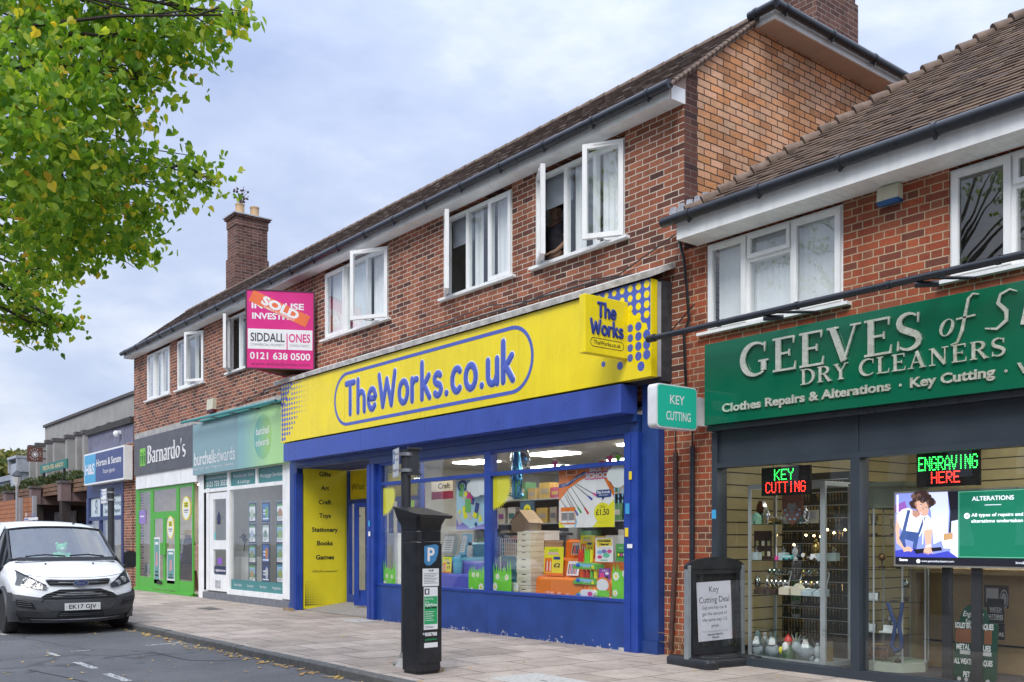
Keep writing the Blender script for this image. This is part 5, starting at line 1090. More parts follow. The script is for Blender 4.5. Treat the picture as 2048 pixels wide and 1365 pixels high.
# duct, far roof, timber fence, lamp, trees
Yd2=2.0
dx0,dx1=X(21,Yd2),X(36,Yd2);d0,d1=at(28,950,Yd2).z,at(28,914,Yd2).z
du=thing('ventilation_duct','galvanised ventilation duct with a cowl rising behind the canopy','duct',(dx0,Yd2,d0));GALV=pm('galvanised_steel',(.48,.51,.54),.4,metal=.4,var=.12)
part(du,'shaft',GALV,lambda b:b.box(dx0,dx1,Yd2,Yd2+1.2,1.0,d1-.35));part(du,'cowl',GALV,lambda b:(b.box(dx0-.15,dx1+.15,Yd2-.12,Yd2+1.3,d1-.12,d1),b.box(dx0-.12,dx0-.02,Yd2-.1,Yd2+1.3,d1-.8,d1-.121),b.box(dx1+.02,dx1+.12,Yd2-.1,Yd2+1.3,d1-.8,d1-.121)))
fr_=thing('flat_roof_building','low grey flat roofed building behind the planted canopy','building',(-62,6,0));zf=at(30,948,3.0).z;part(fr_,'wall',pm('blue_grey_wall',(.21,.24,.28),.8),lambda b:b.box(-80,X(66,3.0),3.05,12,0,zf-.3));part(fr_,'fascia_board',pm('pale_grey_roof_edge',(.30,.33,.37),.6),lambda b:b.box(-80.1,X(67,3.0),2.95,12.1,zf-.299,zf))
fen=thing('timber_fence','orange brown timber fence behind the white van','fence',(-44,-.6,0))
def fence(b):
 for k in range(17):b.box(-62,X(67,-.6),-.6,-.56,.05+k*.17,.05+k*.17+.155)
part(fen,'board',pm('orange_fence_board',(.36,.135,.055),.75,var=.2,scale=4),fence)
for x in(X(40,-.7),X(67,-.7)):part(fen,'post',pm('grey_fence_post',(.30,.30,.31),.7),lambda b:b.box(x-.16,x+.04,-.72,-.605,0,2.95))
lp=thing('wall_lantern','pale lantern street lamp in front of the planted canopy','street lamp',(X(34,-1.0),-1.0,0));lx=X(34,-1.0);lz=at(34,957,-1.0).z
part(lp,'post',pm('grey_fence_post',(.3,.3,.31)),lambda b:b.tube([(lx,-1,0),(lx,-1,lz-.3)],.05,8));part(lp,'lantern',pm('frosted_lantern',(.62,.64,.62),.4),lambda b:(b.lathe((lx,-1,lz-.3),[(.06,0),(.17,.34),(.06,.38)],8)));part(lp,'lantern_cap',GUT,lambda b:b.lathe((lx,-1,lz+.08),[(.2,0),(.14,.08),(.03,.2)],8))
ps2=thing('parking_sign','small blue parking direction sign on the white wall behind the van','road sign',(X(60,-2.6),-2.6,1.6));a=at(47,1042,-2.6);c=at(72,1034.5,-2.6);part(ps2,'plate',[pm('road_sign_blue',(.02,.12,.42),.4),WHT],lambda b:(b.box(a.x,c.x,-2.58,-2.55,a.z,c.z,1),b.rect(FY(-2.58),a.x+.03,a.x+.5,a.z+.02,c.z-.02,.002,0),b.text(FY(-2.58),'P',a.x+.18,a.x+.36,a.z+.06,.15,.004,1),b.text(FY(-2.58),'Pay here',a.x+.6,c.x-.1,a.z+.1,.1,.003,0)));part(ps2,'post',GUT,lambda b:b.tube([((a.x+c.x)/2,-2.5,0),((a.x+c.x)/2,-2.5,a.z+.1)],.04,6))
BARK=pm('tree_bark',(.05,.04,.032),.95,var=.35,scale=12,bump=.6)
for i,(px,py,Yt,rr,lab)in enumerate(((8,935,8.0,3.0,'yellowing tree at the far left behind the flat roof'),(62,930,6.0,2.6,'yellow green tree behind the rusty square sign'))):
 c=at(px,py,Yt);o=thing('tree',lab,'tree',(c.x,Yt,0),0,'trees behind the low roofs');r_=np.random.default_rng(20+i)
 foliage('crown',LF_FAR,[((c.x+r_.uniform(-1,1)*rr*.8,Yt+r_.uniform(-1,1)*rr*.6,c.z-.8+r_.uniform(-1,.7)*rr*.5),rr*r_.uniform(.35,.6))for _ in range(14)],5000,.22,o,30+i)
 part(o,'trunk',BARK,lambda b:(b.tube([(c.x,Yt,0),(c.x,Yt,c.z-1)],[.3,.15],8),*[b.tube([(c.x,Yt,c.z-2.4),(c.x+dx,Yt+.4,c.z)],[.1,.03],5)for dx in(-1.2,.9)]))
an=thing('tv_aerial','thin television aerial at the far left edge','aerial',(X(3,6),6,0));a=at(3,900,6);part(an,'mast',GUT,lambda b:(b.tube([(a.x,6,3),(a.x,6,a.z)],.05,5),b.tube([(a.x-.6,6,a.z-.3),(a.x+.9,6,a.z-.1)],.03,4),*[b.tube([(a.x+t,6-.3,a.z-.2),(a.x+t,6.3,a.z-.2)],.02,4)for t in(-.4,0,.4,.8)]))

# ================================================================ the other side of the road (seen only in the glass)
ob=thing('brick_building','brown brick flats across the road, mirrored in the shop windows','building',(-20,-36,0))
B_OPP=brick('brown_opposite_brick',[(.12,.065,.045),(.19,.10,.065),(.24,.13,.085)],(.30,.25,.20))
OW=[(-58+3.0*k,-58+3.0*k+1.25,z,z+1.6)for k in range(28)for z in(1.2,4.2,7.2)]
fo=Fr((0,-34,0),(-1,0,0));mb=MB();wall(mb,fo,-30,62,0,10,[(-b_,-a_,c_,d_)for a_,b_,c_,d_ in OW],.12);mb.build('wall',B_OPP,ob)
part(ob,'window',pm('white_sash_window',(.62,.65,.68),.3,var=.15),lambda b:[b.box(a_,b_,-34.12,-34.10,c_,d_)for a_,b_,c_,d_ in OW])
part(ob,'roof',T_WORKS,lambda b:(b.q((-62,-33.6,10),(30,-33.6,10),(30,-39,13.5),(-62,-39,13.5)),b.box(-62,30,-34,-33.6,9.85,10)))
for i,(x,y,rr)in enumerate(((-24,-22,3.0),(-3,-24,3.2),(12,-21,2.8))):
 o=thing('tree',['street tree across the road opposite the charity shop','street tree across the road opposite the dry cleaner','street tree across the road beyond the right edge'][i],'tree',(x,y,ROADZ),0,'street trees across the road');r_=np.random.default_rng(50+i)
 foliage('crown',LF_FAR if i==1 else LF_HEDGE,[((x+r_.uniform(-1,1)*rr*.8,y+r_.uniform(-1,1)*rr*.8,5.5+r_.uniform(-1,1)*rr*.8),rr*r_.uniform(.3,.5))for _ in range(16)],4500,.2,o,60+i)
 part(o,'trunk',BARK,lambda b:(b.tube([(x,y,ROADZ),(x,y,3.2),(x+.3,y,6.5)],[.25,.2,.06],8),*[b.tube([(x,y,3),(x+dx,y+dy,6)],[.1,.03],5)for dx,dy in((-1.2,.5),(1.3,-.4),(.2,1.3))]))
# ================================================================ parking ticket machine
METER=pm('black_powder_coat',(.017,.018,.022),.36,var=.35,scale=10,bump=.06,detail=8,streak=.3)
p0=Vector((-8.48,-3.18,0));mt=thing('parking_meter','black parking ticket machine with flared top and blue P badge on the pavement edge','ticket machine',p0,R(2))
def octo(w,d,c):return[(-w+c,-d),(w-c*.45,-d),(w,-d+c*.45),(w,d-c*.3),(w-c*.3,d),(-w+c*.3,d),(-w,d-c*.3),(-w,-d+c)]
def loft(b,secs):
 n=len(secs[0][0]);base=len(b.v)
 for poly,zf in secs:
  for x,y in poly:b.v.append((x,y,zf(x,y)if callable(zf)else zf))
 for i in range(len(secs)-1):
  for j in range(n):b.f.append((base+i*n+j,base+i*n+(j+1)%n,base+(i+1)*n+(j+1)%n,base+(i+1)*n+j));b.m.append(0)
 b.f.append(tuple(base+j for j in reversed(range(n))));b.m.append(0);b.f.append(tuple(base+(len(secs)-1)*n+j for j in range(n)));b.m.append(0)
mb=MB();loft(mb,[(octo(.185,.15,.085),.03),(octo(.185,.15,.085),1.36)]);mb.build('cabinet',METER,mt,local=True,bevel=.008)
mb=MB();loft(mb,[(octo(.188,.153,.085),1.362),(octo(.188,.153,.085),1.47)]);mb.build('collar',METER,mt,local=True,bevel=.006)
top=lambda x,y:1.735-.19*(x+.25)-.02*(y)
mb=MB();loft(mb,[(octo(.188,.153,.085),1.472),(octo(.195,.158,.08),1.53),(octo(.225,.18,.07),1.60),([(x+.035,y)for x,y in octo(.245,.215,.06)],lambda x,y:top(x,y)-.035),([(x+.04,y)for x,y in octo(.255,.225,.05)],top)]);mb.build('hood',METER,mt,local=True,smooth=35)
mb=MB();loft(mb,[(octo(.17,.135,.08),0),(octo(.17,.135,.08),.03)]);mb.build('foot',BLK,mt,local=True)
fx=Fr((.185,0,0),(0,1,0));mb=MB();mb.fbox(fx,-.135,.135,.12,1.34,.0005,.012);mb.build('front_panel',METER,mt,local=True,bevel=.004)
BADGE=pm('blue_p_badge',(.07,.25,.48),.3,var=.06)
def bd(b):
 f=Fr((.197,0,0),(0,1,0));sh=rrect(-.085,.085,1.16,1.33,.035,5);b.flat(f,[(-.085,1.315),(.06,1.335),(.095,1.315),(.09,1.24),(.06,1.165),(-.01,1.115),(-.06,1.12),(-.085,1.15)][::-1],.002,0);b.text(f,'P',-.045,.045,1.165,.13,.004,1,bold=.03)
mb=MB();bd(mb);mb.build('badge',[BADGE,WHT],mt,local=True)
def labels(b):
 f=Fr((.197,0,0),(0,1,0));b.rect(f,-.105,.10,.905,1.085,.001,0);b.ctext(f,'Tariff',0,1.055,.02,.002,1,bold=.03)
 for k in range(7):b.rect(f,-.09,.085-.02*(k%3),1.03-.016*k,1.034-.016*k,.002,1)
 b.rect(f,-.09,.085,.46,.895,.001,0);b.rect(f,-.085,.08,.515,.80,.002,2);b.rect(f,-.08,-.02,.82,.88,.002,1);b.rect(f,-.065,-.035,.83,.87,.003,0)
 b.text(f,'Park & Pay',-.075,.03,.765,.022,.003,0);b.text(f,'using',-.075,-.03,.735,.02,.003,0);b.text(f,'PayByPhone',-.075,.072,.70,.028,.003,0,bold=.03);b.rect(f,-.075,.0,.675,.69,.003,1);b.rect(f,.006,.07,.675,.69,.003,1)
 for k in range(5):b.rect(f,-.075,.04-.02*(k%2),.64-.022*k,.645-.022*k,.003,0)
 for k in range(2):b.rect(f,-.08,.03,.49-.014*k,.494-.014*k,.002,1)
 b.rect(f,-.085,.085,.33,.45,.001,1);b.text(f,'808788',-.075,.075,.395,.035,.003,0,bold=.03);b.text(f,'paybyphone',-.075,.075,.35,.022,.003,2,bold=.02);b.rect(f,-.085,.085,.275,.325,.001,0)
mb=MB();labels(mb);mb.build('notice',[WHT,BLKP,pm('notice_green',(.02,.36,.12),.5)],mt,local=True)
mb=MB();mb.lathe((.205,-.10,.42),[(.012,0),(.012,.012)],8,0,'x');mb.build('lock',LEAD,mt,local=True)
# ================================================================ sign posts
POST=pm('dark_grey_post',(.035,.037,.042),.45,var=.15)
def signpost(label,base,zt,r,a0,zl,zh,wd,txt):
 o=thing('sign_post',label,'road sign',base);x,y,_=base
 part(o,'post',POST,lambda b:b.tube([(x,y,0),(x,y,zt)],r,14),smooth=40);part(o,'base',CONC,lambda b:b.lathe((x,y,0),[(r+.07,0),(r+.05,.03),(r+.02,.09),(r,.1)],12))
 dv=Vector((-.9923,.3588,0))if a0==0 else Vector((math.cos(a0),math.sin(a0),0));f=Fr(Vector((x,y,0))+Vector((dv.y,-dv.x,0))*0,-dv);O=f.N*(r+.03)
 f=Fr(Vector((x,y,0))+O,-dv)
 def pl(b):
  b.fbox(f,-wd+.02,.02,zl,zh,-.004,0,2);h=zh-zl;b.rect(f,-wd+.03,.01,zl+.01,zh-.01,.001,1)
  b.rect(f,-wd+.04,-wd+.13,zl+h*.48,zh-.02,.002,0);b.text(f,'P',-wd+.06,-wd+.115,zl+h*.58,h*.22,.003,1,bold=.03);b.text(f,'Pay here',-wd+.15,-.01,zl+h*.76,h*.10,.002,3);b.text(f,'at machine',-wd+.15,-.01,zl+h*.56,h*.10,.002,3);b.text(f,'Display ticket',-wd+.05,-.02,zl+h*.2,h*.11,.002,3)
 part(o,'plate',[pm('road_sign_blue',(.02,.12,.42),.4),pm('white_sign_face',(.70,.71,.72),.4),GREYT,BLKP],pl)
 part(o,'clip',pm('steel_clip',(.35,.36,.38),.35,metal=.6),lambda b:[b.lathe((x,y,z),[(r+.004,0),(r+.02,.0),(r+.02,.035),(r+.004,.035)],12)for z in(zl+.05,zh-.09)])
 return o
b_=atz(812,1332);so=signpost('dark grey post with a white parking notice beside the ticket machine',(b_.x,b_.y,0),at(815,900,b_.y).z,.055,0,at(800,955,b_.y).z,at(812,896,b_.y).z,.32,0)
f=Fr(Vector((b_.x,b_.y,0))+Vector((.06,.02,0)),(.25,.97,0));za,zb=at(825,948,b_.y).z,at(825,896,b_.y).z
part(so,'rear_plate',POST,lambda b:(b.fbox(f,-.02,.10,za,zb,-.03,.0),b.fbox(f,-.04,.12,za-.01,za+.01,.0,.03),b.fbox(f,-.04,.12,zb-.01,zb+.01,.0,.03)))
part(so,'rag',pm('grey_cloth',(.20,.21,.19),.9,var=.2),lambda b:(b.lathe((b_.x,b_.y,.02),[(.085,0),(.08,.04),(.072,.09),(.06,.13)],9),b.ell((b_.x-.07,b_.y-.06,.02),.09,.05,.02,8)))
Yq=-3.1;bx=X(222,Yq);signpost('dark post with a small white parking notice in front of the navy shop',(bx,Yq,0),at(222,976,Yq).z,.06,R(178),at(214,1008,Yq).z,at(214,979,Yq).z,.42,0)

# ================================================================ A-board
AB=pm('black_aboard_plastic',(.018,.019,.022),.42,var=.25,scale=8);ABG=pm('grey_aluminium',(.27,.30,.32),.4,metal=.3,var=.1)
pc=atz(1424,1330)+Vector((0,.05,0));q0,q1=atz(1385,1318),atz(1475,1303);ang=R(82)
abd=thing('pavement_sign','black swing pavement sign with a Key Cutting Deal sheet outside the dry cleaner','A-board',pc,ang)
W2=.35
def basep(b):
 for sy in(-1,1):
  pass
 prof=rrect(-.40,.40,-.27,.27,.09,5);loft(b,[(prof,.0),(prof,.06),([(x*.96,y*.93)for x,y in prof],.085)]);
 loft(b,[(rrect(-.30,.30,-.12,.12,.05,4),.085),(rrect(-.26,.26,-.06,.06,.04,4),.12)])
 for sx in(-1,1):loft(b,[(rrect(sx*.33-.09,sx*.33+.09,-.36,.36,.06,4),.0),(rrect(sx*.33-.09,sx*.33+.09,-.36,.36,.06,4),.07),(rrect(sx*.33-.07,sx*.33+.07,-.33,.33,.05,4),.10)])
mb=MB();basep(mb);mb.build('base',AB,abd,local=True,smooth=40)
for sx in(-1,1):mb=MB();mb.box(sx*(W2+.045)-.022,sx*(W2+.045)+.022,-.035,.035,.08,1.10);mb.build('upright',ABG,abd,local=True,bevel=.004)
f=Fr((0,-.03,0),(1,0,0),(0,.02,1));mb=MB();sash(mb,f,-W2,W2,.13,1.06,.055,-.03,.012);mb.prism(f,[(-W2-.07,1.06),(W2+.07,1.06),(W2+.07,1.10)]+arc(0,1.09,W2+.06,.10,8,172,12)+[(-W2-.07,1.10)],-.04,.02);mb.build('frame',AB,abd,local=True,bevel=.004)
mb=MB();mb.rect(f,-W2+.05,W2-.05,.18,1.01,-.02);mb.build('backing',BLK,abd,local=True)
mb=MB();mb.rect(f,-W2+.05,W2-.05,.18,1.01,.004);mb.build('cover',glass('poster_cover',(.92,.93,.94),1.6),abd,local=True)
def sheet(b):
 g=Fr(f.p(-.01,.60,-.012),f.R*.9985+f.U*.03,f.U-f.R*.03);b.rect(g,-.25,.25,-.33,.32,0,0)
 b.ctext(g,'Key',0,.205,.065,.001,1);b.ctext(g,'Cutting Deal',.0,.09,.065,.001,1,.44)
 for k,t in enumerate(('Get one key cut &','get the second of','the same key 1/2','price')):b.ctext(g,t,0,.018-.067*k,.036,.001,1,.36 if k<3 else .105)
 b.ctext(g,'FDC1 Ideal, permitted for repair',0,-.235,.018,.001,2,.38);b.ctext(g,'Geeves & Ideal Dry',0,-.272,.020,.001,1,.23,bold=.03);b.ctext(g,'Cleaners',0,-.305,.020,.001,1,.105,bold=.03)
mb=MB();sheet(mb);mb.build('paper_sheet',[pm('white_paper',(.66,.66,.70),.8,var=.05,scale=4,bump=.15,bscale=6),pm('grey_ink',(.05,.05,.06),.7),pm('faint_ink',(.3,.3,.32),.7)],abd,local=True)

# ================================================================ pipes and cables on the pier
def tube_thing(name,label,cat,pts,r,mt,n=10):
 b=MB();b.tube(pts,r,n);o=b.build(name,mt,None,smooth=50);return tag(o,label,cat)
p=[at(1351,905,-.05),at(1351,1110,-.05),at(1347,1180,-.05),at(1342,1300,-.05)];tube_thing('drain_pipe','rusty brown pipe running down the brick pier beside the blue shopfront','pipe',p,.03,pm('rusty_brown_pipe',(.075,.035,.028),.7,var=.3))
p=[at(1385,893,-.05),at(1384,1130,-.05),at(1383,1310,-.05)];tube_thing('cable_conduit','straight black cable conduit on the brick pier behind the pavement sign','pipe',p,.03,GUT)
def cable(label,pix,Y,r=.009,sag=0):
 pts=[at(a,c,Y)for a,c in pix];return tube_thing('cable',label,'cable',pts,r,BLK,5)
cable('thin black cable draped along the brick above the yellow sign',[(470,812),(560,768),(700,718),(860,662),(1000,622),(1100,590),(1200,562),(1340,535)],-.03,.012)
cable('second thin cable sagging above the yellow sign',[(860,655),(980,612),(1060,602),(1150,565),(1235,552),(1350,470)],-.035,.009)
cable('thick black cables hanging beside the white window down to the dark green sign',[(1358,478),(1368,520),(1374,580),(1378,640),(1368,670),(1370,720),(1372,775)],-.04,.018)
cable('thin brown cable down the pier above the rusty pipe',[(1351,790),(1351,905)],-.03,.008);cable('thin black cable down the pier above the conduit',[(1385,850),(1385,893)],-.03,.01)
cable('pale tie wire on the brick left of the white window',[(1340,665),(1390,608)],-.05,.008)
# dry weeds at the foot of the pier
def weeds(label,px,py,n,h,w):
 c=atz(px,py);r_=np.random.default_rng(int(px));b=MB()
 for _ in range(n):
  x,y=c.x+r_.uniform(-w,w),c.y+r_.uniform(-.06,.06);a=r_.uniform(0,6.28);k=r_.uniform(.4,1)*h;l=r_.uniform(.3,1.3)*k
  b.tube([(x,y,0),(x+math.cos(a)*l*.4,y+math.sin(a)*l*.3,k*.7),(x+math.cos(a)*l,y+math.sin(a)*l*.5,k*.75)],[.005,.004,.002],4)
 o=b.build('dry_weeds',pm('dry_straw',(.36,.25,.12),.9,var=.2));tag(o,label,'weeds')
weeds('tall dry weeds at the foot of the brick pier behind the pavement sign',1362,1312,60,.38,.22);weeds('low dry grass at the foot of the blue end pilaster',1300,1304,70,.09,.25);weeds('dry weeds beside the base of the ticket machine',872,1342,40,.06,.14);weeds('dry weeds at the left foot of the blue bookshop front',578,1222,40,.10,.2)
# fallen leaves, drifting against the kerb
r_=np.random.default_rng(5);b=MB()
LEAFC=leafmat('fallen_leaf',[(0,(.52,.30,.06)),(.4,(.60,.40,.10)),(.7,(.50,.36,.18)),(1,(.42,.20,.05))],.15)
def fleaf(x,y,z,s):
 a=r_.uniform(0,6.28);c,q=math.cos(a)*s,math.sin(a)*s;l=r_.uniform(.1,.5)*s
 b.q((x-c,y-q,z+l*.3),(x+q*.6,y-c*.6,z+.002),(x+c,y+q,z+l),(x-q*.6,y+c*.6,z+.004))
for _ in range(360):fleaf(r_.uniform(-21,-5),-3.72-abs(r_.normal())*.10,ROADZ+.006,r_.uniform(.025,.05))
for _ in range(120):fleaf(r_.uniform(-21,-5),r_.uniform(-7.5,-3.8),ROADZ+.006,r_.uniform(.022,.04))
for _ in range(90):fleaf(r_.uniform(-24,-5),r_.uniform(-3.6,-.2),.008,r_.uniform(.02,.035))
for _ in range(60):fleaf(r_.uniform(-24,-6.5),-.15-abs(r_.normal())*.05,.008,r_.uniform(.02,.03))
struct(b.build('fallen_leaves',LEAFC),'stuff','yellow fallen leaves scattered along the kerb and paving')
# ================================================================ the lime tree leaning in from the left
def lime_tree():
 base=Vector((-9.6,-9.6,ROADZ));o=thing('lime_tree','lime tree with heart-shaped green and yellowing leaves overhanging the road','tree',base)
 r_=np.random.default_rng(11)
 # crown clumps: where the boughs hang, given as photo direction and true distance
 blobs=[]
 def B(px,py,rp,t,dens=1.0):
  u=(px-1024)/FPX;c=CAMP+Vector((-CS+u*SN,SN+u*CS,0))*t;c.z=CAMP.z+(HOR-py)*t/FPX;blobs.append((c,rp/FPX*t,dens))
 for a in((40,40,150,7.2),(160,30,130,7.6),(280,40,110,7.4),(360,45,80,7.0),(430,25,55,6.8),(478,30,30,6.7),(370,95,48,7.2),(90,160,140,6.6),(215,150,110,7.4),(290,110,70,7.2),(60,300,135,6.2),(185,270,110,7.0),(262,215,45,7.2),(300,165,40,7.2),(150,370,100,7.6),(245,345,66,7.8),(305,352,36,8.0),(375,345,45,8.4),(425,360,34,8.5),(350,390,34,8.4),(240,410,75,8.2),(300,425,36,8.4),(110,440,100,7.8),(200,460,75,8.6),(265,490,46,8.8),(295,505,24,8.8),(60,500,80,8.2),(150,500,55,8.8),(90,560,42,9.0),(120,555,24,9.0),
              (30,590,60,9.4),(80,620,46,9.6),(115,640,30,9.6),(40,650,46,9.6),(100,668,22,9.6),(20,420,90,7.0),(0,200,120,6.0)):B(*a)
 vis=len(blobs)
 # the rest of the crown, above and behind the frame
 for _ in range(18):
  d=Vector(r_.normal(size=3)).normalized();c=Vector((-9.4,-8.6,7.2))+Vector((d.x*3.6,d.y*3.0,abs(d.z)*2.6))
  rel=c-CAMP;t=-CS*rel.x+SN*rel.y;
  if t>.3:
   px=1024+FPX*(SN*rel.x+CS*rel.y)/t;py=HOR-FPX*rel.z/t
   if-260<px<760 and py>-260:continue
  if rel.length<2.5:continue
  blobs.append((c,.9+.5*r_.random(),.35))
 V,F=[],[]
 shape=np.array([(0,-.10),(.30,-.22),(.52,.05),(.42,.42),(.0,.95),(-.42,.42),(-.52,.05),(-.30,-.22)])
 for i,(c,rad,den)in enumerate(blobs):
  n=int(560*(rad/.45)**2*den)if i<vis else int(260*rad**2)
  # leaves hang in layered sprays: pick twig tips in the clump, then several leaves near each
  k=max(5,n//9);tips=r_.normal(size=(k,3));tips/=np.linalg.norm(tips,axis=1)[:,None];tips*=(rad*r_.uniform(.15,1.0,k)**.5)[:,None]
  for tp in tips:
   dirn=r_.normal(size=3)*(1,1,.35);dirn/=np.linalg.norm(dirn)
   for j in range(12):
    p=np.array(c)+tp+dirn*(.040*(j-6))+r_.normal(size=3)*.022
    s=r_.uniform(.040,.078)*(1.1 if i>=vis else .88)
    dn=np.array([r_.normal()*.7,r_.normal()*.7,-.9]);dn/=np.linalg.norm(dn);sd=np.cross(dn,r_.normal(size=3));sd/=np.linalg.norm(sd);nn=np.cross(sd,dn)
    b0=len(V);V.append(tuple(p+dn*s*.3+nn*s*.10))
    for x,y in shape:V.append(tuple(p+sd*x*s+dn*y*s+nn*((-.30*abs(x)+.22*y*y)*s)))
    for q in range(8):F.append((b0,b0+1+q,b0+1+(q+1)%8))
 me=bpy.data.meshes.new('crown');me.from_pydata(V,[],F);me.materials.append(leafmat('lime_leaf',[(0,(.085,.21,.022)),(.35,(.17,.34,.035)),(.78,(.31,.47,.05)),(.945,(.50,.58,.07)),(.975,(.74,.58,.06)),(1,(.62,.36,.05))],.58,.45));me.update()
 cr=bpy.data.objects.new('crown',me);COL.objects.link(cr);cr.parent=o;cr.matrix_parent_inverse=WM[o.name].inverted()
 b=MB();b.tube([base,base+Vector((.05,.1,1.6)),base+Vector((.1,.2,3.2)),base+Vector((.0,.4,6.0)),base+Vector((-.1,.5,8.8))],[.30,.23,.20,.13,.05],12);b.build('trunk',BARK,o,smooth=50)
 b=MB();hub=[base+Vector((.1,.25,z))for z in(2.9,3.6,4.4,5.2,6.0,6.8)]
 for i,(c,rad,den)in enumerate(blobs):
  h=hub[int(np.clip((c.z-2.6)/.95+.4,0,5))]if i<vis else hub[4];mid=h.lerp(c,.55)+Vector((r_.normal()*.15,r_.normal()*.15,.35));L=(c-h).length
  pts=[h,h.lerp(mid,.5)+Vector((0,0,.12)),mid,mid.lerp(c,.55)+Vector((r_.normal()*.06,r_.normal()*.06,.05)),c];b.tube(pts,[.035+.006*L,.03,.02,.012,.006],6,cap=False)
  for _ in range(5 if i<vis else 1):
   e_=c+Vector(r_.normal(size=3))*rad*.38;s_=pts[3].lerp(c,r_.random());b.tube([s_,s_.lerp(e_,.5)+Vector((0,0,.04)),e_],[.008,.006,.003],4,cap=False)
 b.build('branches',BARK,o)
lime_tree()
# ================================================================ things behind the bookshop glass
def card(name,label,cat,px0,py0,px1,py1,Y,draw,mats,group=None,lean=0,th=.006):
 """a flat printed board standing or hanging at depth Y; draw(mb, frame, w, h) prints on it in metres from its lower left"""
 a,c=at(px0,py1,Y),at(px1,py0,Y);w,h=X(px1,Y)-a.x,at(px0,py0,Y).z-a.z
 f=Fr((a.x,Y,a.z),(1,0,0),(0,lean,1));mb=MB();mb.fbox(f,0,w,0,h,-th,0,0);draw(mb,f,w,h)
 return tag(mb.build(name,mats,None),label,cat,group)
def col(name,c,r=.45):return pm(name,c,r,var=.04,scale=4)
SUNY=col('sunburst_yellow',(.80,.74,.02));GRASS=col('cutout_grass_green',(.17,.60,.04));DAISY=col('daisy_white',(.8,.8,.76));ORANGE=col('display_orange',(.80,.20,.015));PURP=col('display_purple_blue',(.075,.085,.42));AQUA=col('display_aqua',(.06,.30,.42));CARDB=col('cardboard',(.42,.30,.19),.8);CREAMB=col('cream_box',(.66,.60,.47),.7);PINKP=col('hot_pink_print',(.68,.05,.26));SKYB=col('sky_blue_print',(.22,.50,.72));LGREY=col('light_grey_print',(.50,.50,.50));REDP=col('red_print',(.62,.03,.025))
def sunburst(label,px0,py0,px1,py1,Y):
 a,c=at(px0,py1,Y),at(px1,py0,Y);w=X(px1,Y)-a.x;h=at(px0,py0,Y).z-a.z;n=20;pts=[(0,h)]
 cx,cy=w*.05,h*.72
 for k in range(n*2+1):
  t=R(-98+k*(98+22)/(n*2));r=(1.0 if k%2 else .84);x,y=cx+w*.95*r*math.cos(t),cy+h*.72*r*math.sin(t);pts.append((max(0,x),min(h,y)))
 f=Fr((a.x,Y,a.z),(1,0,0));mb=MB();c0=f.p(cx,cy,0);P=[f.p(*p)for p in pts[1:]]+[f.p(w*.82,h),f.p(0,h),f.p(0,0)]
 for p,q in zip(P,P[1:]):mb.q(c0,p,q)
 for p,q in zip(P,P[1:]):mb.q(p-f.N*-.0,q,q-f.N*.003,p-f.N*.003)
 tag(mb.build('sunburst_cutout',SUNY,None),label,'window decoration')
sunburst('yellow paper sunburst at the left of the left bookshop window',763,977,792,1034,-.05)
sunburst('yellow paper sunburst at the left of the right bookshop window',981,954,1024,1023,-.05)
def grass(label,px0,py0,px1,py1,Y,seed,daisies):
 r_=np.random.default_rng(seed);a=at(px0,py1,Y);w=X(px1,Y)-a.x;h=at(px0,py0,Y).z-a.z;n=9;f=Fr((a.x,Y,a.z),(1,0,0));mb=MB()
 for k in range(n):
  x0,x1=w*k/n,w*(k+1)/n;t=h*r_.uniform(.82,1.0)*(.9+.1*math.sin(k));b_=h*r_.uniform(.55,.68);tip=(x0+x1)/2+r_.uniform(-.05,.05)*w
  mb.flat(f,[(x0,0),(x1,0),(x1,b_),(tip,t),(x0,b_)],.0,0)
 for x,y,s in daisies:
  for q in range(7):t=2*math.pi*q/7;mb.disc(f,w*x+s*.75*math.cos(t),h*y+s*.75*math.sin(t),s*.42,None,.002+.0003*q,1,7)
  mb.disc(f,w*x,h*y,s*.45,None,.0055,2,8)
 tag(mb.build('grass_cutout',[GRASS,DAISY,SUNY],None),label,'window decoration')
grass('green paper grass with daisies in the far left corner of the bookshop window',763,1118,791,1176,-.045,1,[(.4,.42,.035),(.75,.4,.03),(.25,.16,.045)])
grass('green paper grass with daisies left of the middle window bar',937,1120,971,1185,-.045,2,[(.3,.55,.035),(.55,.55,.03),(.75,.18,.055),(.2,.1,.03)])
grass('green paper grass with daisies right of the middle window bar',981,1118,1023,1187,-.045,3,[(.35,.5,.04),(.78,.48,.04),(.22,.2,.055)])
grass('green paper grass with daisies in the right corner of the bookshop window',1224,1116,1258,1198,-.045,4,[(.25,.55,.05),(.75,.62,.04),(.2,.14,.04)])
def cloud(label,px0,py0,px1,py1,Y):
 a=at(px0,py1,Y);w=X(px1,Y)-a.x;h=at(px0,py0,Y).z-a.z;f=Fr((a.x,Y,a.z),(1,0,0));mb=MB()
 for k,(x,y,r)in enumerate(((.25,.55,.27),(.5,.35,.32),(.8,.4,.3),(.6,.65,.36),(.85,.7,.3),(.4,.72,.26))):mb.disc(f,x*w,y*h,r*w,r*h*1.05,.0005*k,0,18)
 tag(mb.build('cloud_cutout',col('cloud_white',(.70,.74,.74)),None),label,'window decoration')
cloud('white paper cloud at the top right of the right bookshop window',1214,930,1258,978,-.05);cloud('white paper cloud left of the middle window bar',934,958,971,996,-.05)
mb=MB()
r_=np.random.default_rng(2)
for k in range(12):p=at(1229+(k%4)*8,978+(k//4)*11+r_.uniform(0,5),-.05);mb.disc(FY(-.05),p.x,p.z,.012,.026,0,0,9)
for k in range(4):p=at(1229+k*8,975,-.05);mb.tube([(p.x,-.05,p.z),(p.x,-.05,p.z-.3)],.001,3)
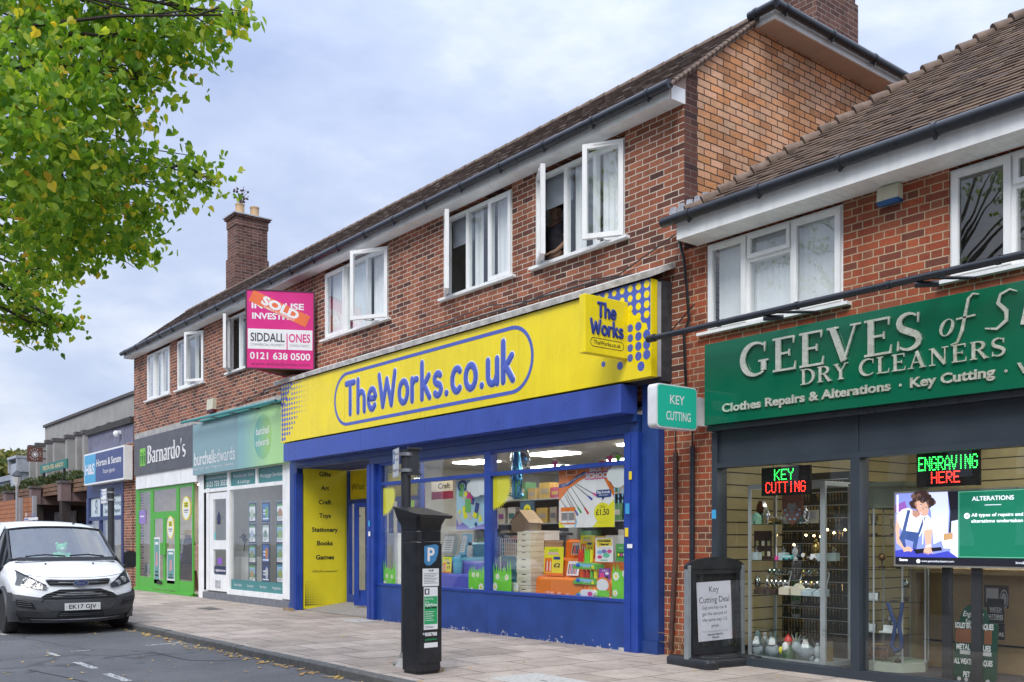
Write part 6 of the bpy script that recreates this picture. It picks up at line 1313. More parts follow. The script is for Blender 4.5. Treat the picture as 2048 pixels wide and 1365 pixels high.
tag(mb.build('raindrop_garland',SKYB,None),'strings of blue paper raindrops hanging below the right cloud','window decoration')
# --- the big pen poster
def d_pen(b,f,w,h):
 b.flat(f,[(0,h),(w,h),(w,h*.45),(w*.82,h*.78),(w*.45,h*.80),(w*.2,h*.66),(0,h*.45)],.0008,1)
 b.flat(f,[(w*.62,0),(w,0),(w,h*.46),(w*.78,h*.20)],.0012,2);b.flat(f,[(0,h*.12),(w*.12,0),(0,0)],.0012,2)
 b.ribbon(f,[(-.0,h*.70),(w*.18,h*.73),(w*.34,h*.83),(w*.50,h*.90)],h*.06,.0015,.0018,3);b.text(Fr(f.p(w*.05,h*.695),f.R*.93+f.U*.30,f.U*.95-f.R*.3),"The nation's best-selling pen!",0,w*.50,-.01,.028,.003,0)
 b.flat(f,rrect(w*.13,w*.34,h*.87,h*.97,.02),.0016,1);b.flat(f,rrect(w*.135,w*.335,h*.875,h*.965,.02),.002,0);b.flat(f,rrect(w*.145,w*.325,h*.882,h*.958,.018),.0024,1);b.text(f,'BIC',w*.165,w*.305,h*.893,h*.05,.003,5,bold=.03,shear=.1)
 for k,(t,y,hh,x0,x1)in enumerate((('BACK TO',.905,.062,.57,.92),('SCHOOL',.80,.078,.50,.95))):
  b.text(f,t,w*x0-.008,w*x1+.008,h*y-.008,h*hh+.016,.0026,6,bold=.11);b.text(f,t,w*x0,w*x1,h*y,h*hh,.0036,0,bold=.05)
 pens=[(.02,.50,.16,.30,7),(.08,.60,.28,.26,7),(.14,.66,.42,.24,8),(.22,.70,.55,.22,9),(.28,.72,.62,.45,7),(.30,.74,.72,.50,6),(.14,.58,.36,.20,7)]
 for k,(x0,y0,x1,y1,c)in enumerate(pens):
  p,q=Vector((w*x0,h*y0)),Vector((w*x1,h*y1));b.ribbon(f,[p,q],[.008,.026],.002+.0004*k,.0024+.0004*k,10);b.ribbon(f,[p.lerp(q,.78),q],[.026,.032],.0026+.0004*k,.0030+.0004*k,c);b.ribbon(f,[p,p.lerp(q,.8)],.004,.0026+.0004*k,.0031+.0004*k,4)
 b.disc(f,w*.80,h*.235,w*.15,h*.16,.0052,2,26);b.ctext(f,'Only',w*.80,h*.31,.035,.006,4);b.ctext(f,'£1.50',w*.80,h*.195,.075,.006,4,w*.23,bold=.02)
 b.flat(f,rrect(w*.69,w*.95,h*.48,h*.60,.03),.0052,3);b.flat(f,[(w*.78,h*.49),(w*.84,h*.49),(w*.80,h*.43)],.0052,3);b.ctext(f,'Big brands',w*.82,h*.545,.03,.006,0,w*.22,bold=.03);b.ctext(f,'little prices!',w*.82,h*.505,.02,.006,0,w*.16)
 for x in(.04,.17):b.rect(f,w*x,w*(x+.14),h*.06,h*.34,.0052,1);b.rect(f,w*(x+.01),w*(x+.13),h*.08,h*.27,.0056,0);[b.rect(f,w*(x+.02+.022*q),w*(x+.035+.022*q),h*.12,h*.25,.006,4)for q in range(5)]
 b.ribbon(f,[(w*.30,0),(w*.33,h*.10),(w*.28,h*.2)],.03,.0014,.0018,11)
card('poster','large orange and white pen poster priced one pound fifty in the right bookshop window','poster',1118,938,1229,1056,.02,d_pen,[WHT,ORANGE,SUNY,col('poster_navy',(.02,.06,.25)),BLKP,col('poster_brown',(.18,.05,.01)),PINKP,col('pen_blue',(.05,.08,.4)),col('pen_green',(.02,.35,.08)),REDP,col('pen_grey',(.42,.42,.44)),SKYB])
def d_stat(b,f,w,h):
 b.rect(f,0,w,0,h,.0006,1);r_=np.random.default_rng(9);b.flat(f,[(0,0),(w,0),(w,h*.12),(w*.5,h*.02),(0,h*.25)],.001,2)
 for k in range(26):
  x,y=w*r_.uniform(.05,.85),h*r_.uniform(.08,.85);s=r_.uniform(.04,.12);t=r_.uniform(-.6,.6);g=Fr(f.p(x,y),f.R*math.cos(t)+f.U*math.sin(t),f.U*math.cos(t)-f.R*math.sin(t));b.rect(g,0,s,0,s*r_.uniform(.6,2.2),.0012+.0002*k,int(r_.integers(3,9)))
 b.rect(f,w*.32,w*.52,h*.35,h*.62,.008,3);b.ribbon(f,arc(w*.22,h*.88,w*.14,h*.10,-60,240,10),.04,.007,.0075,4)
card('poster','pale blue poster of assorted stationery in the left bookshop window','poster',913,962,971,1060,.03,d_stat,[WHT,col('pale_blue_poster',(.38,.60,.72)),col('poster_violet',(.20,.17,.50)),col('poster_green',(.15,.45,.12)),col('poster_navy',(.02,.06,.25)),WHT,SUNY,PINKP,LGREY])
card('poster','violet edge of a stationery poster right of the middle window bar','poster',984,1012,996,1058,.03,lambda b,f,w,h:(b.rect(f,0,w,0,h*.3,.001,1),b.disc(f,0,h*.75,w*.75,h*.45,.002,2,18)),[LGREY,col('poster_violet',(.20,.17,.50)),SUNY])
# --- stepped display stands
def step_stand(label,px0,px1,Y0,steps,zb,mt,name='display_stand'):
 x0,x1=X(px0,Y0),X(px1,Y0);o=thing(name,label,'display stand',((x0+x1)/2,Y0,zb));prof=[(Y0,zb)];y=Y0
 for d,z in steps:prof+=[(y+.015,zb+z-.03),(y+.05,zb+z),(y+d,zb+z)];y+=d
 prof+=[(y,zb)];part(o,'steps',mt,lambda b:b.prism(Fr((x0,0,0),(0,1,0)),prof,0,x1-x0));part(o,'side_lip',mt,lambda b:(b.ribbon(Fr((x0-.012,0,0),(0,1,0)),prof[:-1],.03,0,.01),b.ribbon(Fr((x1+.002,0,0),(0,1,0)),prof[:-1],.03,0,.01)));return o
step_stand('orange stepped display stand in the right bookshop window',1074,1190,.12,[(.28,.24),(.28,.50),(.25,.76)],.62,ORANGE);step_stand('purple blue moulded display stand in the left bookshop window',878,962,.12,[(.25,.22),(.25,.42)],.62,PURP)
step_stand('aqua topped display stand behind the purple blue one',884,975,.66,[(.4,.47),(.2,.72)],.62,AQUA)
card('stand_panel','blue rounded back panel of a stand right of the middle window bar','display stand',984,1074,1003,1110,.75,lambda b,f,w,h:b.flat(f,rrect(.01,w-.01,.01,h-.01,.04),.002,0),[col('dusty_blue',(.16,.22,.45))])
def d_price(t):
 def d(b,f,w,h):
  b.rect(f,0,w,0,h*.1,.001,1);b.rect(f,w*.05,w*.42,h*.12,h*.62,.001,1);[b.rect(f,w*(.08+.08*k),w*(.13+.08*k),h*.16,h*.5,.002,4+k%2)for k in range(4)]
  b.text(f,'BACK TO',w*.26,w*.72,h*.84,h*.07,.002,2,bold=.07);b.text(f,'SCHOOL',w*.2,w*.78,h*.73,h*.085,.002,3,bold=.07);b.text(f,'SCHOOL',w*.2,w*.78,h*.73,h*.085,.003,5,bold=.02)
  b.disc(f,w*.70,h*.36,w*.22,h*.17,.002,6,20);b.ctext(f,t,w*.70,h*.30,h*.13,.003,7,w*.34,bold=.03);b.flat(f,rrect(w*.5,w*.85,h*.56,h*.66,.01),.002,8)
 return d
PM=[SUNY,ORANGE,GRASS,PINKP,REDP,WHT,col('price_yellow',(.82,.66,.05)),BLKP,col('poster_navy',(.02,.06,.25))]
card('price_card','yellow price card marked two pounds on the lower orange step','price card',1087,1094,1125,1151,.30,d_price('£2'),PM,None,.05)
card('price_card','yellow back to school card on the upper orange step','price card',1160,1071,1187,1114,.55,d_price('£1'),PM,None,.05)
card('price_card','small yellow price card on the purple blue stand','price card',884,1114,902,1146,.25,d_price('£2'),PM,None,.05)
def d_donate(b,f,w,h):
 b.rect(f,0,w,0,h,.0008,0);b.flat(f,[(w*.04,h*.92),(w*.9,h*.97),(w*.96,h*.68),(w*.1,h*.62)],.0012,1);b.ctext(f,'Donate',w*.5,h*.83,h*.09,.002,2,w*.72,bold=.05);b.ctext(f,'Here!',w*.5,h*.69,h*.09,.002,2,w*.52,bold=.05);b.ctext(f,'Give a gift of reading',w*.5,h*.56,h*.035,.002,2,w*.7)
 for x,y,r,k in((.25,.40,.16,3),(.5,.44,.15,4),(.8,.44,.14,5),(.62,.28,.2,6),(.25,.2,.14,5)):b.disc(f,w*x,h*y,w*r,h*r*.55,.0015,k,14)
 b.rect(f,w*.3,w*.7,h*.05,h*.10,.0015,6)
card('poster','white poster with Donate Here on yellow in the right bookshop window','poster',1191,1076,1226,1124,.16,d_donate,[WHT,col('price_yellow',(.82,.66,.05)),BLKP,SKYB,col('poster_violet',(.20,.17,.50)),PINKP,col('poster_mint',(.15,.55,.38))])
card('poster','green activity poster with small pictures in the right bookshop corner','poster',1232,1088,1258,1122,.20,lambda b,f,w,h:(b.rect(f,w*.08,w,h*.2,h*.52,.001,1),*[b.disc(f,w*(.2+.22*k),h*.36,w*.09,h*.1,.002,2+k%3,10)for k in range(4)],b.text(f,'Eco art',w*.25,w*.85,h*.72,h*.1,.001,4)),[col('poster_leaf_green',(.08,.38,.08)),col('poster_dark_green',(.01,.12,.04)),SUNY,PINKP,WHT])
card('backing_board','plain white backing board behind the donation poster','board',1212,1071,1258,1124,.30,lambda b,f,w,h:b.rect(f,.01,w-.01,.01,h-.01,.001,0),[col('off_white_board',(.66,.67,.68))])
# --- tiered paint kit packs
KIT=[col('kit_green',(.12,.45,.06)),SKYB,col('kit_blue',(.02,.14,.62)),SUNY,REDP,WHT]
for k,(py,lab)in enumerate(((1130,'top'),(1160,'middle'),(1190,'bottom'))):
 a=at(1147,py+8,.10);w=X(1192,.1)-a.x;o=thing('paint_kit','long green and blue children\'s paint kit, %s one of three in a stack'%lab,'toy pack',(a.x,.1,a.z))
 part(o,'tray',[KIT[0],KIT[1],KIT[3],WHT],lambda b:(b.prism(FY(.10),[(0+a.x,a.z),(a.x+w,a.z),(a.x+w*.97,a.z+.07),(a.x+w*.2,a.z+.09),(a.x-.02,a.z+.03)],-.16,0,0),b.flat(FY(.10),[(a.x+.02,a.z+.045),(a.x+w*.3,a.z+.075),(a.x+w*.95,a.z+.062),(a.x+w*.7,a.z+.03)],.002,1),b.disc(FY(.10),a.x+w*.86,a.z+.03,.025,None,.003,2),b.text(FY(.10),'paint set',a.x+w*.45,a.x+w*.75,a.z+.022,.02,.003,3)))
 part(o,'button',KIT[2],lambda b:b.ell((a.x+.09,.10,a.z+.052),.045,.012,.028,12),smooth=60)
 if k<2:part(o,'tubes',[REDP,KIT[0],SUNY,ORANGE],lambda b:[b.lathe((a.x+.16+.075*q,.15,a.z-.115),[(.024,0),(.024,.09),(.012,.11)],10,(0,0,1,2)[q])for q in range(4)])
o=thing('felt_pens','row of fat red, green and yellow felt pens standing on the top paint kit','pens',(X(1165,.15),.15,at(1165,1126,.15).z));zq=at(1165,1130,.15).z+.04
for q,(px,m_)in enumerate(((1159,REDP),(1164,REDP),(1172,GRASS),(1177,GRASS),(1183,SUNY))):x=X(px,.15);part(o,'pen',m_,lambda b:b.lathe((x,.15,zq),[(.02,0),(.02,.11),(.012,.15),(.012,.17)],10),smooth=40)
card('book_pack','purple and pink picture pack leaning beside the paint kits','toy pack',1196,1137,1218,1176,.12,lambda b,f,w,h:(b.rect(f,w*.1,w*.5,h*.08,h*.78,.001,1),*[b.disc(f,w*.75,h*(.15+.2*k),w*.16,h*.07,.001,2+k%2,9)for k in range(4)],b.text(f,'ART',w*.25,w*.8,h*.84,h*.09,.001,3)),[col('pack_purple',(.22,.05,.35)),PINKP,BLKP,WHT],None,.08)
o=thing('craft_tub','round orange and green craft pack at the bottom right of the window','toy pack',(X(1205,.12),.12,.62));cx_=X(1205,.12);part(o,'pack',[ORANGE,WHT,GRASS],lambda b:(b.prism(FY(.12),[(cx_+.15*math.cos(t),.76+.135*math.sin(t))for t in[R(q)for q in range(-60,241,20)]],-.08,0,0),b.disc(FY(.12),cx_,.79,.115,.08,.002,1,18),b.rect(FY(.12),cx_-.13,cx_+.13,.64,.72,.003,2)))
o=thing('craft_tub','small white and pink pack in front of the paint kits','toy pack',(X(1175,.04),.04,.62));cx_=X(1175,.06);part(o,'pack',[WHT,PINKP],lambda b:(b.prism(FY(.05),rrect(cx_-.13,cx_+.13,.63,.72,.04),-.08,0,0),b.disc(FY(.05),cx_+.06,.67,.05,.03,.002,1,12)))
for k,px in enumerate((1089,1098,1112,1129)):
 card('pen_pack',['small orange pen pack, left of the row along the bottom of the orange stand','second small orange pen pack from the left below the orange stand','third orange pen pack below the orange stand','orange pen pack nearest the paint kits below the orange stand'][k],'pen pack',px,1180+k*1.5,px+9,1195+k*1.2,.06,lambda b,f,w,h:(b.rect(f,w*.15,w*.85,h*.2,h*.55,.001,1),b.text(f,'BIC',w*.2,w*.8,h*.65,h*.2,.001,1)),[ORANGE,WHT],'pen packs below the orange stand',.3)
card('pen_pack','white and orange hanging pen pack leaning on the lower orange step','pen pack',1133,1122,1156,1151,.32,lambda b,f,w,h:[b.rect(f,w*(.1+.13*k),w*(.18+.13*k),h*.1,h*.8,.001,1+k%3)for k in range(6)],[WHT,BLKP,REDP,col('pen_blue',(.05,.08,.4))],None,.2)
card('pen_pack','clear pen pack on the upper orange step','pen pack',1142,1086,1158,1110,.58,lambda b,f,w,h:[b.rect(f,w*(.1+.2*k),w*(.25+.2*k),h*.1,h*.8,.001,1+k%3)for k in range(4)],[LGREY,BLKP,REDP,col('pen_blue',(.05,.08,.4))],None,.2)
card('leaflet','small white leaflet with yellow corner at the foot of the middle window','leaflet',1017,1165,1036,1187,.03,lambda b,f,w,h:(b.rect(f,0,w*.5,h*.02,h*.25,.001,1),b.rect(f,w*.55,w,h*.02,h*.3,.001,2),b.text(f,'Gift cards',w*.1,w*.8,h*.75,h*.1,.001,3)),[WHT,col('poster_navy',(.02,.06,.25)),SUNY,BLKP])
# --- storage boxes, copied one by one
def make_box(label,x,y,z,w,d,h,mt,group,handle=True):
 o=thing('storage_box',label,'storage box',(x,y,z),0,group);mb=MB();mb.box(-w/2,w/2,-d/2,d/2,0,h*.74);mb.build('body',mt,o,local=True);mb=MB();mb.box(-w/2-.005,w/2+.005,-d/2-.005,d/2+.005,h*.741,h);mb.build('lid',mt,o,local=True)
 if handle:mb=MB();mb.fbox(Fr((0,-d/2,0),(1,0,0)),-.045,.045,h*.42,h*.54,-.001,.002);mb.build('handle_slot',BLKP,o,local=True)
 return o
x,y=X(1061,.25),.25;bx=None;zz=.62
for k in range(9):
 h=.105 if k<5 else .085
 lab='cream drawer box, number %s from the bottom of the stack beside the orange stand'%('one two three four five six seven eight nine'.split()[k])
 if bx is None:bx=make_box(lab,x,y,zz,.32,.26,.10,CREAMB,'cream boxes stacked beside the orange stand');
 else:o=dup(bx,(x+.004*(k%3),y,zz),0,lab);o.scale=(1 if k<5 else .92,1,h/.10)
 zz+=h+.002
x,y=X(1088,.62),.62;zz=.62
for k in range(5):o=make_box('brown card storage box, number %s from the bottom of the stack behind the cream boxes'%('one two three four five'.split()[k]),x,y,zz,.46,.34,.15,CARDB,'brown boxes behind the cream boxes');zz+=.152
make_box('open white archive box on top of the brown boxes',x-.06,y,zz,.42,.34,.14,WHT,None)
x,y=X(777,.3),.3;zz=.62
for k in range(6):make_box('cream storage box, number %s from the bottom in the far left window stack'%('one two three four five six'.split()[k]),x,y,zz,.40,.3,.12 if k<4 else .09,CREAMB,'cream boxes at the far left of the window');zz+=.122 if k<4 else .092
x,y=X(800,.4),.4;zz=.62
for k in range(4):make_box('tall white carton, number %s from the bottom behind the left grass cutout'%('one two three four'.split()[k]),x,y,zz,.36,.3,.22,WHT,'white cartons at the left of the window',False);zz+=.222
for k,(px,py,w,h,lab)in enumerate(((893,1108,.35,.34,'open grey folder stand on the aqua display'),(925,1110,.22,.36,'pale blue upright box on the aqua display'))):
 c=at(px,py,.8);o=thing('boxed_product',lab,'boxed product',(c.x,.8,c.z));g=Fr((c.x-w/2,.8,c.z),(1,-.15*k,0),(.2,.1,1));part(o,'case',[LGREY if k==0 else SKYB,WHT,BLKP],lambda b:(b.fbox(g,0,w,0,h,-.08,0,0),b.rect(g,.03,w-.03,.04,h-.03,.002,1),[b.rect(g,.06,w-.08,h*(.2+.12*q),h*(.22+.12*q),.004,2)for q in range(5)]))
o=thing('water_bottle','blue drinks bottle on the purple blue stand','bottle',(X(908,.3),.3,.84));part(o,'bottle',AQUA,lambda b:b.lathe((X(916,.3),.3,.84),[(.07,0),(.075,.02),(.075,.22),(.06,.24)],16),smooth=40);part(o,'cap',SKYB,lambda b:b.lathe((X(916,.3),.3,1.085),[(.055,0),(.055,.05)],16),smooth=40)
o=thing('water_bottle','grey flask on the aqua display beside the pale blue box','bottle',(X(940,.75),.75,1.1));part(o,'bottle',LGREY,lambda b:b.lathe((X(940,.75),.75,1.1),[(.05,0),(.05,.16),(.03,.19)],14),smooth=40);part(o,'cap',BLKP,lambda b:b.lathe((X(940,.75),.75,1.292),[(.032,0),(.032,.05)],12))
# --- wire basket stand with loaves of yarn, wooden houses
bxw,bz=X(1020,.5),.62;o=thing('wire_basket','white wire basket stand holding folded goods','basket',(bxw,.5,bz));WIRE=pm('white_wire',(.7,.7,.7),.4)
zt=at(1020,1112,.5).z;x0,x1=X(1006,.5),X(1049,.5)
part(o,'basket',WIRE,lambda b:([b.tube([(x0+(x1-x0)*k/10,.45,zt-.0),(x0+(x1-x0)*k/10,.45,zt+.26)],.005,4)for k in range(11)],[b.tube([(x0,.45,zt+.26*k/4),(x1,.45,zt+.26*k/4)],.005,4)for k in range(5)],b.tube([(x0,.8,zt),(x1,.8,zt)],.006,4)))
for sx in(x0,x1):part(o,'leg',WIRE,lambda b:(b.tube([(sx,.45,.62),(sx,.45,zt)],.010,5),b.tube([(sx,.8,.62),(sx,.8,zt)],.010,5)))
o=thing('folded_goods','folded peach and maroon goods lying in the white wire basket','goods',(bxw,.6,zt));part(o,'stack',[col('peach_goods',(.60,.38,.22),.8),col('maroon_goods',(.22,.05,.07),.8)],lambda b:(b.box(x0+.03,x1-.03,.5,.78,zt+.01,zt+.2,0),b.ell(((x0+x1)/2,.62,zt+.24),.22,.14,.06,12,1)))
o=thing('craft_house','plain wooden craft house on the shelf behind the wire basket','craft house',(X(1050,1.0),1.0,1.4));c=at(1050,1066,1.0);part(o,'walls',CARDB,lambda b:b.prism(FY(.9),[(c.x-.22,c.z),(c.x+.22,c.z),(c.x+.22,c.z+.18),(c.x,c.z+.34),(c.x-.22,c.z+.18)],-.25,0));part(o,'roof',CARDB,lambda b:(b.q((c.x-.26,.88,c.z+.15),(c.x,.88,c.z+.36),(c.x,1.17,c.z+.36),(c.x-.26,1.17,c.z+.15)),b.q((c.x+.26,.88,c.z+.15),(c.x,.88,c.z+.36),(c.x,1.17,c.z+.36),(c.x+.26,1.17,c.z+.15))));part(o,'table',DARKIN,lambda b:(b.box(c.x-.9,c.x+.8,.85,1.3,c.z-.04,c.z-.002),b.box(c.x-.85,c.x-.8,.9,1.2,.62,c.z-.041),b.box(c.x+.7,c.x+.75,.9,1.2,.62,c.z-.041)))
# --- number balloon, bunting, hanging banners
o=thing('foil_balloon','shiny blue number one foil balloon hanging in the right bookshop window','balloon',(X(1035,.5),.5,1.8));FOIL=pm('blue_foil',(.10,.36,.62),.15,metal=.9,var=.2)
part(o,'digit',FOIL,lambda b:(b.tube([at(1034,905,.5),at(1034,945,.5),at(1034,995,.5)],[.05,.09,.07],12),b.ell(at(1035,962,.5),.10,.06,.16,12),b.ell(at(1035,992,.5),.14,.06,.05,12)),smooth=60)
o=thing('foil_balloon','silver foil letter balloon behind the blue number balloon','balloon',(X(1045,.8),.8,2.3));part(o,'letter',pm('silver_foil',(.6,.62,.64),.2,metal=.9,var=.2),lambda b:b.ell(at(1040,920,.8),.24,.08,.22,14),smooth=60)
o=thing('bunting','string of coloured bunting under the bookshop ceiling','bunting',(-10,1.0,2.7));cols_=[PINKP,GRASS,SUNY,SKYB,ORANGE,WHT,REDP];mb=MB()
for k in range(16):
 x=-11.2+.17*k;z=2.62-.18*math.sin(math.pi*((k%8)+.5)/8);mb.flat(FY(1.0),[(x,z),(x+.13,z),(x+.065,z-.17)],0,k%7)
mb.build('flags',cols_,o);part(o,'string',BLKP,lambda b:b.tube([(-11.2+.17*k,1.0,2.625-.18*math.sin(math.pi*((k%8)+.0)/8))for k in range(17)],.004,4))
card('hanging_banner','burgundy wall sign lettered Craft at the back of the left bookshop window','shop banner',863,962,906,1000,2.2,lambda b,f,w,h:(b.rect(f,0,w,h*.4,h,.001,1),b.ctext(f,'Craft',w*.6,h*.55,h*.26,.003,2,w*.55,bold=.02)),[col('burgundy_banner',(.22,.02,.06)),col('cream_banner',(.5,.46,.40)),BLKP])
card('hanging_banner','tall purple banner at the left of the bookshop window','shop banner',812,960,850,1060,1.8,lambda b,f,w,h:b.rect(f,w*.1,w*.45,h*.35,h*.6,.001,1),[col('purple_banner',(.07,.03,.17)),col('lime_screen',(.2,.4,.03))])
card('transom_print','yellow printed strip lettered discover in the upper left bookshop window','window print',766,928,800,968,.06,lambda b,f,w,h:b.text(f,'discover',-.0,w*.95,h*.5,h*.28,.002,1,shear=.1),[col('transom_yellow',(.72,.56,.01)),BLKP])
# --- shelving at the back with stock on it
def shelving(label,x0,x1,y,zt,nsh):
 o=thing('shelving_unit',label,'shelving',((x0+x1)/2,y,.12));part(o,'back_panel',col('grey_shelf_back',(.14,.14,.15),.8),lambda b:b.box(x0,x1,y+.4,y+.43,.12,zt))
 for k in range(nsh):z=.3+(zt-.4)*k/(nsh-1);part(o,'shelf',col('grey_shelf',(.34,.36,.37),.5),lambda b:b.box(x0,x1,y,y+.399,z,z+.025))
 for x in(x0,x1-.04):part(o,'upright',col('grey_shelf',(.34,.36,.37)),lambda b:b.box(x-.045,x-.001,y,y+.42,.12,zt))
 return[.3+(zt-.4)*k/(nsh-1)+.027 for k in range(nsh)]
protos=[]
r_=np.random.default_rng(31)
STK=[col('stock_%d'%i,c,.6)for i,c in enumerate(((.30,.26,.22),(.50,.48,.44),(.35,.05,.12),(.04,.15,.18),(.10,.10,.14),(.25,.08,.30),(.45,.30,.08),(.10,.25,.10),(.42,.22,.2),(.55,.52,.5)))]
for i,m_ in enumerate(STK):
 o=thing('stock_box','small boxed product on the shelves at the back of the bookshop','boxed product',(0,0,0),0,'stock on the bookshop shelves');mb=MB();mb.box(-.5,.5,0,.25,0,1,0);mb.build('carton',m_,o,local=True);mb=MB();mb.fbox(Fr((0,0,0),(1,0,0)),-.35,.35,.3,.62,.0,.004);mb.build('label_panel',STK[(i+4)%10],o,local=True);protos.append([o,False])
cnt=0
for(lab,x0,x1,y,zt,nsh)in(('grey shelving of boxed goods behind the right bookshop window',-12.4,-9.0,2.6,2.25,5),('grey shelving of boxed goods behind the left bookshop window',-16.2,-13.2,3.2,2.25,5)):
 for z in shelving(lab,x0,x1,y,zt,nsh)[1:]:
  x=x0+.06
  while x<x1-.35:
   w,h=r_.uniform(.16,.34),r_.uniform(.16,.34);k=int(r_.integers(0,10));p=protos[k]
   o=p[0]if not p[1]else dup(p[0]);p[1]=True;o.location=(x+w/2,y+.03,z);o.scale=(w,1,h);x+=w+r_.uniform(.01,.12);cnt+=1
card('price_card','dark blue card with a yellow three pound disc on the back shelves','price card',1040,1004,1069,1036,1.9,lambda b,f,w,h:(b.disc(f,w/2,h*.45,w*.26,h*.36,.001,1,18),b.ctext(f,'£3',w/2,h*.36,h*.2,.002,2,bold=.03)),[col('teal_navy_card',(.04,.10,.16)),SUNY,BLKP])

# ================================================================ someone standing at the open upper window
def person():
 b0=Vector((-10.47,.46,4.3));o=thing('person','person in a dark T-shirt standing behind the blind of the open upper window','person',b0)
 def skin(name,joints,edges,mt,lev=2):
  me=bpy.data.meshes.new(name);me.from_pydata([tuple(j[0])for j in joints],edges,[]);ob=bpy.data.objects.new(name,me);COL.objects.link(ob);ob.parent=o
  m=ob.modifiers.new('skin','SKIN');m.use_smooth_shade=True
  for i,j in enumerate(joints):me.skin_vertices[0].data[i].radius=j[1]if isinstance(j[1],tuple)else(j[1],j[1])
  me.skin_vertices[0].data[0].use_root=True;s=ob.modifiers.new('sub','SUBSURF');s.levels=lev;s.render_levels=lev;me.materials.append(mt);return ob
 def J(x,y,z,r):return((x,y,z),r)
 SKIN_=pm('skin_tone',(.42,.24,.17),.55,var=.05)
 # y is towards the room; the figure faces the street (-y). The skin modifier needs a layer per mesh
 def mk(name,joints,edges,mt):
  me=bpy.data.meshes.new(name);me.from_pydata([j[0]for j in joints],edges,[]);ob=bpy.data.objects.new(name,me);COL.objects.link(ob);ob.parent=o
  bm=bmesh.new();bm.from_mesh(me);lay=bm.verts.layers.skin.verify();bm.verts.ensure_lookup_table()
  for v,j in zip(bm.verts,joints):v[lay].radius=j[1]if isinstance(j[1],tuple)else(j[1],j[1])
  bm.verts[0][lay].use_root=True;bm.to_mesh(me);bm.free()
  m=ob.modifiers.new('skin','SKIN');m.use_smooth_shade=True;s=ob.modifiers.new('sub','SUBSURF');s.levels=2;s.render_levels=2;me.materials.append(mt);return ob
 fl=2.05-3.3+3.3-2.05
 zf=.16
 body=[J(0,0,zf+.92,(.15,.11)),J(0,.0,zf+1.10,(.15,.10)),J(0,-.01,zf+1.30,(.17,.11)),J(0,0,zf+1.43,(.13,.085)),J(0,-.01,zf+1.52,.055),J(0,-.03,zf+1.60,(.075,.09)),J(0,-.03,zf+1.72,(.078,.095)),
   J(.18,0,zf+1.42,.062),J(.23,-.02,zf+1.15,.045),J(.20,-.20,zf+.98,.036),J(.17,-.27,zf+.95,(.035,.02)),J(-.18,0,zf+1.42,.062),J(-.24,-.01,zf+1.15,.045),J(-.22,-.08,zf+.92,.036),J(-.21,-.12,zf+.84,(.035,.02)),
   J(.09,0,zf+.85,.085),J(.10,-.01,zf+.48,.06),J(.10,.01,zf+.08,.042),J(.10,-.12,zf+.03,.035),J(-.09,0,zf+.85,.085),J(-.10,-.01,zf+.48,.06),J(-.10,.01,zf+.08,.042),J(-.10,-.12,zf+.03,.035)]
 for s,w in((1,10),(-1,14)):
  p=Vector(body[w][0])
  for k in range(4):body.append(J(p.x+s*(.024-.016*k),p.y-.05,p.z-.015,.009));body.append(J(p.x+s*(.024-.016*k),p.y-.075-.008*(k in(1,2)),p.z-.04,.008))
  body.append(J(p.x-s*.04,p.y-.02,p.z+.0,.011));body.append(J(p.x-s*.05,p.y-.05,p.z-.015,.009))
 E=[(0,1),(1,2),(2,3),(3,4),(4,5),(5,6),(3,7),(7,8),(8,9),(9,10),(3,11),(11,12),(12,13),(13,14),(0,15),(15,16),(16,17),(17,18),(0,19),(19,20),(20,21),(21,22)]
 for h,st in((10,23),(14,33)):
  for k in range(5):E+=[(h,st+2*k),(st+2*k,st+2*k+1)]
 mk('body',body,E,SKIN_)
 mk('t_shirt',[J(0,0,zf+.98,(.185,.14)),J(0,0,zf+1.12,(.18,.13)),J(0,-.01,zf+1.30,(.195,.135)),J(0,0,zf+1.44,(.14,.10)),J(.19,0,zf+1.42,.082),J(.235,-.01,zf+1.24,.068),J(-.19,0,zf+1.42,.082),J(-.235,-.01,zf+1.24,.068)],[(0,1),(1,2),(2,3),(3,4),(4,5),(3,6),(6,7)],pm('dark_t_shirt',(.045,.042,.055),.9,var=.3,scale=14))
 mk('trousers',[J(0,0,zf+.93,(.165,.12)),J(.095,0,zf+.82,.10),J(.10,-.01,zf+.48,.075),J(.10,.01,zf+.1,.06),J(-.095,0,zf+.82,.10),J(-.10,-.01,zf+.48,.075),J(-.10,.01,zf+.1,.06)],[(0,1),(1,2),(2,3),(0,4),(4,5),(5,6)],pm('grey_trousers',(.24,.24,.21),.9,var=.2))
 hb=MB();hb.ell((0,.0,zf+1.72),.088,.105,.10,14);h=hb.build('hair',pm('brown_hair',(.035,.022,.015),.8,var=.3,scale=40),o,local=True,smooth=60)
 fb=MB();[fb.ell((sx*.032,-.118,zf+1.665),.013,.008,.009,8)for sx in(-1,1)];fb.build('eyes',WHT,o,local=True);fb=MB();fb.ell((0,-.128,zf+1.63),.014,.02,.022,8);[fb.ell((sx*.085,-.02,zf+1.64),.012,.025,.032,8)for sx in(-1,1)];fb.build('nose_and_ears',SKIN_,o,local=True,smooth=60);fb=MB();fb.ell((0,-.118,zf+1.585),.028,.01,.008,8);fb.build('mouth',pm('lip_colour',(.35,.12,.10),.5),o,local=True)
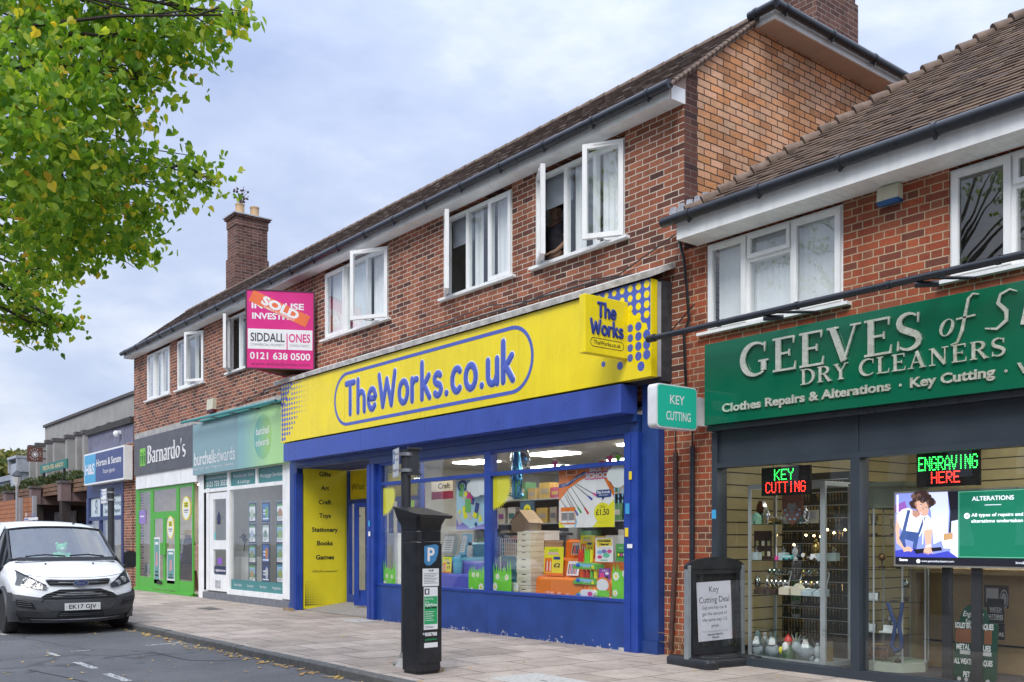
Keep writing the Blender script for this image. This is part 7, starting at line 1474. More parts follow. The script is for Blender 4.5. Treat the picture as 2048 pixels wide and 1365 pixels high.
 st=thing('step_platform','low wooden platform inside the room that the person stands on','platform',(b0.x,b0.y,4.3));part(st,'deck',pm('plain_wood',(.25,.17,.10),.7),lambda b:b.box(b0.x-.5,b0.x+.5,b0.y-.2,b0.y+.4,4.39,4.46));[part(st,'leg',pm('plain_wood',(.25,.17,.10)),lambda b:b.box(b0.x+sx*.42-.03,b0.x+sx*.42+.03,b0.y-.18,b0.y+.35,4.3,4.389))for sx in(-1,1)]
person()
# ================================================================ dry cleaner's window: LED signs and the screen
FONT57={'K':'10001 10010 10100 11000 10100 10010 10001','E':'11111 10000 10000 11110 10000 10000 11111','Y':'10001 10001 01010 00100 00100 00100 00100','C':'01110 10001 10000 10000 10000 10001 01110','U':'10001 10001 10001 10001 10001 10001 01110','T':'11111 00100 00100 00100 00100 00100 00100','I':'00100 00100 00100 00100 00100 00100 00100','N':'10001 11001 10101 10101 10011 10001 10001','G':'01110 10001 10000 10111 10001 10001 01110','R':'11110 10001 10001 11110 10100 10010 10001','A':'00100 01010 10001 10001 11111 10001 10001','V':'10001 10001 10001 10001 01010 01010 00100','H':'10001 10001 10001 11111 10001 10001 10001'}
LEDG,LEDR=emat('green_led',(.03,1,.10),5),emat('red_led',(1,.03,.02),5)
def led(label,px0,py0,px1,py1,Y,lines):
 a=at(px0,py1,Y);w=X(px1,Y)-a.x;h=at(px0,py0,Y).z-a.z;o=thing('led_sign',label,'lit sign',(a.x,Y,a.z));f=Fr((a.x,Y,a.z),(1,0,0))
 part(o,'panel',pm('led_panel_black',(.006,.009,.008),.25),lambda b:b.fbox(f,0,w,0,h,-.025,0));
 for t,y,hh,cx,ww,m_ in lines:
  mb=MB();n=len(t);cw=ww*w/(n*1.45-.45)
  for i,ch in enumerate(t):
   for r,row in enumerate(FONT57[ch].split()):
    for c,bit in enumerate(row):
     if bit=='1':mb.disc(f,cx*w-ww*w/2+i*cw*1.45+cw*c/4,h*(y+hh)-h*hh*r/6,0.0052,None,.003,0,8)
  mb.build('lettering',m_,o)
 part(o,'cord',BLKP,lambda b:[b.tube([f.p(w*q,h,0),f.p(w*q,h+.12,.0)],.004,4)for q in(.25,.75)])
led('black LED sign reading KEY CUTTING in green and red',1523,937,1621,993,.0,[('KEY',.56,.34,.47,.38,LEDG),('CUTTING',.12,.34,.50,.80,LEDR)])
led('wide black LED sign reading ENGRAVING HERE in green and red',1833,908,1960,976,.0,[('ENGRAVING',.50,.36,.50,.92,LEDG),('HERE',.12,.30,.47,.44,LEDR)])
def em2(n,c,s=1.0):return emat('screen_'+n,c,s)
def screen():
 Y=.22;a=at(1791,1129,Y);w=2.0*(X(1929,Y)-a.x)*.93;h=at(1791,988,Y).z-a.z;o=thing('display_screen','large lit screen showing a smiling woman at a sewing table and an ALTERATIONS slide','screen',(a.x,Y,a.z));f=Fr((a.x,Y,a.z),(1,0,0))
 part(o,'casing',pm('silver_bezel',(.42,.40,.36),.35,metal=.3),lambda b:b.fbox(f,-.02,w+.02,-.02,h+.02,-.05,-.004));s=.85
 M_=[em2('blue',(.20,.24,.62),s),em2('pale',(.58,.63,.90),s),em2('skin',(.62,.36,.27),s),em2('skin_shade',(.42,.22,.17),s),em2('hair',(.035,.018,.016),s),em2('hair_light',(.13,.07,.055),s),em2('white',(.78,.80,.92),s),em2('denim',(.035,.07,.22),s),em2('deep_blue',(.04,.05,.40),s),em2('black',(.006,.007,.014),s),em2('green',(.003,.13,.075),s),em2('mint',(.20,.5,.36),s),em2('lips',(.5,.08,.10),s),em2('violet',(.22,.08,.35),s),em2('tan',(.42,.24,.10),s)]
 mb=MB();zb=h*.105;W2,H2=w*.49,h-zb
 def P(x,y):return(x*W2,zb+(1-y)*H2)
 def poly(pts,m,d):mb.flat(f,[P(*p)for p in pts][::-1],d,m)
 def ell(x,y,rx,ry,m,d,n=20,a=0):
  c,s_=math.cos(R(a)),math.sin(R(a));poly([(x+rx*math.cos(t)*c-ry*math.sin(t)*s_,y+rx*math.cos(t)*s_+ry*math.sin(t)*c)for t in[2*math.pi*k/n for k in range(n)]],m,d)
 mb.rect(f,0,w,0,zb,0,9);mb.rect(f,0,W2,zb,h,0,0);mb.rect(f,W2,w,zb,h,0,10)
 poly([(.46,0),(.84,0),(.86,.3),(.84,.7),(.62,.8),(.58,.3)],1,.0005);poly([(.84,0),(1,0),(1,.62),(.86,.62),(.88,.3)],9,.0008);poly([(.0,.18),(.16,.12),(.2,.26),(0,.3)],13,.0008);poly([(.02,.02),(.05,.02),(.05,.3),(.02,.3)],6,.0009)
 poly([(.90,.45),(1,.43),(1,1),(.88,1)],1,.0010);poly([(.78,.64),(.92,.62),(.92,.72),(.78,.74)],14,.0011);poly([(.74,.72),(.92,.68),(.92,.86),(.78,.86)],6,.0010)
 poly([(0,.90),(.3,.86),(.62,.95),(.85,.9),(1,1),(0,1)],8,.0030);poly([(.30,.88),(.74,.84),(.76,.89),(.34,.95)],9,.0032)
 # arms, T-shirt, dungarees
 poly([(.02,.35),(.10,.45),(.06,.62),(.13,.78),(.22,.86),(.16,.90),(.02,.78),(-.0,.55)],2,.0012);poly([(.46,.54),(.60,.55),(.585,.78),(.60,.90),(.50,.92),(.49,.75)],2,.0012)
 poly([(.02,.33),(.12,.25),(.22,.23),(.40,.33),(.52,.34),(.60,.42),(.61,.56),(.48,.58),(.44,.60),(.40,.68),(.14,.66),(.10,.56),(.04,.44)],6,.0014)
 poly([(.12,.58),(.40,.62),(.34,.90),(.16,.88),(.06,.70)],7,.0016);poly([(.20,.26),(.25,.27),(.17,.60),(.11,.60)],7,.0018);poly([(.46,.38),(.50,.38),(.40,.65),(.36,.65)],7,.0018);poly([(.16,.72),(.3,.76),(.28,.88),(.18,.86)],0,.0019);poly([(.46,.38),(.475,.38),(.455,.80),(.44,.80)],6,.0021)
 poly([(.28,.26),(.42,.30),(.40,.36),(.34,.39),(.28,.35)],3,.0022)
 # hands
 poly([(.12,.86),(.22,.83),(.29,.88),(.28,.90),(.2,.91),(.14,.92)],2,.0036)
 for k in range(4):poly([(.23+.008*k,.855+.010*k),(.295-.01*k,.875+.012*k),(.29-.01*k,.887+.012*k),(.225,.87+.010*k)],2,.0038+.0001*k)
 poly([(.49,.84),(.57,.83),(.60,.90),(.54,.94),(.46,.91)],2,.0036);poly([(.50,.82),(.58,.80),(.585,.83),(.50,.85)],1,.0040)
 for k in range(5):t=-.35+.22*k;poly([(.48+.025*k,.90),(.50+.025*k,.90),(.485+.03*k+t*.02,.96-.01*abs(k-2)),(.468+.03*k+t*.02,.958-.01*abs(k-2))],2,.0038+.0001*k)
 # head
 r_=np.random.default_rng(3)
 for k in range(46):
  t=r_.uniform(0,6.28);q=r_.uniform(.5,1);ell(.44+.185*q*math.cos(t),.155+.17*q*math.sin(t)*(1 if math.sin(t)<0 else .72),.040,.042,4 if k%5 else 5,.0022+.00002*k,9)
 ell(.445,.225,.088,.150,2,.0036,24,-24);ell(.345,.175,.018,.035,3,.0037,10,-20)
 for k in range(12):ell(.37+.022*k,.10-.02*math.sin(k*1.3)+.004*k,.028,.035,4 if k%4 else 5,.0040+.00002*k,9)
 ell(.425,.205,.017,.009,6,.0042,10,20);ell(.505,.245,.015,.009,6,.0042,10,20);ell(.428,.206,.007,.008,4,.0044,8);ell(.507,.246,.007,.008,4,.0044,8)
 poly([(.405,.180),(.445,.185),(.445,.192),(.405,.188)],4,.0043);poly([(.49,.222),(.525,.235),(.522,.243),(.488,.229)],4,.0043);poly([(.462,.21),(.475,.26),(.45,.265),(.447,.255)],3,.0042)
 poly([(.385,.285),(.42,.315),(.47,.318),(.465,.335),(.43,.345),(.40,.325)],12,.0043);poly([(.393,.293),(.425,.318),(.463,.322),(.445,.332),(.41,.32)],6,.0045)
 # slide
 mb.text(f,'ALTERATIONS',W2+(w-W2)*.20,W2+(w-W2)*.78,h*.865,h*.055,.001,6,bold=.02);mb.rect(f,W2+(w-W2)*.38,W2+(w-W2)*.61,h*.80,h*.808,.001,6)
 mb.disc(f,W2+(w-W2)*.13,h*.665,.028,None,.001,6,16);mb.ribbon(f,[(W2+(w-W2)*.108,h*.665),(W2+(w-W2)*.125,h*.648),(W2+(w-W2)*.152,h*.69)],.006,.0015,.002,9)
 mb.text(f,'All types of repairs and',W2+(w-W2)*.19,W2+(w-W2)*.90,h*.655,h*.042,.001,6,bold=.025);mb.text(f,'alterations undertaken',W2+(w-W2)*.19,W2+(w-W2)*.90,h*.575,h*.042,.001,6,bold=.025)
 for x0,x1,y0,y1 in((.01,.99,.115,.12),(.01,.99,.985,.99),(.01,.016,.12,.985),(.984,.99,.12,.985)):mb.rect(f,W2+(w-W2)*x0,W2+(w-W2)*x1,h*y0,h*y1,.001,11)
 mb.text(f,'Geeves',w*.03,w*.10,h*.05,h*.035,.001,6,bold=.03);mb.disc(f,w*.185,h*.05,.02,None,.001,6,14);mb.text(f,'www.geevesdrycleaners.com',w*.21,w*.46,h*.04,h*.028,.001,6);mb.text(f,'invoke',w*.90,w*.975,h*.035,h*.035,.001,6)
 mb.build('picture',M_,o)
 return a,w,h
sc_a,sc_w,sc_h=screen()
PSTM=pm('perforated_black_post',(.02,.022,.026),.5,var=.1)
o=thing('screen_stand','pair of perforated black posts carrying the lit screen','stand',(X(1925,.35),.35,.03))
for px in(1896,1955):x=X(px,.33);part(o,'post',PSTM,lambda b:(b.box(x-.045,x+.045,.30,.34,.035,sc_a.z+.3),b.box(x-.06,x+.06,.15,.6,.03,.034)));part(o,'hole_row',BLKP,lambda b:[b.disc(FY(.30),x,.2+.1*k,.010,None,.001,0,8)for k in range(9)])
# glass display cabinets
ALU=pm('brushed_aluminium',(.50,.54,.56),.35,metal=.4,var=.08);GLC=glass('cabinet_glass',(.93,.96,.94),1.3)
y0,y1=.22,.72;x0,x1=X(1496,y0),X(1650,y0);zt=at(1500,979,y0).z
cab=thing('display_cabinet','tall aluminium framed glass display cabinet with four glass shelves','display cabinet',((x0+x1)/2,y0,.03))
def cf(b):
 w=.03
 for x in(x0,x1-w):
  for y in(y0,y1-w):b.box(x,x+w,y,y+w,.05,zt)
 for z in(.03,zt):b.box(x0,x1,y0-.002,y0+w,z,z+.05);b.box(x0,x1,y1-w,y1+.002,z,z+.05);b.box(x0-.002,x0+w,y0,y1,z,z+.05);b.box(x1-w,x1+.002,y0,y1,z,z+.05)
 b.box(x1-.06,x1-.0305,y0+.0,y0+.02,.08,zt)
part(cab,'frame',ALU,cf);part(cab,'glass_side',GLC,lambda b:b.q((x1-.01,y0,.08),(x1-.01,y1,.08),(x1-.01,y1,zt),(x1-.01,y0,zt)));part(cab,'base',pm('cabinet_base',(.35,.38,.37),.5),lambda b:b.box(x0,x1,y0,y1,.0305,.06))
SHZ=[at(1560,p,y0+.2).z for p in(1255,1187,1120,1048)]
for z in SHZ:part(cab,'shelf',glass('shelf_glass',(.55,.68,.64),1.2),lambda b:b.box(x0+.035,x1-.035,y0+.03,y1-.03,z-.012,z-.004))
MINT=col('mint_paint',(.30,.60,.45));PALEB=col('pale_blue_box',(.42,.52,.54));SILVER=pm('silver_ware',(.55,.56,.55),.18,metal=1,var=.1);GOLD=pm('gold_ware',(.62,.42,.14),.25,metal=1,var=.1);WOODL=pm('pale_wood',(.42,.29,.14),.55,var=.12,scale=5);DKW=pm('dark_wood',(.06,.035,.025),.5,var=.2)
def on(px,k,dy=.15):y=y0+dy;return Vector((X(px,y),y,(SHZ+[.062])[k]-.003))
def item(name,label,cat,p,*parts):
 o=thing(name,label,cat,p)
 for n,m,fn in parts:part(o,n,m,fn,smooth=45)
p=on(1509,3);item('toy_house','little mint green house on the top cabinet shelf','ornament',p,('walls',MINT,lambda b:b.prism(FY(p.y),[(p.x-.045,p.z),(p.x+.045,p.z),(p.x+.045,p.z+.09),(p.x,p.z+.135),(p.x-.045,p.z+.09)],-.07,0)),('door',col('brown_door',(.12,.2,.14)),lambda b:b.fbox(FY(p.y),p.x-.012,p.x+.012,p.z,p.z+.04,.0,.003)))
p1=on(1520,3,.25);item('toy_house','tall gabled silver town house on the top cabinet shelf','ornament',p1,('walls',SILVER,lambda b:b.prism(FY(p1.y),[(p1.x-.05,p1.z),(p1.x+.05,p1.z),(p1.x+.05,p1.z+.20),(p1.x+.02,p1.z+.27),(p1.x-.02,p1.z+.27),(p1.x-.05,p1.z+.20)],-.07,0)),('windows',BLKP,lambda b:[b.fbox(FY(p1.y),p1.x-.03+.025*i,p1.x-.015+.025*i,p1.z+.06+.06*j,p1.z+.09+.06*j,0,.003)for i in range(3)for j in range(2)]))
p2=on(1556,3);item('home_letters','pale wooden letters spelling HOME on the top cabinet shelf','ornament',p2,('letters',col('pale_letter',(.55,.52,.45)),lambda b:b.text(FY(p2.y),'HOME',p2.x-.14,p2.x+.14,p2.z+.004,.075,-.03,0,.03,bold=.03)))
p3=on(1597,3,.25);item('picture_frame','silver picture frame with a green view on the top cabinet shelf','picture frame',p3,('frame',SILVER,lambda b:sash(b,Fr(p3,(1,0,0),(0,.15,1)),-.13,.13,0,.13,.02,-.015,.0)),('print',col('green_print',(.10,.2,.12)),lambda b:b.rect(Fr(p3,(1,0,0),(0,.15,1)),-.11,.11,.02,.11,-.008)))
p4=on(1582,3,.08);item('silver_bell','round silver bell shaped ornament on the top cabinet shelf','ornament',p4,('body',SILVER,lambda b:b.lathe(p4,[(.03,0),(.035,.02),(.05,.05),(.035,.09),(.012,.10),(.012,.13)],16)))
p5=on(1627,3,.2);item('photo_block','cream block with black lettering plaque on the top cabinet shelf','ornament',p5,('block',CREAMB,lambda b:b.box(p5.x-.05,p5.x+.05,p5.y,p5.y+.03,p5.z,p5.z+.15)),('plaque',LGREY,lambda b:b.fbox(FY(p5.y),p5.x-.04,p5.x+.04,p5.z+.05,p5.z+.13,.0,.003)))
p6=on(1544,3,.06);item('toy_car','gold model car on the top cabinet shelf','model car',p6,('body',GOLD,lambda b:b.prism(FY(p6.y),[(p6.x-.09,p6.z+.015),(p6.x+.09,p6.z+.015),(p6.x+.085,p6.z+.04),(p6.x+.04,p6.z+.045),(p6.x+.02,p6.z+.065),(p6.x-.04,p6.z+.065),(p6.x-.06,p6.z+.045),(p6.x-.09,p6.z+.04)],-.06,0)),('wheels',BLKP,lambda b:[b.lathe((p6.x+s,p6.y-.004,p6.z+.016),[(.016,0),(.016,.07)],10,0,'y')for s in(-.055,.055)]))
# key ring card and second shelf
kb=atx
a=on(1524,2,.25);item('key_ring_card','dark brown card of six key rings on the second cabinet shelf','display card',a,('board',col('dark_brown_card',(.045,.028,.025)),lambda b:b.box(a.x-.11,a.x+.13,a.y,a.y+.01,a.z,a.z+.33)),('key_rings',[SILVER,CREAMB,col('olive_tag',(.35,.36,.18))],lambda b:[(b.rect(FY(a.y),a.x-.085+.08*i,a.x-.045+.08*i,a.z+.04+.12*j,a.z+.095+.12*j,.002,1+(i+j)%2),b.ribbon(FY(a.y),arc(a.x-.065+.08*i,a.z+.12+.12*j,.014,.016,0,360,10),.004,.001,.003,0))for i in range(3)for j in range(2)]))
for k,(px,lab)in enumerate(((1508,'pale blue gift box with a silver bottle, left end of the second cabinet shelf'),(1563,'grey blue gift box with a silver bottle, middle of the second cabinet shelf'),(1642,'tall pale box with a glass bottle, right end of the second cabinet shelf'),(1664,'pale blue box with a glass bottle beyond the cabinet edge'))):
 q=on(px,2,.06 if k<3 else .3);item('gift_box',lab,'gift box',q,('box',PALEB,lambda b:b.box(q.x-.045,q.x+.045,q.y,q.y+.08,q.z,q.z+.085)),('bottle',SILVER,lambda b:b.lathe((q.x,q.y+.04,q.z+.086),[(.022,0),(.024,.03),(.01,.045),(.012,.065)],12)))
q1=on(1573,2,.05);item('toy_van','turquoise model camper van on the second cabinet shelf','model car',q1,('body',col('turquoise_paint',(.10,.45,.45)),lambda b:b.prism(FY(q1.y),rrect(q1.x-.06,q1.x+.06,q1.z+.012,q1.z+.06,.012),-.05,0)),('windows',WHT,lambda b:[b.fbox(FY(q1.y),q1.x-.05+.027*i,q1.x-.03+.027*i,q1.z+.036,q1.z+.052,0,.002)for i in range(4)]),('wheels',BLKP,lambda b:[b.lathe((q1.x+s,q1.y-.004,q1.z+.013),[(.013,0),(.013,.058)],10,0,'y')for s in(-.035,.035)]))
q2=on(1606,2,.1);item('table_clock','small round gold clock on the second cabinet shelf','clock',q2,('case',GOLD,lambda b:(b.lathe((q2.x,q2.y,q2.z+.06),[(.03,0),(.03,.02)],16,0,'y'),b.tube([(q2.x,q2.y+.01,q2.z),(q2.x,q2.y+.01,q2.z+.03)],.008,6))),('dial',WHT,lambda b:b.disc(FY(q2.y),q2.x,q2.z+.06,.023,None,.002)))
q3=on(1623,2,.08);item('toy_car','white vintage model car on the second cabinet shelf','model car',q3,('body',WHT,lambda b:(b.box(q3.x-.055,q3.x+.055,q3.y,q3.y+.05,q3.z+.015,q3.z+.04),b.box(q3.x-.015,q3.x+.045,q3.y+.003,q3.y+.047,q3.z+.04,q3.z+.075))),('wheels',DKW,lambda b:[b.lathe((q3.x+s,q3.y-.005,q3.z+.018),[(.018,0),(.018,.06)],12,0,'y')for s in(-.036,.036)]))
q4=on(1553,2,.04);item('candle_holder','white and pink lighthouse shaped ornament on the second cabinet shelf','ornament',q4,('body',[WHT,PINKP],lambda b:(b.lathe(q4,[(.02,0),(.022,.03),(.008,.05)],10,1),b.lathe(q4+Vector((0,0,.051)),[(.006,0),(.006,.09)],8,0))))
# watch stands on the third shelf
for k,(px,w,lab)in enumerate(((1555,.30,'silver watches on a two tier stand, left of the third cabinet shelf'),(1626,.34,'dark strapped watches on a two tier stand, right of the third cabinet shelf'))):
 q=on(px,1,.2);o=thing('watch_stand',lab,'watches',q)
 for j in range(2):
  z=q.z+.12+.12*j;part(o,'bar',LGREY,lambda b:b.tube([(q.x-w/2,q.y+.05*j,z),(q.x+w/2,q.y+.05*j,z)],.012,8))
  for i in range(5):x=q.x-w/2+.03+(w-.06)*i/4;part(o,'watch',SILVER if k==0 or i%2 else GOLD,lambda b:(b.tube([(x,q.y+.05*j+.034*math.cos(t),z+.034*math.sin(t))for t in[R(s)for s in range(0,361,45)]],.011,6,cap=False),b.lathe((x,q.y+.05*j-.045,z),[(.018,0),(.018,.012)],10,0,'y')))
 part(o,'foot',LGREY,lambda b:[b.tube([(q.x+s*w/2,q.y,q.z),(q.x+s*w/2,q.y,q.z+.12),(q.x+s*w/2,q.y+.05,q.z+.24)],.008,6)for s in(-1,1)])
for k,(px,mt_,lab,sh)in enumerate(((1517,DKW,'dark wooden jewellery box with gold chain, left end of the third cabinet shelf',0),(1541,DKW,'second dark wooden jewellery box beside the first on the third shelf',0),(1567,CREAMB,'cream box holding a white watch on the third cabinet shelf',1),(1592,CREAMB,'cream gift box with a pointed lid on the third cabinet shelf',2),(1612,PALEB,'flat grey blue watch box in the middle of the third cabinet shelf',0),(1637,PALEB,'grey blue tray of white watches at the right of the third cabinet shelf',0))):
 q=on(px,1,.03);item('jewellery_box',lab,'box',q,('box',mt_,lambda b:b.prism(Fr((q.x-.065,0,0),(0,1,0)),[(q.y,q.z),(q.y+.1,q.z),(q.y+.1,q.z+(.09 if sh else .075)),(q.y,q.z+(.07 if sh else .045))],0,.13)if sh<2 else b.prism(FY(q.y),[(q.x-.065,q.z),(q.x+.065,q.z),(q.x+.065,q.z+.07),(q.x,q.z+.13),(q.x-.065,q.z+.07)],-.09,0)),('contents',GOLD if mt_ is DKW else WHT,lambda b:b.ell((q.x,q.y+.045,q.z+(.075 if not sh else .085)),.03,.02,.012,10)))
# garden ornaments on the cabinet floor
CLW=glass('cellophane_wrap',(.86,.89,.90),1.0,rough=.2);STONE=pm('grey_garden_stone',(.36,.40,.42),.8,var=.2,scale=20,bump=.4)
def wrapped(label,px,s,shape):
 q=on(px,4,.16);o=thing('garden_ornament',label,'garden ornament',q)
 part(o,'figure',STONE,lambda b:[b.ell((q.x+a*s,q.y+c*s,q.z+e*s),r1*s,r2*s,r3*s,12)for a,c,e,r1,r2,r3 in shape],smooth=60)
 part(o,'wrap',CLW,lambda b:b.lathe(q,[(.42*s,.0),(.50*s,.15*s),(.46*s,.6*s),(.25*s,.95*s),(.06*s,1.1*s),(.14*s,1.25*s)],9))
wrapped('grey stone gonk in clear wrap at the left of the cabinet floor',1514,.24,[(0,0,.28,.36,.3,.28),(0,-.1,.55,.26,.22,.2),(0,.05,.85,.16,.14,.36),(0,-.28,.52,.07,.07,.07)])
wrapped('grey stone rabbit in clear wrap, second on the cabinet floor',1546,.25,[(0,0,.3,.38,.3,.3),(0,-.1,.68,.24,.22,.2),(-.12,0,.95,.06,.05,.2),(.12,0,.95,.06,.05,.2)])
wrapped('grey stone elephant in clear wrap at the right of the cabinet floor',1612,.26,[(0,0,.38,.42,.3,.34),(-.38,-.1,.55,.24,.22,.24),(-.58,-.16,.3,.07,.07,.24),(.3,0,.12,.12,.12,.14)])
q=on(1577,4,.10);item('garden_gnome','painted gnome with red hat and white beard on the cabinet floor','garden ornament',q,('body',[col('gnome_green',(.05,.10,.05)),DKW],lambda b:(b.lathe(q,[(.075,0),(.08,.03),(.07,.11),(.04,.16)],14,0),b.lathe(q,[(.085,0),(.085,.02)],14,1))),('head',pm('gnome_face',(.55,.30,.22),.6),lambda b:b.ell(q+Vector((0,-.01,.185)),.038,.038,.04,12)),('beard',WHT,lambda b:b.ell(q+Vector((-.01,-.045,.14)),.04,.03,.06,12)),('hat',REDP,lambda b:b.lathe(q+Vector((0,0,.205)),[(.05,0),(.046,.02),(.03,.05),(.004,.085)],14)),('sunflower',SUNY,lambda b:b.ell(q+Vector((-.085,-.02,.10)),.03,.015,.04,10)))
q=on(1592,4,.3);item('coral_ornament','white branching coral ornament behind the gnome','ornament',q,('branches',WHT,lambda b:[b.tube([q,q+Vector((s*.05,0,.20)),q+Vector((s*.12,.0,.28-abs(s)*.03))],[.012,.008,.004],5)for s in(-1,-.5,0,.5,1)]))
q=on(1655,4,.3);item('wood_block','pale wooden block standing at the right end of the cabinet floor','ornament',q,('block',WOODL,lambda b:b.box(q.x-.03,q.x+.03,q.y,q.y+.06,q.z,q.z+.22),),('cap',DKW,lambda b:b.box(q.x-.032,q.x+.032,q.y-.002,q.y+.062,q.z+.2205,q.z+.23)))
# heart plaque on the cabinet door
c=at(1583,1020,.20);o=thing('shield_plaque','brown wooden shield with a silver heart and blue ovals hung in the cabinet','plaque',c);f=Fr((c.x,.215,c.z),(1,0,0));part(o,'shield',pm('mahogany',(.17,.06,.035),.45),lambda b:b.prism(f,[(-.13,.16),(.0,.19),(.13,.16),(.12,-.02),(.05,-.13),(0,-.17),(-.05,-.13),(-.12,-.02)][::-1],-.02,0));part(o,'heart',SILVER,lambda b:b.prism(f,[(0,-.05),(.06,.02),(.055,.07),(.025,.075),(0,.055),(-.025,.075),(-.055,.07),(-.06,.02)],.0005,.006));part(o,'oval',col('oval_blue',(.16,.42,.55)),lambda b:[b.disc(f,x,y,.016,.012,.002,0,10)for x,y in((-.09,.0),(-.065,-.055),(-.03,-.10),(.03,-.10),(.065,-.055),(.09,.0))])
# glowing bulbs added indoors to imitate bulbs reflected in the glass
o=thing('reflected_bulbs','string of small warm bulbs across the dry cleaner\'s window','lights',(-6,.9,1.5));BULB_GLINT=emat('bulb_reflection_glow',(1,.62,.25),14)
pts=[at(px,py,.8)for px,py in((1530,1068),(1534,1183),(1553,1071),(1612,1071),(1628,1072),(1641,1074),(1655,1060),(1668,1066),(1690,1060),(1588,1090))]
for q in pts:part(o,'bulb_glint',BULB_GLINT,lambda b:b.ell(q,.013 if q.z>0 else .02,.013,.013,8))
part(o,'wire',BLKP,lambda b:b.tube([q+Vector((0,0,.015))for q in pts if q.z>1.2],.002,4))  # wire added to join the imitated reflections
# second, many-sided cabinet with trophies
cx,cy=X(1785,.75),.75;rr=.36;o=thing('corner_cabinet','green topped octagonal glass cabinet of trophies and model vehicles','display cabinet',(cx,cy,.03));zc=[at(1785,p,cy).z for p in(1330,1262,1200,1137,1072)];ztop=at(1785,1018,cy).z
part(o,'plinth',pm('sage_base',(.36,.40,.33),.6),lambda b:b.lathe((cx,cy,.03),[(rr,0),(rr,.09)],8));part(o,'crown',pm('sage_green_paint',(.24,.29,.22),.6),lambda b:b.lathe((cx,cy,ztop),[(rr*.98,0),(rr*.98,.20),(rr*1.2,.22),(rr*1.28,.26)],8));part(o,'glass_wall',GLC,lambda b:[b.q(*[(cx+rr*.97*math.cos(t),cy+rr*.97*math.sin(t),z)for t,z in((t0,.12),(t1,.12),(t1,ztop),(t0,ztop))])for t0,t1 in((R(s),R(s+45))for s in(180,225,270,315))])
for s in range(0,360,45):part(o,'post',ALU,lambda b:b.tube([(cx+rr*math.cos(R(s)),cy+rr*math.sin(R(s)),.12),(cx+rr*math.cos(R(s)),cy+rr*math.sin(R(s)),ztop)],.009,6))
for z in zc[1:]:part(o,'shelf',glass('shelf_glass'),lambda b:b.lathe((cx,cy,z-.014),[(rr*.95,0),(rr*.95,.010)],8))
def tro(label,dx,dy,z,h,bmt,ball=None):
 q=Vector((cx+dx,cy+dy,z));item('trophy',label,'trophy',q,('base',DKW,lambda b:b.lathe(q,[(.035,0),(.035,.025),(.022,.03)],12)),('cup',bmt,lambda b:b.lathe(q+Vector((0,0,.031)),[(.012,0),(.008,h*.3),(.03,h*.45),(.04,h*.75),(.036,h)],14)if ball is None else(b.tube([q+Vector((0,0,.03)),q+Vector((0,0,.03+h*.5))],.007,6),b.ell(q+Vector((0,0,.03+h*.75)),.04,.04,.04,14))))
tro('silver star topped trophy on the top shelf of the octagonal cabinet',-.12,-.15,zc[4],.20,SILVER);tro('gold cup trophy on the top shelf of the octagonal cabinet',.12,-.18,zc[4],.14,GOLD);tro('red ball trophy on the upper shelf of the octagonal cabinet',.17,-.16,zc[3],.14,REDP,1);tro('brown globe trophy on the upper shelf of the octagonal cabinet',-.0,-.2,zc[3],.12,pm('bronze_ware',(.25,.14,.07),.35,metal=.8),1);tro('silver cup on the lower shelf of the octagonal cabinet',.04,-.1,zc[1],.14,SILVER);tro('small silver goblet beside the model bus',.15,-.16,.12,.12,SILVER);tro('silver ball award at the right of the middle cabinet shelf',.2,-.1,zc[2],.2,SILVER,1)
for k,(dx,z,lab)in enumerate(((-.12,zc[2],'open black case with white lining on the middle shelf of the octagonal cabinet'),(-.15,zc[1],'open case with white lining at the left of the lower octagonal shelf'),(.10,zc[1],'open case with white lining at the right of the lower octagonal shelf'))):
 q=Vector((cx+dx,cy-.22,z));item('presentation_case',lab,'case',q,('lid',[BLKP,WHT],lambda b:(b.fbox(Fr(q,(1,0,0),(0,.15,1)),-.09,.09,0,.085,-.012,0,0),b.rect(Fr(q,(1,0,0),(0,.15,1)),-.08,.08,.01,.078,.001,1))),('tray',WHT,lambda b:b.box(q.x-.09,q.x+.09,q.y-.06,q.y-.002,q.z,q.z+.014)))
q=Vector((cx-.06,cy-.2,.125));item('model_bus','bronze model camper bus with surfboard rack on the octagonal cabinet floor','model car',q,('body',pm('bronze_ware',(.25,.14,.07)),lambda b:b.prism(FY(q.y),rrect(q.x-.13,q.x+.13,q.z+.03,q.z+.15,.03),-.1,0)),('window',BLKP,lambda b:[b.fbox(FY(q.y),q.x-.06+.045*i,q.x-.025+.045*i,q.z+.105,q.z+.135,0,.003)for i in range(4)]),('wheel',DKW,lambda b:[b.lathe((q.x+s,q.y-.006,q.z+.03),[(.03,0),(.03,.02)],14,0,'y')for s in(-.08,.08)]),('rack',GOLD,lambda b:b.box(q.x-.08,q.x+.06,q.y+.02,q.y+.08,q.z+.16,q.z+.17)))
rp=[at(px,py,.42)for px,py in((1775,1205),(1782,1225),(1791,1250),(1787,1272),(1783,1292),(1792,1304),(1803,1295),(1803,1275),(1797,1252),(1802,1228),(1805,1205))];tag((lambda b:(b.tube(rp,.020,8,cap=True),b)[1])(MB()).build('rope_loop',pm('blue_rope',(.03,.06,.16),.9,var=.3,scale=60,bump=.6),None,smooth=60),'looped dark blue rope hanging in front of the octagonal cabinet','rope')
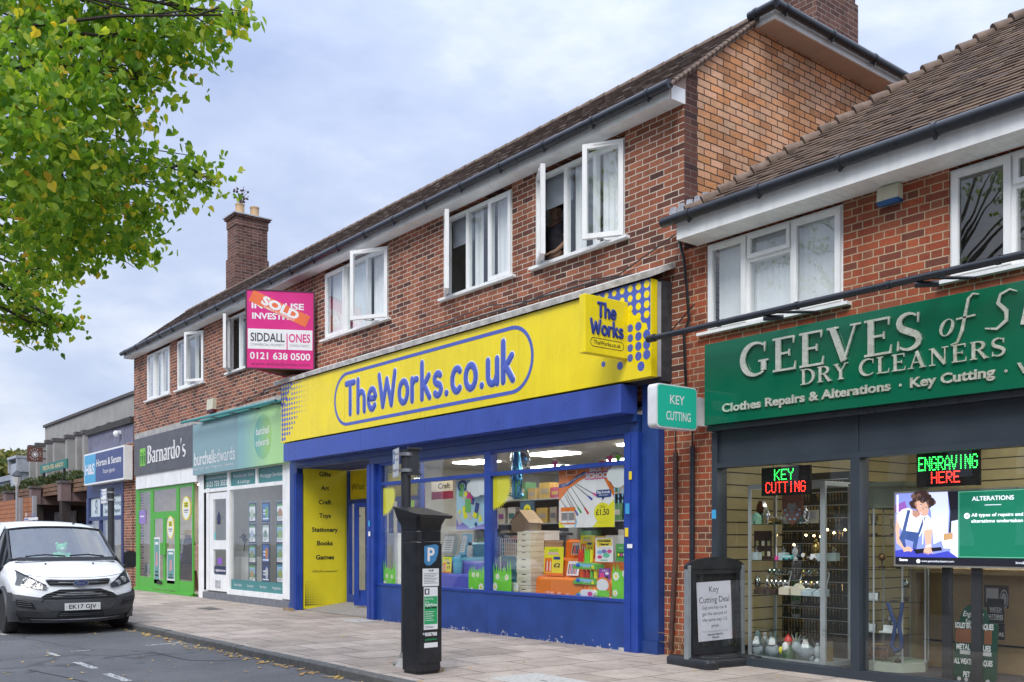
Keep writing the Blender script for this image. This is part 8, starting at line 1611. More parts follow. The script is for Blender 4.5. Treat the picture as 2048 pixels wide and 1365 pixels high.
# counter, green engraving board, watch sign
o=thing('counter','pale wooden shop counter behind the octagonal cabinet','counter',(-3.6,1.5,.03));xa=X(1832,1.2);part(o,'side_panel',WOODL,lambda b:b.box(xa,xa+.05,1.1,1.9,.03,1.08));part(o,'front_panel',WOODL,lambda b:b.box(xa+.05,-1.2,1.25,1.29,.03,1.02));part(o,'worktop',WOODL,lambda b:b.box(xa+.051,-1.2,1.1,1.9,1.03,1.08));part(o,'drawer_gap',BLKP,lambda b:b.box(xa+.06,-1.25,1.245,1.2499,.30,.32))
def label_board():
 Y=.42;a=at(1906,1362,Y);w=X(1990,Y)-a.x;z1=at(1906,1242,Y).z;z0=.05;o=thing('engraving_board','dark green engraving services board with brass plaques and arched top','notice board',(a.x,Y,z0));f=Fr((a.x,Y,0),(1,0,0),(0,.06,1));h=z1
 part(o,'board',pm('racing_green_board',(.006,.06,.035),.35),lambda b:(b.prism(f,rrect(0,w,z0,h,.03),-.04,0),b.prism(f,arc(w*.45,h,w*.33,.17,0,180,14),-.04,-.002)))
 def tx(b):
  b.ctext(f,'Engraving',w*.45,h+.05,.05,.002,0,w*.5,shear=.3);b.ctext(f,'Service',w*.45,h-.02,.045,.002,0,w*.4,shear=.3)
  for t,y,ww in(('SOLID BRASS PLAQUES',.92,.92),('METAL PLAQUES',.55,.82),('ALL WEATHER PLAQUES',.30,.92),('PET TAGS',.08,.45)):b.ctext(f,t,w*.47,z0+(h-z0)*y-.02,.05,.002,0,w*ww,bold=.03)
  for k in range(5):b.disc(f,w*(.15+.17*k),z0+.0,.02,None,.002,2,10)
  b.rect(f,w*.0+.01,w*.45,z0+(h-z0)*.63,z0+(h-z0)*.87,.002,1);b.rect(f,w*.72,w*.9,z0+(h-z0)*.63,z0+(h-z0)*.87,.002,1);b.rect(f,w*.15,w*.4,z0+(h-z0)*.43,z0+(h-z0)*.50,.002,2);b.rect(f,w*.55,w*.9,z0+(h-z0)*.43,z0+(h-z0)*.50,.002,2)
 part(o,'print',[WHT,pm('copper_plaque',(.36,.15,.07),.4,metal=.5),LGREY],tx)
label_board()
card('notice','black notice with underlined WATCH BATTERIES lettering beside the green board','notice',1974,1197,2008,1245,.55,lambda b,f,w,h:(b.ctext(f,'WATCH',w*.5,h*.48,h*.16,.001,1,w*.7),b.ctext(f,'BATTERIES',w*.5,h*.18,h*.16,.001,1,w*.9),b.rect(f,w*.15,w*.85,h*.44,h*.455,.001,1),b.rect(f,w*.05,w*.95,h*.13,h*.145,.001,1)),[BLKP,LGREY]);card('notice','lower black notice ending in REPAIRS beside the green board','notice',1977,1246,2009,1278,.56,lambda b,f,w,h:(b.ctext(f,'&',w*.5,h*.6,h*.22,.001,1),b.ctext(f,'REPAIRS',w*.5,h*.2,h*.24,.001,1,w*.9)),[BLKP,LGREY])
card('clock_picture','framed print with a large pale clock dial above the black notice','picture',1968,1170,2017,1215,.75,lambda b,f,w,h:(b.rect(f,.02,w*.6,.05,h-.03,.001,1),b.disc(f,w*.82,h*.4,w*.17,h*.42,.002,1,20),b.disc(f,w*.82,h*.4,w*.14,h*.35,.003,0,20),b.disc(f,w*.82,h*.4,w*.11,h*.28,.004,1,20)),[DKW,LGREY])
o=thing('counter_goods','yellow tagged black bag and round clock lying on the wooden counter','goods',(-2.8,1.4,1.08));part(o,'bag',BLKP,lambda b:(b.ell((-2.75,1.4,1.18),.22,.14,.11,12),b.ell((-2.2,1.4,1.2),.15,.12,.13,12)),smooth=60);part(o,'tag',SUNY,lambda b:b.fbox(FY(1.25),-2.72,-2.6,1.1,1.2,0,.005))

# ================================================================ charity shop and estate agent insides
o=thing('dressed_mannequin','mannequin in patterned clothes and a straw hat in the charity shop window','mannequin',(X(376,.4),.4,.05));mx=X(376,.4);zh=at(376,1062,.4).z
part(o,'torso',pm('patterned_cloth',(.10,.05,.055),.9,var=.6,scale=30),lambda b:(b.lathe((mx,.4,.75),[(.20,0),(.16,.25),(.21,.5),(.17,.62),(.06,.70)],14)),smooth=50);part(o,'skirt',pm('brown_cloth',(.16,.08,.05),.9,var=.3),lambda b:b.lathe((mx,.4,.08),[(.28,0),(.20,.66)],14),smooth=50);part(o,'scarf',pm('pale_scarf',(.45,.43,.45),.9),lambda b:(b.tube([(mx-.08,.24,1.42),(mx-.1,.2,1.0)],.035,6),b.tube([(mx+.08,.24,1.42),(mx+.1,.2,1.05)],.035,6)));part(o,'hat',pm('straw',(.55,.40,.20),.8,var=.15,scale=40),lambda b:b.lathe((mx,.4,1.52),[(.22,0),(.21,.015),(.11,.02),(.11,.12),(.07,.15)],18),smooth=40);part(o,'head',pm('mannequin_skin',(.45,.30,.22),.6),lambda b:b.ell((mx,.4,1.48),.08,.09,.10,12),smooth=60)
for k,(px,m_,lab)in enumerate(((362,(.22,.06,.42),'violet jacket on a hanging rail beside the mannequin'),(366,(.30,.30,.36),'grey blue dress hanging beside the violet jacket'),(381,(.42,.26,.22),'dusty pink garment at the right of the charity shop window'))):
 x=X(px,.35);o=thing('hanging_garment',lab,'clothing',(x,.35,.4),0);part(o,'cloth',pm('garment_%d'%k,m_,.9,var=.3,scale=12),lambda b:b.lathe((x,.35+.1*k,.4+.1*k),[(.16,0),(.15,.3),(.13,.6),(.05,.68)],9),smooth=50);part(o,'hanger',BLKP,lambda b:b.tube([(x,.35+.1*k,1.08+.1*k),(x,.35+.1*k,1.18+.1*k)],.006,5))
o=thing('clothes_rail','clothes rail packed with mixed garments deeper inside the charity shop','clothes rail',(-25,1.8,.05));part(o,'rail',LGREY,lambda b:(b.tube([(-26.8,1.8,1.5),(-23.6,1.8,1.5)],.02,6),b.tube([(-26.8,1.8,.05),(-26.8,1.8,1.5)],.02,6),b.tube([(-23.6,1.8,.05),(-23.6,1.8,1.5)],.02,6)))
r_=np.random.default_rng(8)
for k in range(16):x=-26.6+.18*k;c_=r_.uniform(.04,.4,3);part(o,'garment',pm('rail_cloth_%d'%k,tuple(c_),.9,var=.25),lambda b:b.lathe((x,1.8,.5+.3*r_.random()),[(.10,0),(.09,.4),(.03,.6)],7),smooth=50)
def ovl(label,px,py,rx,ry):
 c=at(px,py,-.035);f=FY(-.035);b=MB();b.disc(f,c.x,c.z,rx,ry,.002,1,22);b.disc(f,c.x,c.z,rx*.82,ry*.9,.003,0,22);b.rect(f,c.x-rx*.5,c.x+rx*.5,c.z+ry*.05,c.z+ry*.55,.004,1);b.ctext(f,'SUPER',c.x,c.z+ry*.32,ry*.13,.005,2,rx*.8,bold=.03);b.ctext(f,'SUMMER',c.x,c.z+ry*.14,ry*.13,.005,2,rx*.8,bold=.03);b.rect(f,c.x-rx*.55,c.x+rx*.55,c.z-ry*.2,c.z-ry*.12,.004,2);b.rect(f,c.x-rx*.4,c.x+rx*.4,c.z-ry*.36,c.z-ry*.30,.004,2)
 tag(b.build('oval_sticker',[WHT,SUNY,BLKP],None),label,'window sticker')
ovl('yellow and white oval sticker high in the right charity shop window',372.5,1017,.30,.30);ovl('yellow and white oval sticker on the right charity shop door',341,1055,.26,.30)
def d_tall(b,f,w,h):b.rect(f,.03,w-.03,.12,h-.05,.001,1);b.flat(f,[(w*.3,h*.35),(w*.7,h*.4),(w*.65,h*.7),(w*.35,h*.66)],.002,2);b.rect(f,w*.2,w*.8,h*.16,h*.2,.002,3);b.rect(f,w*.2,w*.8,h*.84,h*.9,.002,0);b.rect(f,w*.25,w*.75,h*.24,h*.27,.002,3)
TM=[WHT,col('dull_teal',(.13,.32,.31)),col('poster_pink',(.55,.30,.32)),BLKP];card('poster','tall teal poster on the left charity shop door','poster',308,1075,319,1167,-.03,d_tall,TM);card('poster','tall teal poster on the right charity shop door','poster',334,1098,349,1167,-.03,d_tall,TM)
card('window_sticker','purple tree shaped sticker in the left charity shop window','window sticker',278,1022,291,1048,-.03,lambda b,f,w,h:b.rect(f,w*.2,w*.8,h*.5,h*.6,.001,1),[col('lavender',(.28,.20,.52)),WHT])
card('book_row','row of colourful upright books low in the left charity shop window','books',277,1126,298,1146,.25,lambda b,f,w,h:[b.rect(f,w*k/6,w*(k+.9)/6,0,h*(.8+.2*(k%2)),.002,k)for k in range(6)],[SKYB,ORANGE,PINKP,GRASS,PURP,WHT]);card('shelf_board','pale shelf carrying the books in the left charity shop window','shelf',277,1147,298,1152,.24,lambda b,f,w,h:b.rect(f,0,w,0,h,.001,0),[CREAMB],th=.3)
q=at(471,1120,1.3);o=thing('fire_extinguisher','red fire extinguisher on the wall inside the estate agent','fire extinguisher',(q.x,1.3,.06));part(o,'cylinder',REDP,lambda b:b.lathe((q.x,1.3,.55),[(.13,0),(.14,.03),(.14,.62),(.08,.72),(.04,.74)],16),smooth=40);part(o,'handle',BLKP,lambda b:b.box(q.x-.1,q.x+.06,1.27,1.33,1.30,1.35));part(o,'stand',LGREY,lambda b:b.box(q.x-.16,q.x+.16,1.15,1.45,.06,.545))
q=at(488,1103,1.0);o=thing('potted_plant','small bonsai like plant in a grey trough on the white cabinet','plant',(q.x,1.0,q.z));part(o,'trough',LGREY,lambda b:b.box(q.x-.3,q.x+.3,.9,1.1,q.z-.13,q.z));part(o,'stem',BARK,lambda b:b.tube([(q.x,1,q.z),(q.x+.04,1,q.z+.2),(q.x-.03,1,q.z+.35)],.015,5));foliage('leaves',LF_HEDGE,[((q.x-.05,1,q.z+.36),.08),((q.x+.07,1,q.z+.28),.06)],90,.03,o,4)
o=thing('office_cabinet','white low cabinet under the plant in the estate agent window','cabinet',(q.x,1.0,.06));part(o,'body',UPVC,lambda b:b.box(q.x-.35,q.x+.6,.85,1.2,.06,q.z-.132));part(o,'door_gap',BLKP,lambda b:b.box(q.x+.12,q.x+.125,.846,.85,.1,q.z-.16))

# dark key racks on the wall behind the glass cabinet
o=thing('key_rack','dark wall rack hung with rows of blank keys behind the glass cabinet','key rack',(-5.8,1.6,.9));xa,xb=X(1512,1.6),X(1700,1.6)
part(o,'board',pm('dark_rack_board',(.035,.04,.035),.6),lambda b:b.box(xa,xb,1.6,1.63,.15,2.2))
def keys(b):
 f=FY(1.6);r_=np.random.default_rng(12)
 for j in range(13):
  z=2.1-j*.155;b.box(xa+.02,xb-.02,1.585,1.599,z+.005,z+.015,2)
  for i in range(int((xb-xa-.1)/.042)):
   if r_.random()<.12:continue
   x=xa+.05+.042*i;h=r_.uniform(.05,.075);m=int(r_.random()<.3);b.disc(f,x,z-.018,.014,.016,.012,m,7);b.rect(f,x-.005,x+.005,z-.03-h,z-.03,.012,m)
struct(part(o,'keys',[SILVER,GOLD,LGREY],keys),'stuff')

# more small stock filling the cabinet shelves
for k,(px,sh,dy,lab,mt_)in enumerate(((1536,3,.05,'small silver ball on the top cabinet shelf beside the town house',SILVER),(1572,3,.3,'tall gold figure at the back of the top cabinet shelf',GOLD),(1610,3,.06,'short silver cup near the right of the top cabinet shelf',SILVER),(1590,2,.28,'tall clear vase at the back of the second cabinet shelf',LGREY),(1632,2,.3,'gold figure at the back right of the second cabinet shelf',GOLD),(1515,1,.3,'tall silver cup at the back left of the third cabinet shelf',SILVER),(1600,1,.33,'tall silver vase at the back middle of the third cabinet shelf',SILVER),(1530,4,.38,'tall grey vase behind the stone gonk',LGREY),(1635,4,.12,'rounded grey stone hedgehog at the right of the cabinet floor',STONE))):
 q=on(px,sh,dy);s=.7+.5*((k*37)%10)/10;item('small_ornament',lab,'ornament',q,('body',mt_,lambda b:b.lathe(q,[(.035*s,0),(.04*s,.015),(.018*s,.05*s),(.045*s,.10*s),(.04*s,.15*s),(.02*s,.18*s)],14)),('finial',mt_,lambda b:b.ell(q+Vector((0,0,.195*s)),.02*s,.02*s,.02*s,10)))
# goods hanging on the slat wall and standing on the counter
for k in range(9):
 x=-3.4+.42*k;o=thing('hanging_pack',['carded watch strap pack hanging on the slat wall, nearest the octagonal cabinet','second carded strap pack from the octagonal cabinet','third carded strap pack from the octagonal cabinet','fourth carded strap pack from the octagonal cabinet','fifth carded strap pack from the octagonal cabinet','sixth carded strap pack from the octagonal cabinet','seventh carded strap pack from the octagonal cabinet','eighth carded strap pack from the octagonal cabinet','carded strap pack furthest from the octagonal cabinet'][k],'pack',(x,4.5,1.6),0,'carded packs on the slat wall')
 part(o,'card',[LGREY,BLKP,DKW][k%3],lambda b:b.box(x,x+.22,4.5,4.53,1.45+.1*(k%2),1.85));part(o,'hook',ALU,lambda b:b.tube([(x+.11,4.49,1.88),(x+.11,4.59,1.88)],.008,5))
# ================================================================ the white van
def van():
 base=Vector((-15.98,-4.57,ROADZ));o=thing('van','white panel van with dark grey bumper parked facing us at the kerb','van',base)
 PAINTW=pm('white_van_paint',(.84,.86,.87),.22,var=.03,scale=2,coat=.5);BUMP=pm('grey_bumper_plastic',(.055,.058,.064),.55,var=.1,scale=6,bump=.05,bscale=200)
 TYRE=pm('tyre_rubber',(.022,.021,.021),.8,var=.2,scale=8);SIL=pm('steel_wheel',(.16,.13,.12),.5,metal=.4,var=.25,scale=8);CHR=pm('chrome_trim',(.7,.7,.72),.12,metal=1)
 K=.965
 # centreline stations: x, z (centre), z (edge), half width at edge, sweep-back of the edge
 ST=[(.00,.24,.26,.80,.42),(.035,.40,.42,.89,.36),(.02,.57,.60,.93,.34),(-.015,.72,.74,.925,.36),(-.09,.90,.97,.86,.36),(-.36,1.035,1.02,.86,.26),(-.55,1.09,1.07,.86,.16),(-.78,1.15,1.13,.85,.11),(-.93,1.21,1.19,.84,.10),(-1.25,1.45,1.42,.80,.10),(-1.62,1.74,1.69,.755,.10),(-1.95,1.85,1.79,.74,.06),(-2.6,1.885,1.82,.75,0),(-4.9,1.885,1.82,.75,0)]
 VV=[-1,-.82,-.45,0,.45,.82,1]
 def top(i,v):
  x,zc,ze,w,sw=ST[i];a=abs(v)**2.6
  return(x-sw*abs(v)**2.2,v*w,zc+(ze-zc)*a)
 V,F=[],[];id_={}
 def vert(k,p):
  if k not in id_:id_[k]=len(V);V.append(tuple(q*K for q in p))
  return id_[k]
 for i in range(len(ST)):
  for j,v in enumerate(VV):vert(('t',i,j),top(i,v))
 glassq=[]
 for i in range(len(ST)-1):
  for j in range(len(VV)-1):
   q=(id_[('t',i,j)],id_[('t',i,j+1)],id_[('t',i+1,j+1)],id_[('t',i+1,j)])
   if i in(8,9)and True:glassq.append(('w',q));continue
   F.append(q)
 # sides: columns k=0 is the front edge column (stations 0..4), then stations 5..13
 cols={5:(.46,.62),6:(.66,.78),7:(.76,.85),8:(.78,.87),9:(.74,.86),10:(.30,.60),11:(.28,.58),12:(.28,.58),13:(.28,.58)}
 for s,j in((-1,0),(1,6)):
  prev=[id_[('t',i,j)]for i in range(5)]
  # first column behind the bumper edge: arch starts low
  for i in range(5,len(ST)):
   x,y,z=top(i,s);wy=.955+.02*min(1,(i-5)/3)
   z0,z1=cols[i];zb={5:.93,6:.98,7:1.02,8:1.06,9:1.08,10:1.10}.get(i,1.12)
   col=[vert(('s',s,i,0),(x,s*(wy-.03),z0)),vert(('s',s,i,1),(x,s*wy,z1)),vert(('s',s,i,2),(x,s*(wy+.005),max(z1+.06,.88))),vert(('s',s,i,3),(x,s*(wy-.015),zb)),id_[('t',i,j)]]
   for r in range(4):
    q=(prev[r],prev[r+1],col[r+1],col[r])
    if s>0:q=q[::-1]
    if r==3 and i in(9,10,11):glassq.append(('d',q));continue
    F.append(q)
   prev=col
  
 # rear panel
 me=bpy.data.meshes.new('body');me.from_pydata(V,[],F);me.materials.append(PAINTW);me.polygons.foreach_set('use_smooth',[True]*len(F));me.update()
 b=bpy.data.objects.new('body',me);COL.objects.link(b);b.parent=o
 sd=b.modifiers.new('smooth','SUBSURF');sd.levels=2;sd.render_levels=2
 def surf(fn,nu,nv,name,mt,off=0,par=None,sm=40):
  mb=MB();P=[[Vector(fn(i/nu,j/nv))*K for j in range(nv+1)]for i in range(nu+1)]
  for i in range(nu):
   for j in range(nv):mb.q(P[i][j],P[i][j+1],P[i+1][j+1],P[i+1][j])
  ob=mb.build(name,mt,o,local=True,smooth=sm);return ob
 def front(v,z,off=0.0):
  """point on the nose surface at lateral v (-1..1) and height z"""
  for i in range(4):
   za,zb=ST[i][1],ST[i+1][1]
   if z<=zb or i==3:break
  k=max(0,min(1.1,(z-za)/(zb-za)));a,c=Vector(top(i,v)),Vector(top(i+1,v));p=a.lerp(c,k)
  n=Vector((1,v*.75,0)).normalized();return p+n*off
 # bumper shell: dark plastic over the lower nose, wrapping to the wheel arches
 def btop(v):return .60+.07*max(0,abs(v)-.55)/.45-.0
 def bump(u,w):
  v=-1+2*u;z=.20+(btop(v)-.20)*w;p=front(v,max(z,.24),.022-.05*max(0,.25-w));
  return(p.x-.06*(1-w)*(w<.2),p.y,z)
 surf(bump,28,9,'bumper',BUMP)
 def bside(s):
  def fn(u,w):
   a=front(s,.24+(btop(s)-.24)*w,.022);z=.22+(btop(s)-.20)*w
   return(a.x*(1-u)+(-.53-.06*w)*u,a.y*(1-u)+s*.972*u,z)
  return fn
 for s in(-1,1):surf(bside(s),6,6,'bumper_side',BUMP)
 def patch(poly,off,name,mt,par=None,flip=False):
  """thin panel on the nose from (y, z) outline"""
  mb=MB();P=[front(y/.93,z,off)*K for y,z in poly];c=sum(P,Vector())/len(P)
  Pb=[front(y/.93,z,off-.03)*K for y,z in poly]
  for i in range(len(P)):mb.q(c,P[i],P[(i+1)%len(P)]);mb.q(P[i],Pb[i],Pb[(i+1)%len(P)],P[(i+1)%len(P)])
  return mb.build(name,mt,o if par is None else par,local=True)
 def dense(poly,n=6):return[tuple(Vector(a).lerp(Vector(c),k/n))for a,c in zip(poly,poly[1:]+poly[:1])for k in range(n)]
 # lower recess, number plate, grilles
 patch(dense([(-.46,.40),(.46,.40),(.58,.52),(.54,.58),(-.54,.58),(-.58,.52)]),.030,'bumper_recess',pm('dark_bumper_recess',(.035,.037,.042),.6))
 patch(dense([(-.40,.29),(.40,.29),(.34,.375),(-.34,.375)]),.034,'lower_grille',BLK)
 g=patch(dense([(-.60,.585),(.60,.585),(.50,.66),(.30,.735),(-.30,.735),(-.50,.66)]),.026,'grille',BLK)
 def slat(z,w,name,mt,r=.011,off=.04):
  mb=MB();mb.tube([front(v/12*w/.93,z,off)*K for v in range(-12,13)],r,6);return mb.build(name,mt,o,local=True,smooth=60)
 for z,w in((.607,.55),(.636,.52),(.666,.47),(.697,.39),(.725,.31)):slat(z,w,'grille_slat',BUMP,.009,.034)
 for z,w in((.315,.36),(.345,.34)):slat(z,w,'lower_grille_slat',BUMP,.009,.042)
 patch(dense([(-.47,.80),(.47,.80),(.53,.875),(.47,.885),(-.47,.885),(-.53,.875)]),.012,'upper_grille',BLK);slat(.862,.50,'grille_bar',BUMP,.014,.022);slat(.825,.47,'grille_bar',BUMP,.016,.022)
 fp=Fr(Vector((front(0,.83,.055)*K)),(0,1,0),(-.12,0,1));mb=MB();mb.disc(fp,0,0,.115,.048,0,0,28);mb.disc(fp,0,0,.104,.040,.004,1,28);mb.ctext(fp,'Ford',0,-.016,.034,.006,0,.13,shear=.35,bold=.01);mb.build('badge',[CHR,pm('badge_blue',(.02,.05,.16),.25)],o,local=True)
 fp=Fr(Vector((front(0,.46,.075)*K)),(0,1,0),(-.03,0,1));mb=MB();mb.fbox(fp,-.26,.26,-.055,.055,-.02,0,0);mb.text(fp,'EK17 GJV',-.20,.20,-.031,.062,.002,1,bold=.015);mb.disc(fp,-.235,0,.006,None,.002,1,8);mb.disc(fp,.235,0,.006,None,.002,1,8);mb.build('number_plate',[pm('plate_white',(.68,.69,.67),.4,var=.02),BLKP],o,local=True)
 mb=MB();c=front(0,.70,.05)*K;mb.lathe(c,[(.018,0),(.018,.012),(.008,.012)],12,0,'x');mb.build('tow_eye_cover',BUMP,o,local=True)
 # fog vents
 for s in(-1,1):
  patch(dense([(s*.66,.43),(s*.90,.47),(s*.89,.56),(s*.70,.53)][::s]),.036,'fog_vent',BLK)
  for k in range(3):mb=MB();mb.tube([front(s*(.70+.18*t)/.93,.455+.03*k+.02*t,.046)*K for t in(0,.5,1)],.006,5);mb.build('vent_slat',BUMP,o,local=True)
 # headlights: swept-back clear lenses over dark housings with reflectors
 LENS=glass('headlight_lens',(.9,.92,.93),1.0);HOUS=pm('headlight_housing',(.06,.063,.068),.4,metal=.2,var=.3,scale=20)
 for s in(-1,1):
  def hl(u,w,off=0.0):
   # u: inner..outer, w: bottom..top
   y=.50+.425*u;zb=.735+.05*u+.03*u*u;zt=.80+.215*u+.03*u*u
   z=zb+(zt-zb)*w;v=s*y/.93;p=front(v,min(z,.96),off);p.x-=max(0,z-.92)*.9;p.z=z;return p
  h=surf(lambda u,w:hl(u,w,.012),10,5,'headlight',HOUS)
  for(uu,rr)in((.36,.045),(.66,.055)):
   c=hl(uu,.45,.022)*K;mb=MB();mb.lathe(c-Vector((.02,0,0)),[(rr,.012),(rr*.8,.02),(rr*.3,.008)],18,0,'x');mb.ell(c+Vector((.0,0,0)),.01,rr*.4,rr*.4,10);ob=mb.build('reflector',pm('lamp_reflector',(.42,.43,.44),.35,metal=.7),None,smooth=40);ob.parent=h
  ob=surf(lambda u,w:hl(u,w,.034),10,5,'headlight_lens',LENS);ob.parent=h
  mb=MB();mb.tube([hl(k/10,1.0,.034)*K for k in range(11)],.008,5);mb.build('headlight_edge',BLK,None).parent=h
 # bonnet shut line and washer jets
 mb=MB();mb.tube([front(v/14,.915,.004)*K for v in range(-12,13)],.005,4);mb.build('bonnet_gap',BLK,o,local=True)
 mb=MB();[mb.ell((-.70*K,y,1.135*K),.02,.02,.012,8)for y in(-.36,.36)];mb.build('washer_jet',BLK,o,local=True)
 # glass, seals, wipers
 Wsc=glass('windscreen_glass',(.72,.87,.83),3.4)
 def wsf(u,w):
  v=-1+2*u;t=w*2;i=8+(0 if t<1 else 1);k=t-(i-8);a=Vector(top(i,v));c=Vector(top(i+1,v));p=a.lerp(c,k);return p+Vector((.012,0,.012))
 surf(lambda u,w:wsf(.02+.96*u,.03+.94*w),16,10,'windscreen',Wsc)
 mb=MB();E=[wsf(.0+.0,w/10)*K for w in range(11)]+[wsf(u/14,1)*K for u in range(15)]+[wsf(1,1-w/10)*K for w in range(11)]+[wsf(1-u/14,0)*K for u in range(15)];mb.tube(E,.022,6);mb.build('windscreen_seal',BLK,o,local=True,smooth=60)
 mb=MB();mb.fbox(Fr(Vector((-.87,0,1.195))*K,(0,1,0),(-.6,0,1)),-.74,.74,-.03,.035,.02,.028);mb.build('scuttle',BLK,o,local=True)
 for y0,y1,dz in((-.62,-.02,.0),(.06,.62,.0)):mb=MB();mb.tube([wsf(.5+y1/1.68,.03)*K+Vector((.02,0,.02)),wsf(.5+(y0+y1)/3.36,.06)*K+Vector((.03,0,.03)),wsf(.5+y0/1.68,.04)*K+Vector((.02,0,.02))],.012,6);mb.build('wiper',BLK,o,local=True)
 DG_=glass('van_side_glass',(.35,.42,.42),1.0)
 for s,j in((-1,0),(1,6)):
  mb=MB()
  for i in range(8,11):
   t0,t1=Vector(top(i,s)),Vector(top(i+1,s));b0,b1=Vector(V[id_[('s',s,i,3)]])/K,Vector(V[id_[('s',s,i+1,3)]])/K;f_=Vector((0,-.012*s,0));mb.q(b0*K+f_,b1*K+f_,t1*K+f_,t0*K+f_)
  mb.build('side_window',DG_,o,local=True)
  mb=MB();mb.tube([Vector(V[id_[('s',s,8,3)]]),Vector(top(9,s))*K],.02,5);mb.tube([Vector(V[id_[('s',s,9,3)]]),Vector(top(10,s))*K],.022,5);mb.tube([Vector(V[id_[('s',s,8,3)]]),Vector(V[id_[('s',s,11,3)]])],.016,5);mb.build('window_pillar',BLK,o,local=True)
  # mirrors
  mb=MB();mz=1.14*K;mb.prism(Fr((-1.10*K,s*1.10*K,mz),(0,1,0)),rrect(-.085,.085,-.10,.19,.045),-.06,.06);m_=mb.build('wing_mirror',BLK,o,local=True,bevel=.02,smooth=50)
  mb=MB();mb.tube([(-1.10*K,s*.92*K,mz-.10),(-1.10*K,s*1.06*K,mz-.06)],.04,8);mb.build('mirror_arm',BLK,o,local=True)
  # wheels and arches
  for wx in(-.98,-3.9):
   c=Vector((wx*K,s*.86*K,.325));w0=-.105;sg_=-s
   mb=MB();mb.lathe(c+Vector((0,-.105,0)),[(.20,0),(.30,.0),(.325,.03),(.328,.105),(.325,.18),(.30,.21),(.20,.21)],32,0,'y');t_=mb.build('tyre',TYRE,o,local=True,smooth=40)
   mb=MB();yo=.105*s;mb.lathe(c+Vector((0,yo-.03*s,0)),[(.205,0),(.195,.0),(.17,-.03*s),(.09,-.02*s),(.07,.012*s),(.03,.02*s)],24,0,'y')
   [mb.lathe(c+Vector((.12*math.cos(a),yo-.045*s,.12*math.sin(a))),[(.014,0),(.012,.02*s)],8,0,'y')for a in(0,1.26,2.51,3.77,5.03)];ob=mb.build('rim',SIL,None,smooth=40);ob.parent=t_
   mb=MB();mb.lathe(c+Vector((0,-s*.30 if s>0 else .0,0)),[(.40,0),(.40,.30)],24,0,'y');
  mb=MB();mb.box(-1.4*K,-.5*K,min(s*.55,s*.74)*K,max(s*.55,s*.74)*K,.25,.86);mb.build('arch_liner',BLK,o,local=True)
  mb=MB();mb.tube([Vector((-.98*K+.385*math.cos(a),s*.965*K,.325+.385*math.sin(a)))for a in[R(x)for x in range(-5,186,10)]],.03,6);mb.build('arch_trim',BUMP,o,local=True,smooth=60)
  mb=MB();mb.box(-4.7,-1.42*K,min(s*.90,s*.955)*K,max(s*.90,s*.955)*K,.22,.40);mb.build('sill_panel',BUMP,o,local=True)
 mb=MB();mb.box(-4.75,-.30,-.72,.72,.20,.30);mb.box(-4.74,-4.72,-.9,.9,.3,1.75);mb.build('underside',BLK,o,local=True)
 mb=MB();mb.tube([(-1.95*K,.36,1.83*K),(-2.02*K,.30,2.03*K)],.006,5);mb.lathe((-1.95*K,.36,1.815*K),[(.025,0),(.012,.03)],8);mb.build('aerial',BLK,o,local=True)
 # cab
 CAB=pm('cab_grey',(.17,.19,.195),.8);SEAT=pm('cab_seat_fabric',(.14,.155,.16),.9)
 mb=MB();mb.box(-1.35,-.86,-.76,.76,.80,1.13);mb.ell((-1.2,-.38,1.13),.16,.24,.08,12);mb.build('dashboard',CAB,o,local=True,bevel=.03)
 mb=MB();mb.tube([Vector((-1.42,-.38,1.12))+Vector((-.09*math.sin(a),.19*math.cos(a),.165*math.sin(a)))for a in[R(x)for x in range(0,361,20)]],.016,6,cap=False);mb.build('steering_wheel',BLK,o,local=True,smooth=60)
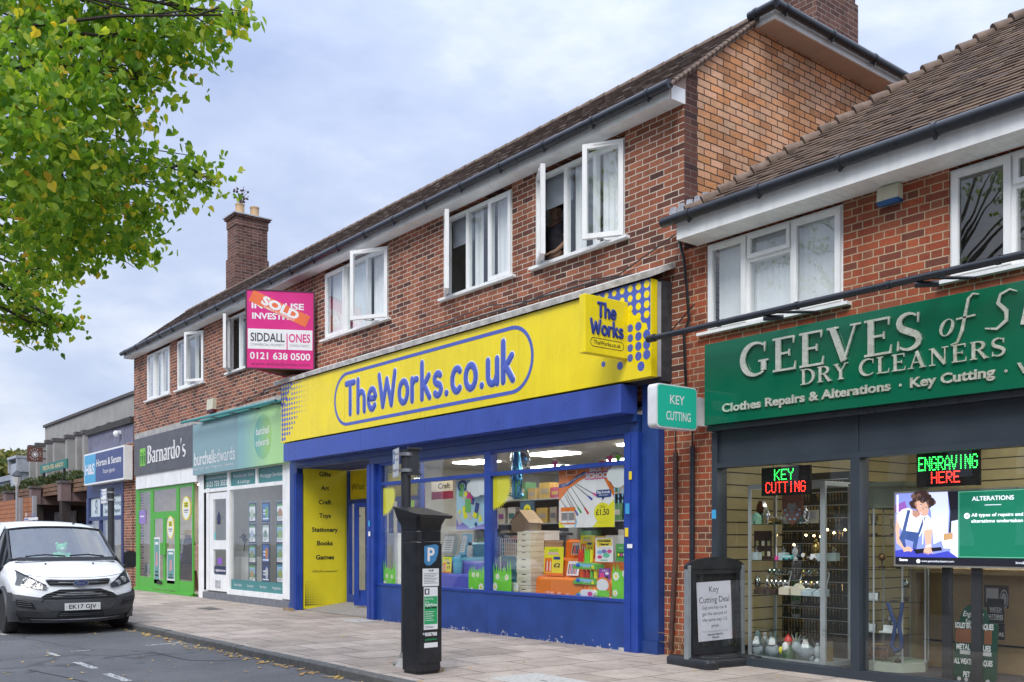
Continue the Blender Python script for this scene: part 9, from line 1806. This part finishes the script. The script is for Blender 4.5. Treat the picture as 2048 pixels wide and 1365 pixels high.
 for y in(-.40,.12,.50):mb=MB();mb.box(-2.15,-1.65,y-.2,y+.2,.62,.80);mb.box(-2.25,-2.08,y-.2,y+.2,.80,1.36);mb.box(-2.25,-2.12,y-.12,y+.12,1.40,1.56);mb.build('seat',SEAT,o,local=True,bevel=.04)
 mb=MB();mb.box(-2.5,-2.46,-.85,.85,.3,1.75);mb.build('bulkhead',pm('pale_bulkhead',(.42,.46,.46),.8),o,local=True)
 mb=MB();mb.box(-2.4,-1.0,-.8,.8,.42,.46);mb.build('cab_floor',CAB,o,local=True)
 mb=MB();mb.box(-1.78,-1.66,-.28,.28,1.60,1.66);mb.build('visor_strip',BLK,o,local=True)
 # things lying on the dash
 tb=thing('teddy_bear','small green teddy bear sitting behind the van windscreen','soft toy',base+Vector((-1.27,.02,1.14)));GT=pm('green_plush',(.12,.55,.26),.95,var=.15,scale=30,bump=.5)
 cx,cy,cz=base+Vector((-1.27,.02,1.14));part(tb,'body',GT,lambda b:(b.ell((cx,cy,cz+.07),.07,.09,.09,14),b.ell((cx+.05,cy-.09,cz+.04),.08,.035,.035,10),b.ell((cx+.05,cy+.09,cz+.04),.08,.035,.035,10),b.ell((cx+.02,cy-.10,cz+.09),.035,.05,.035,10),b.ell((cx+.02,cy+.10,cz+.09),.035,.05,.035,10)),smooth=60)
 part(tb,'head',GT,lambda b:(b.ell((cx+.01,cy,cz+.20),.075,.085,.075,14),b.ell((cx,cy-.07,cz+.265),.02,.03,.03,10),b.ell((cx,cy+.07,cz+.265),.02,.03,.03,10)),smooth=60)
 part(tb,'muzzle',pm('pale_plush',(.55,.62,.52),.95),lambda b:b.ell((cx+.075,cy,cz+.185),.03,.04,.03,10),smooth=60)
 for k,(y,w,rz,lab)in enumerate(((-.45,.26,.2,'white papers on the left of the van dashboard'),(.26,.18,-.3,'small white paper in the middle of the van dashboard'),(.50,.28,.15,'yellowish papers on the right of the van dashboard'))):
  q=base+Vector((-1.02,y,1.133));ob=MB();c,s_=math.cos(rz),math.sin(rz);g=Fr(q,(-s_,c,0),(-c,-s_,.12));ob.fbox(g,-w/2,w/2,0,.16,0,.006);tag(ob.build('papers',pm('paper_%d'%k,(.70,.72,.66)if k<2 else(.62,.60,.38),.8),None),lab,'papers')
van()
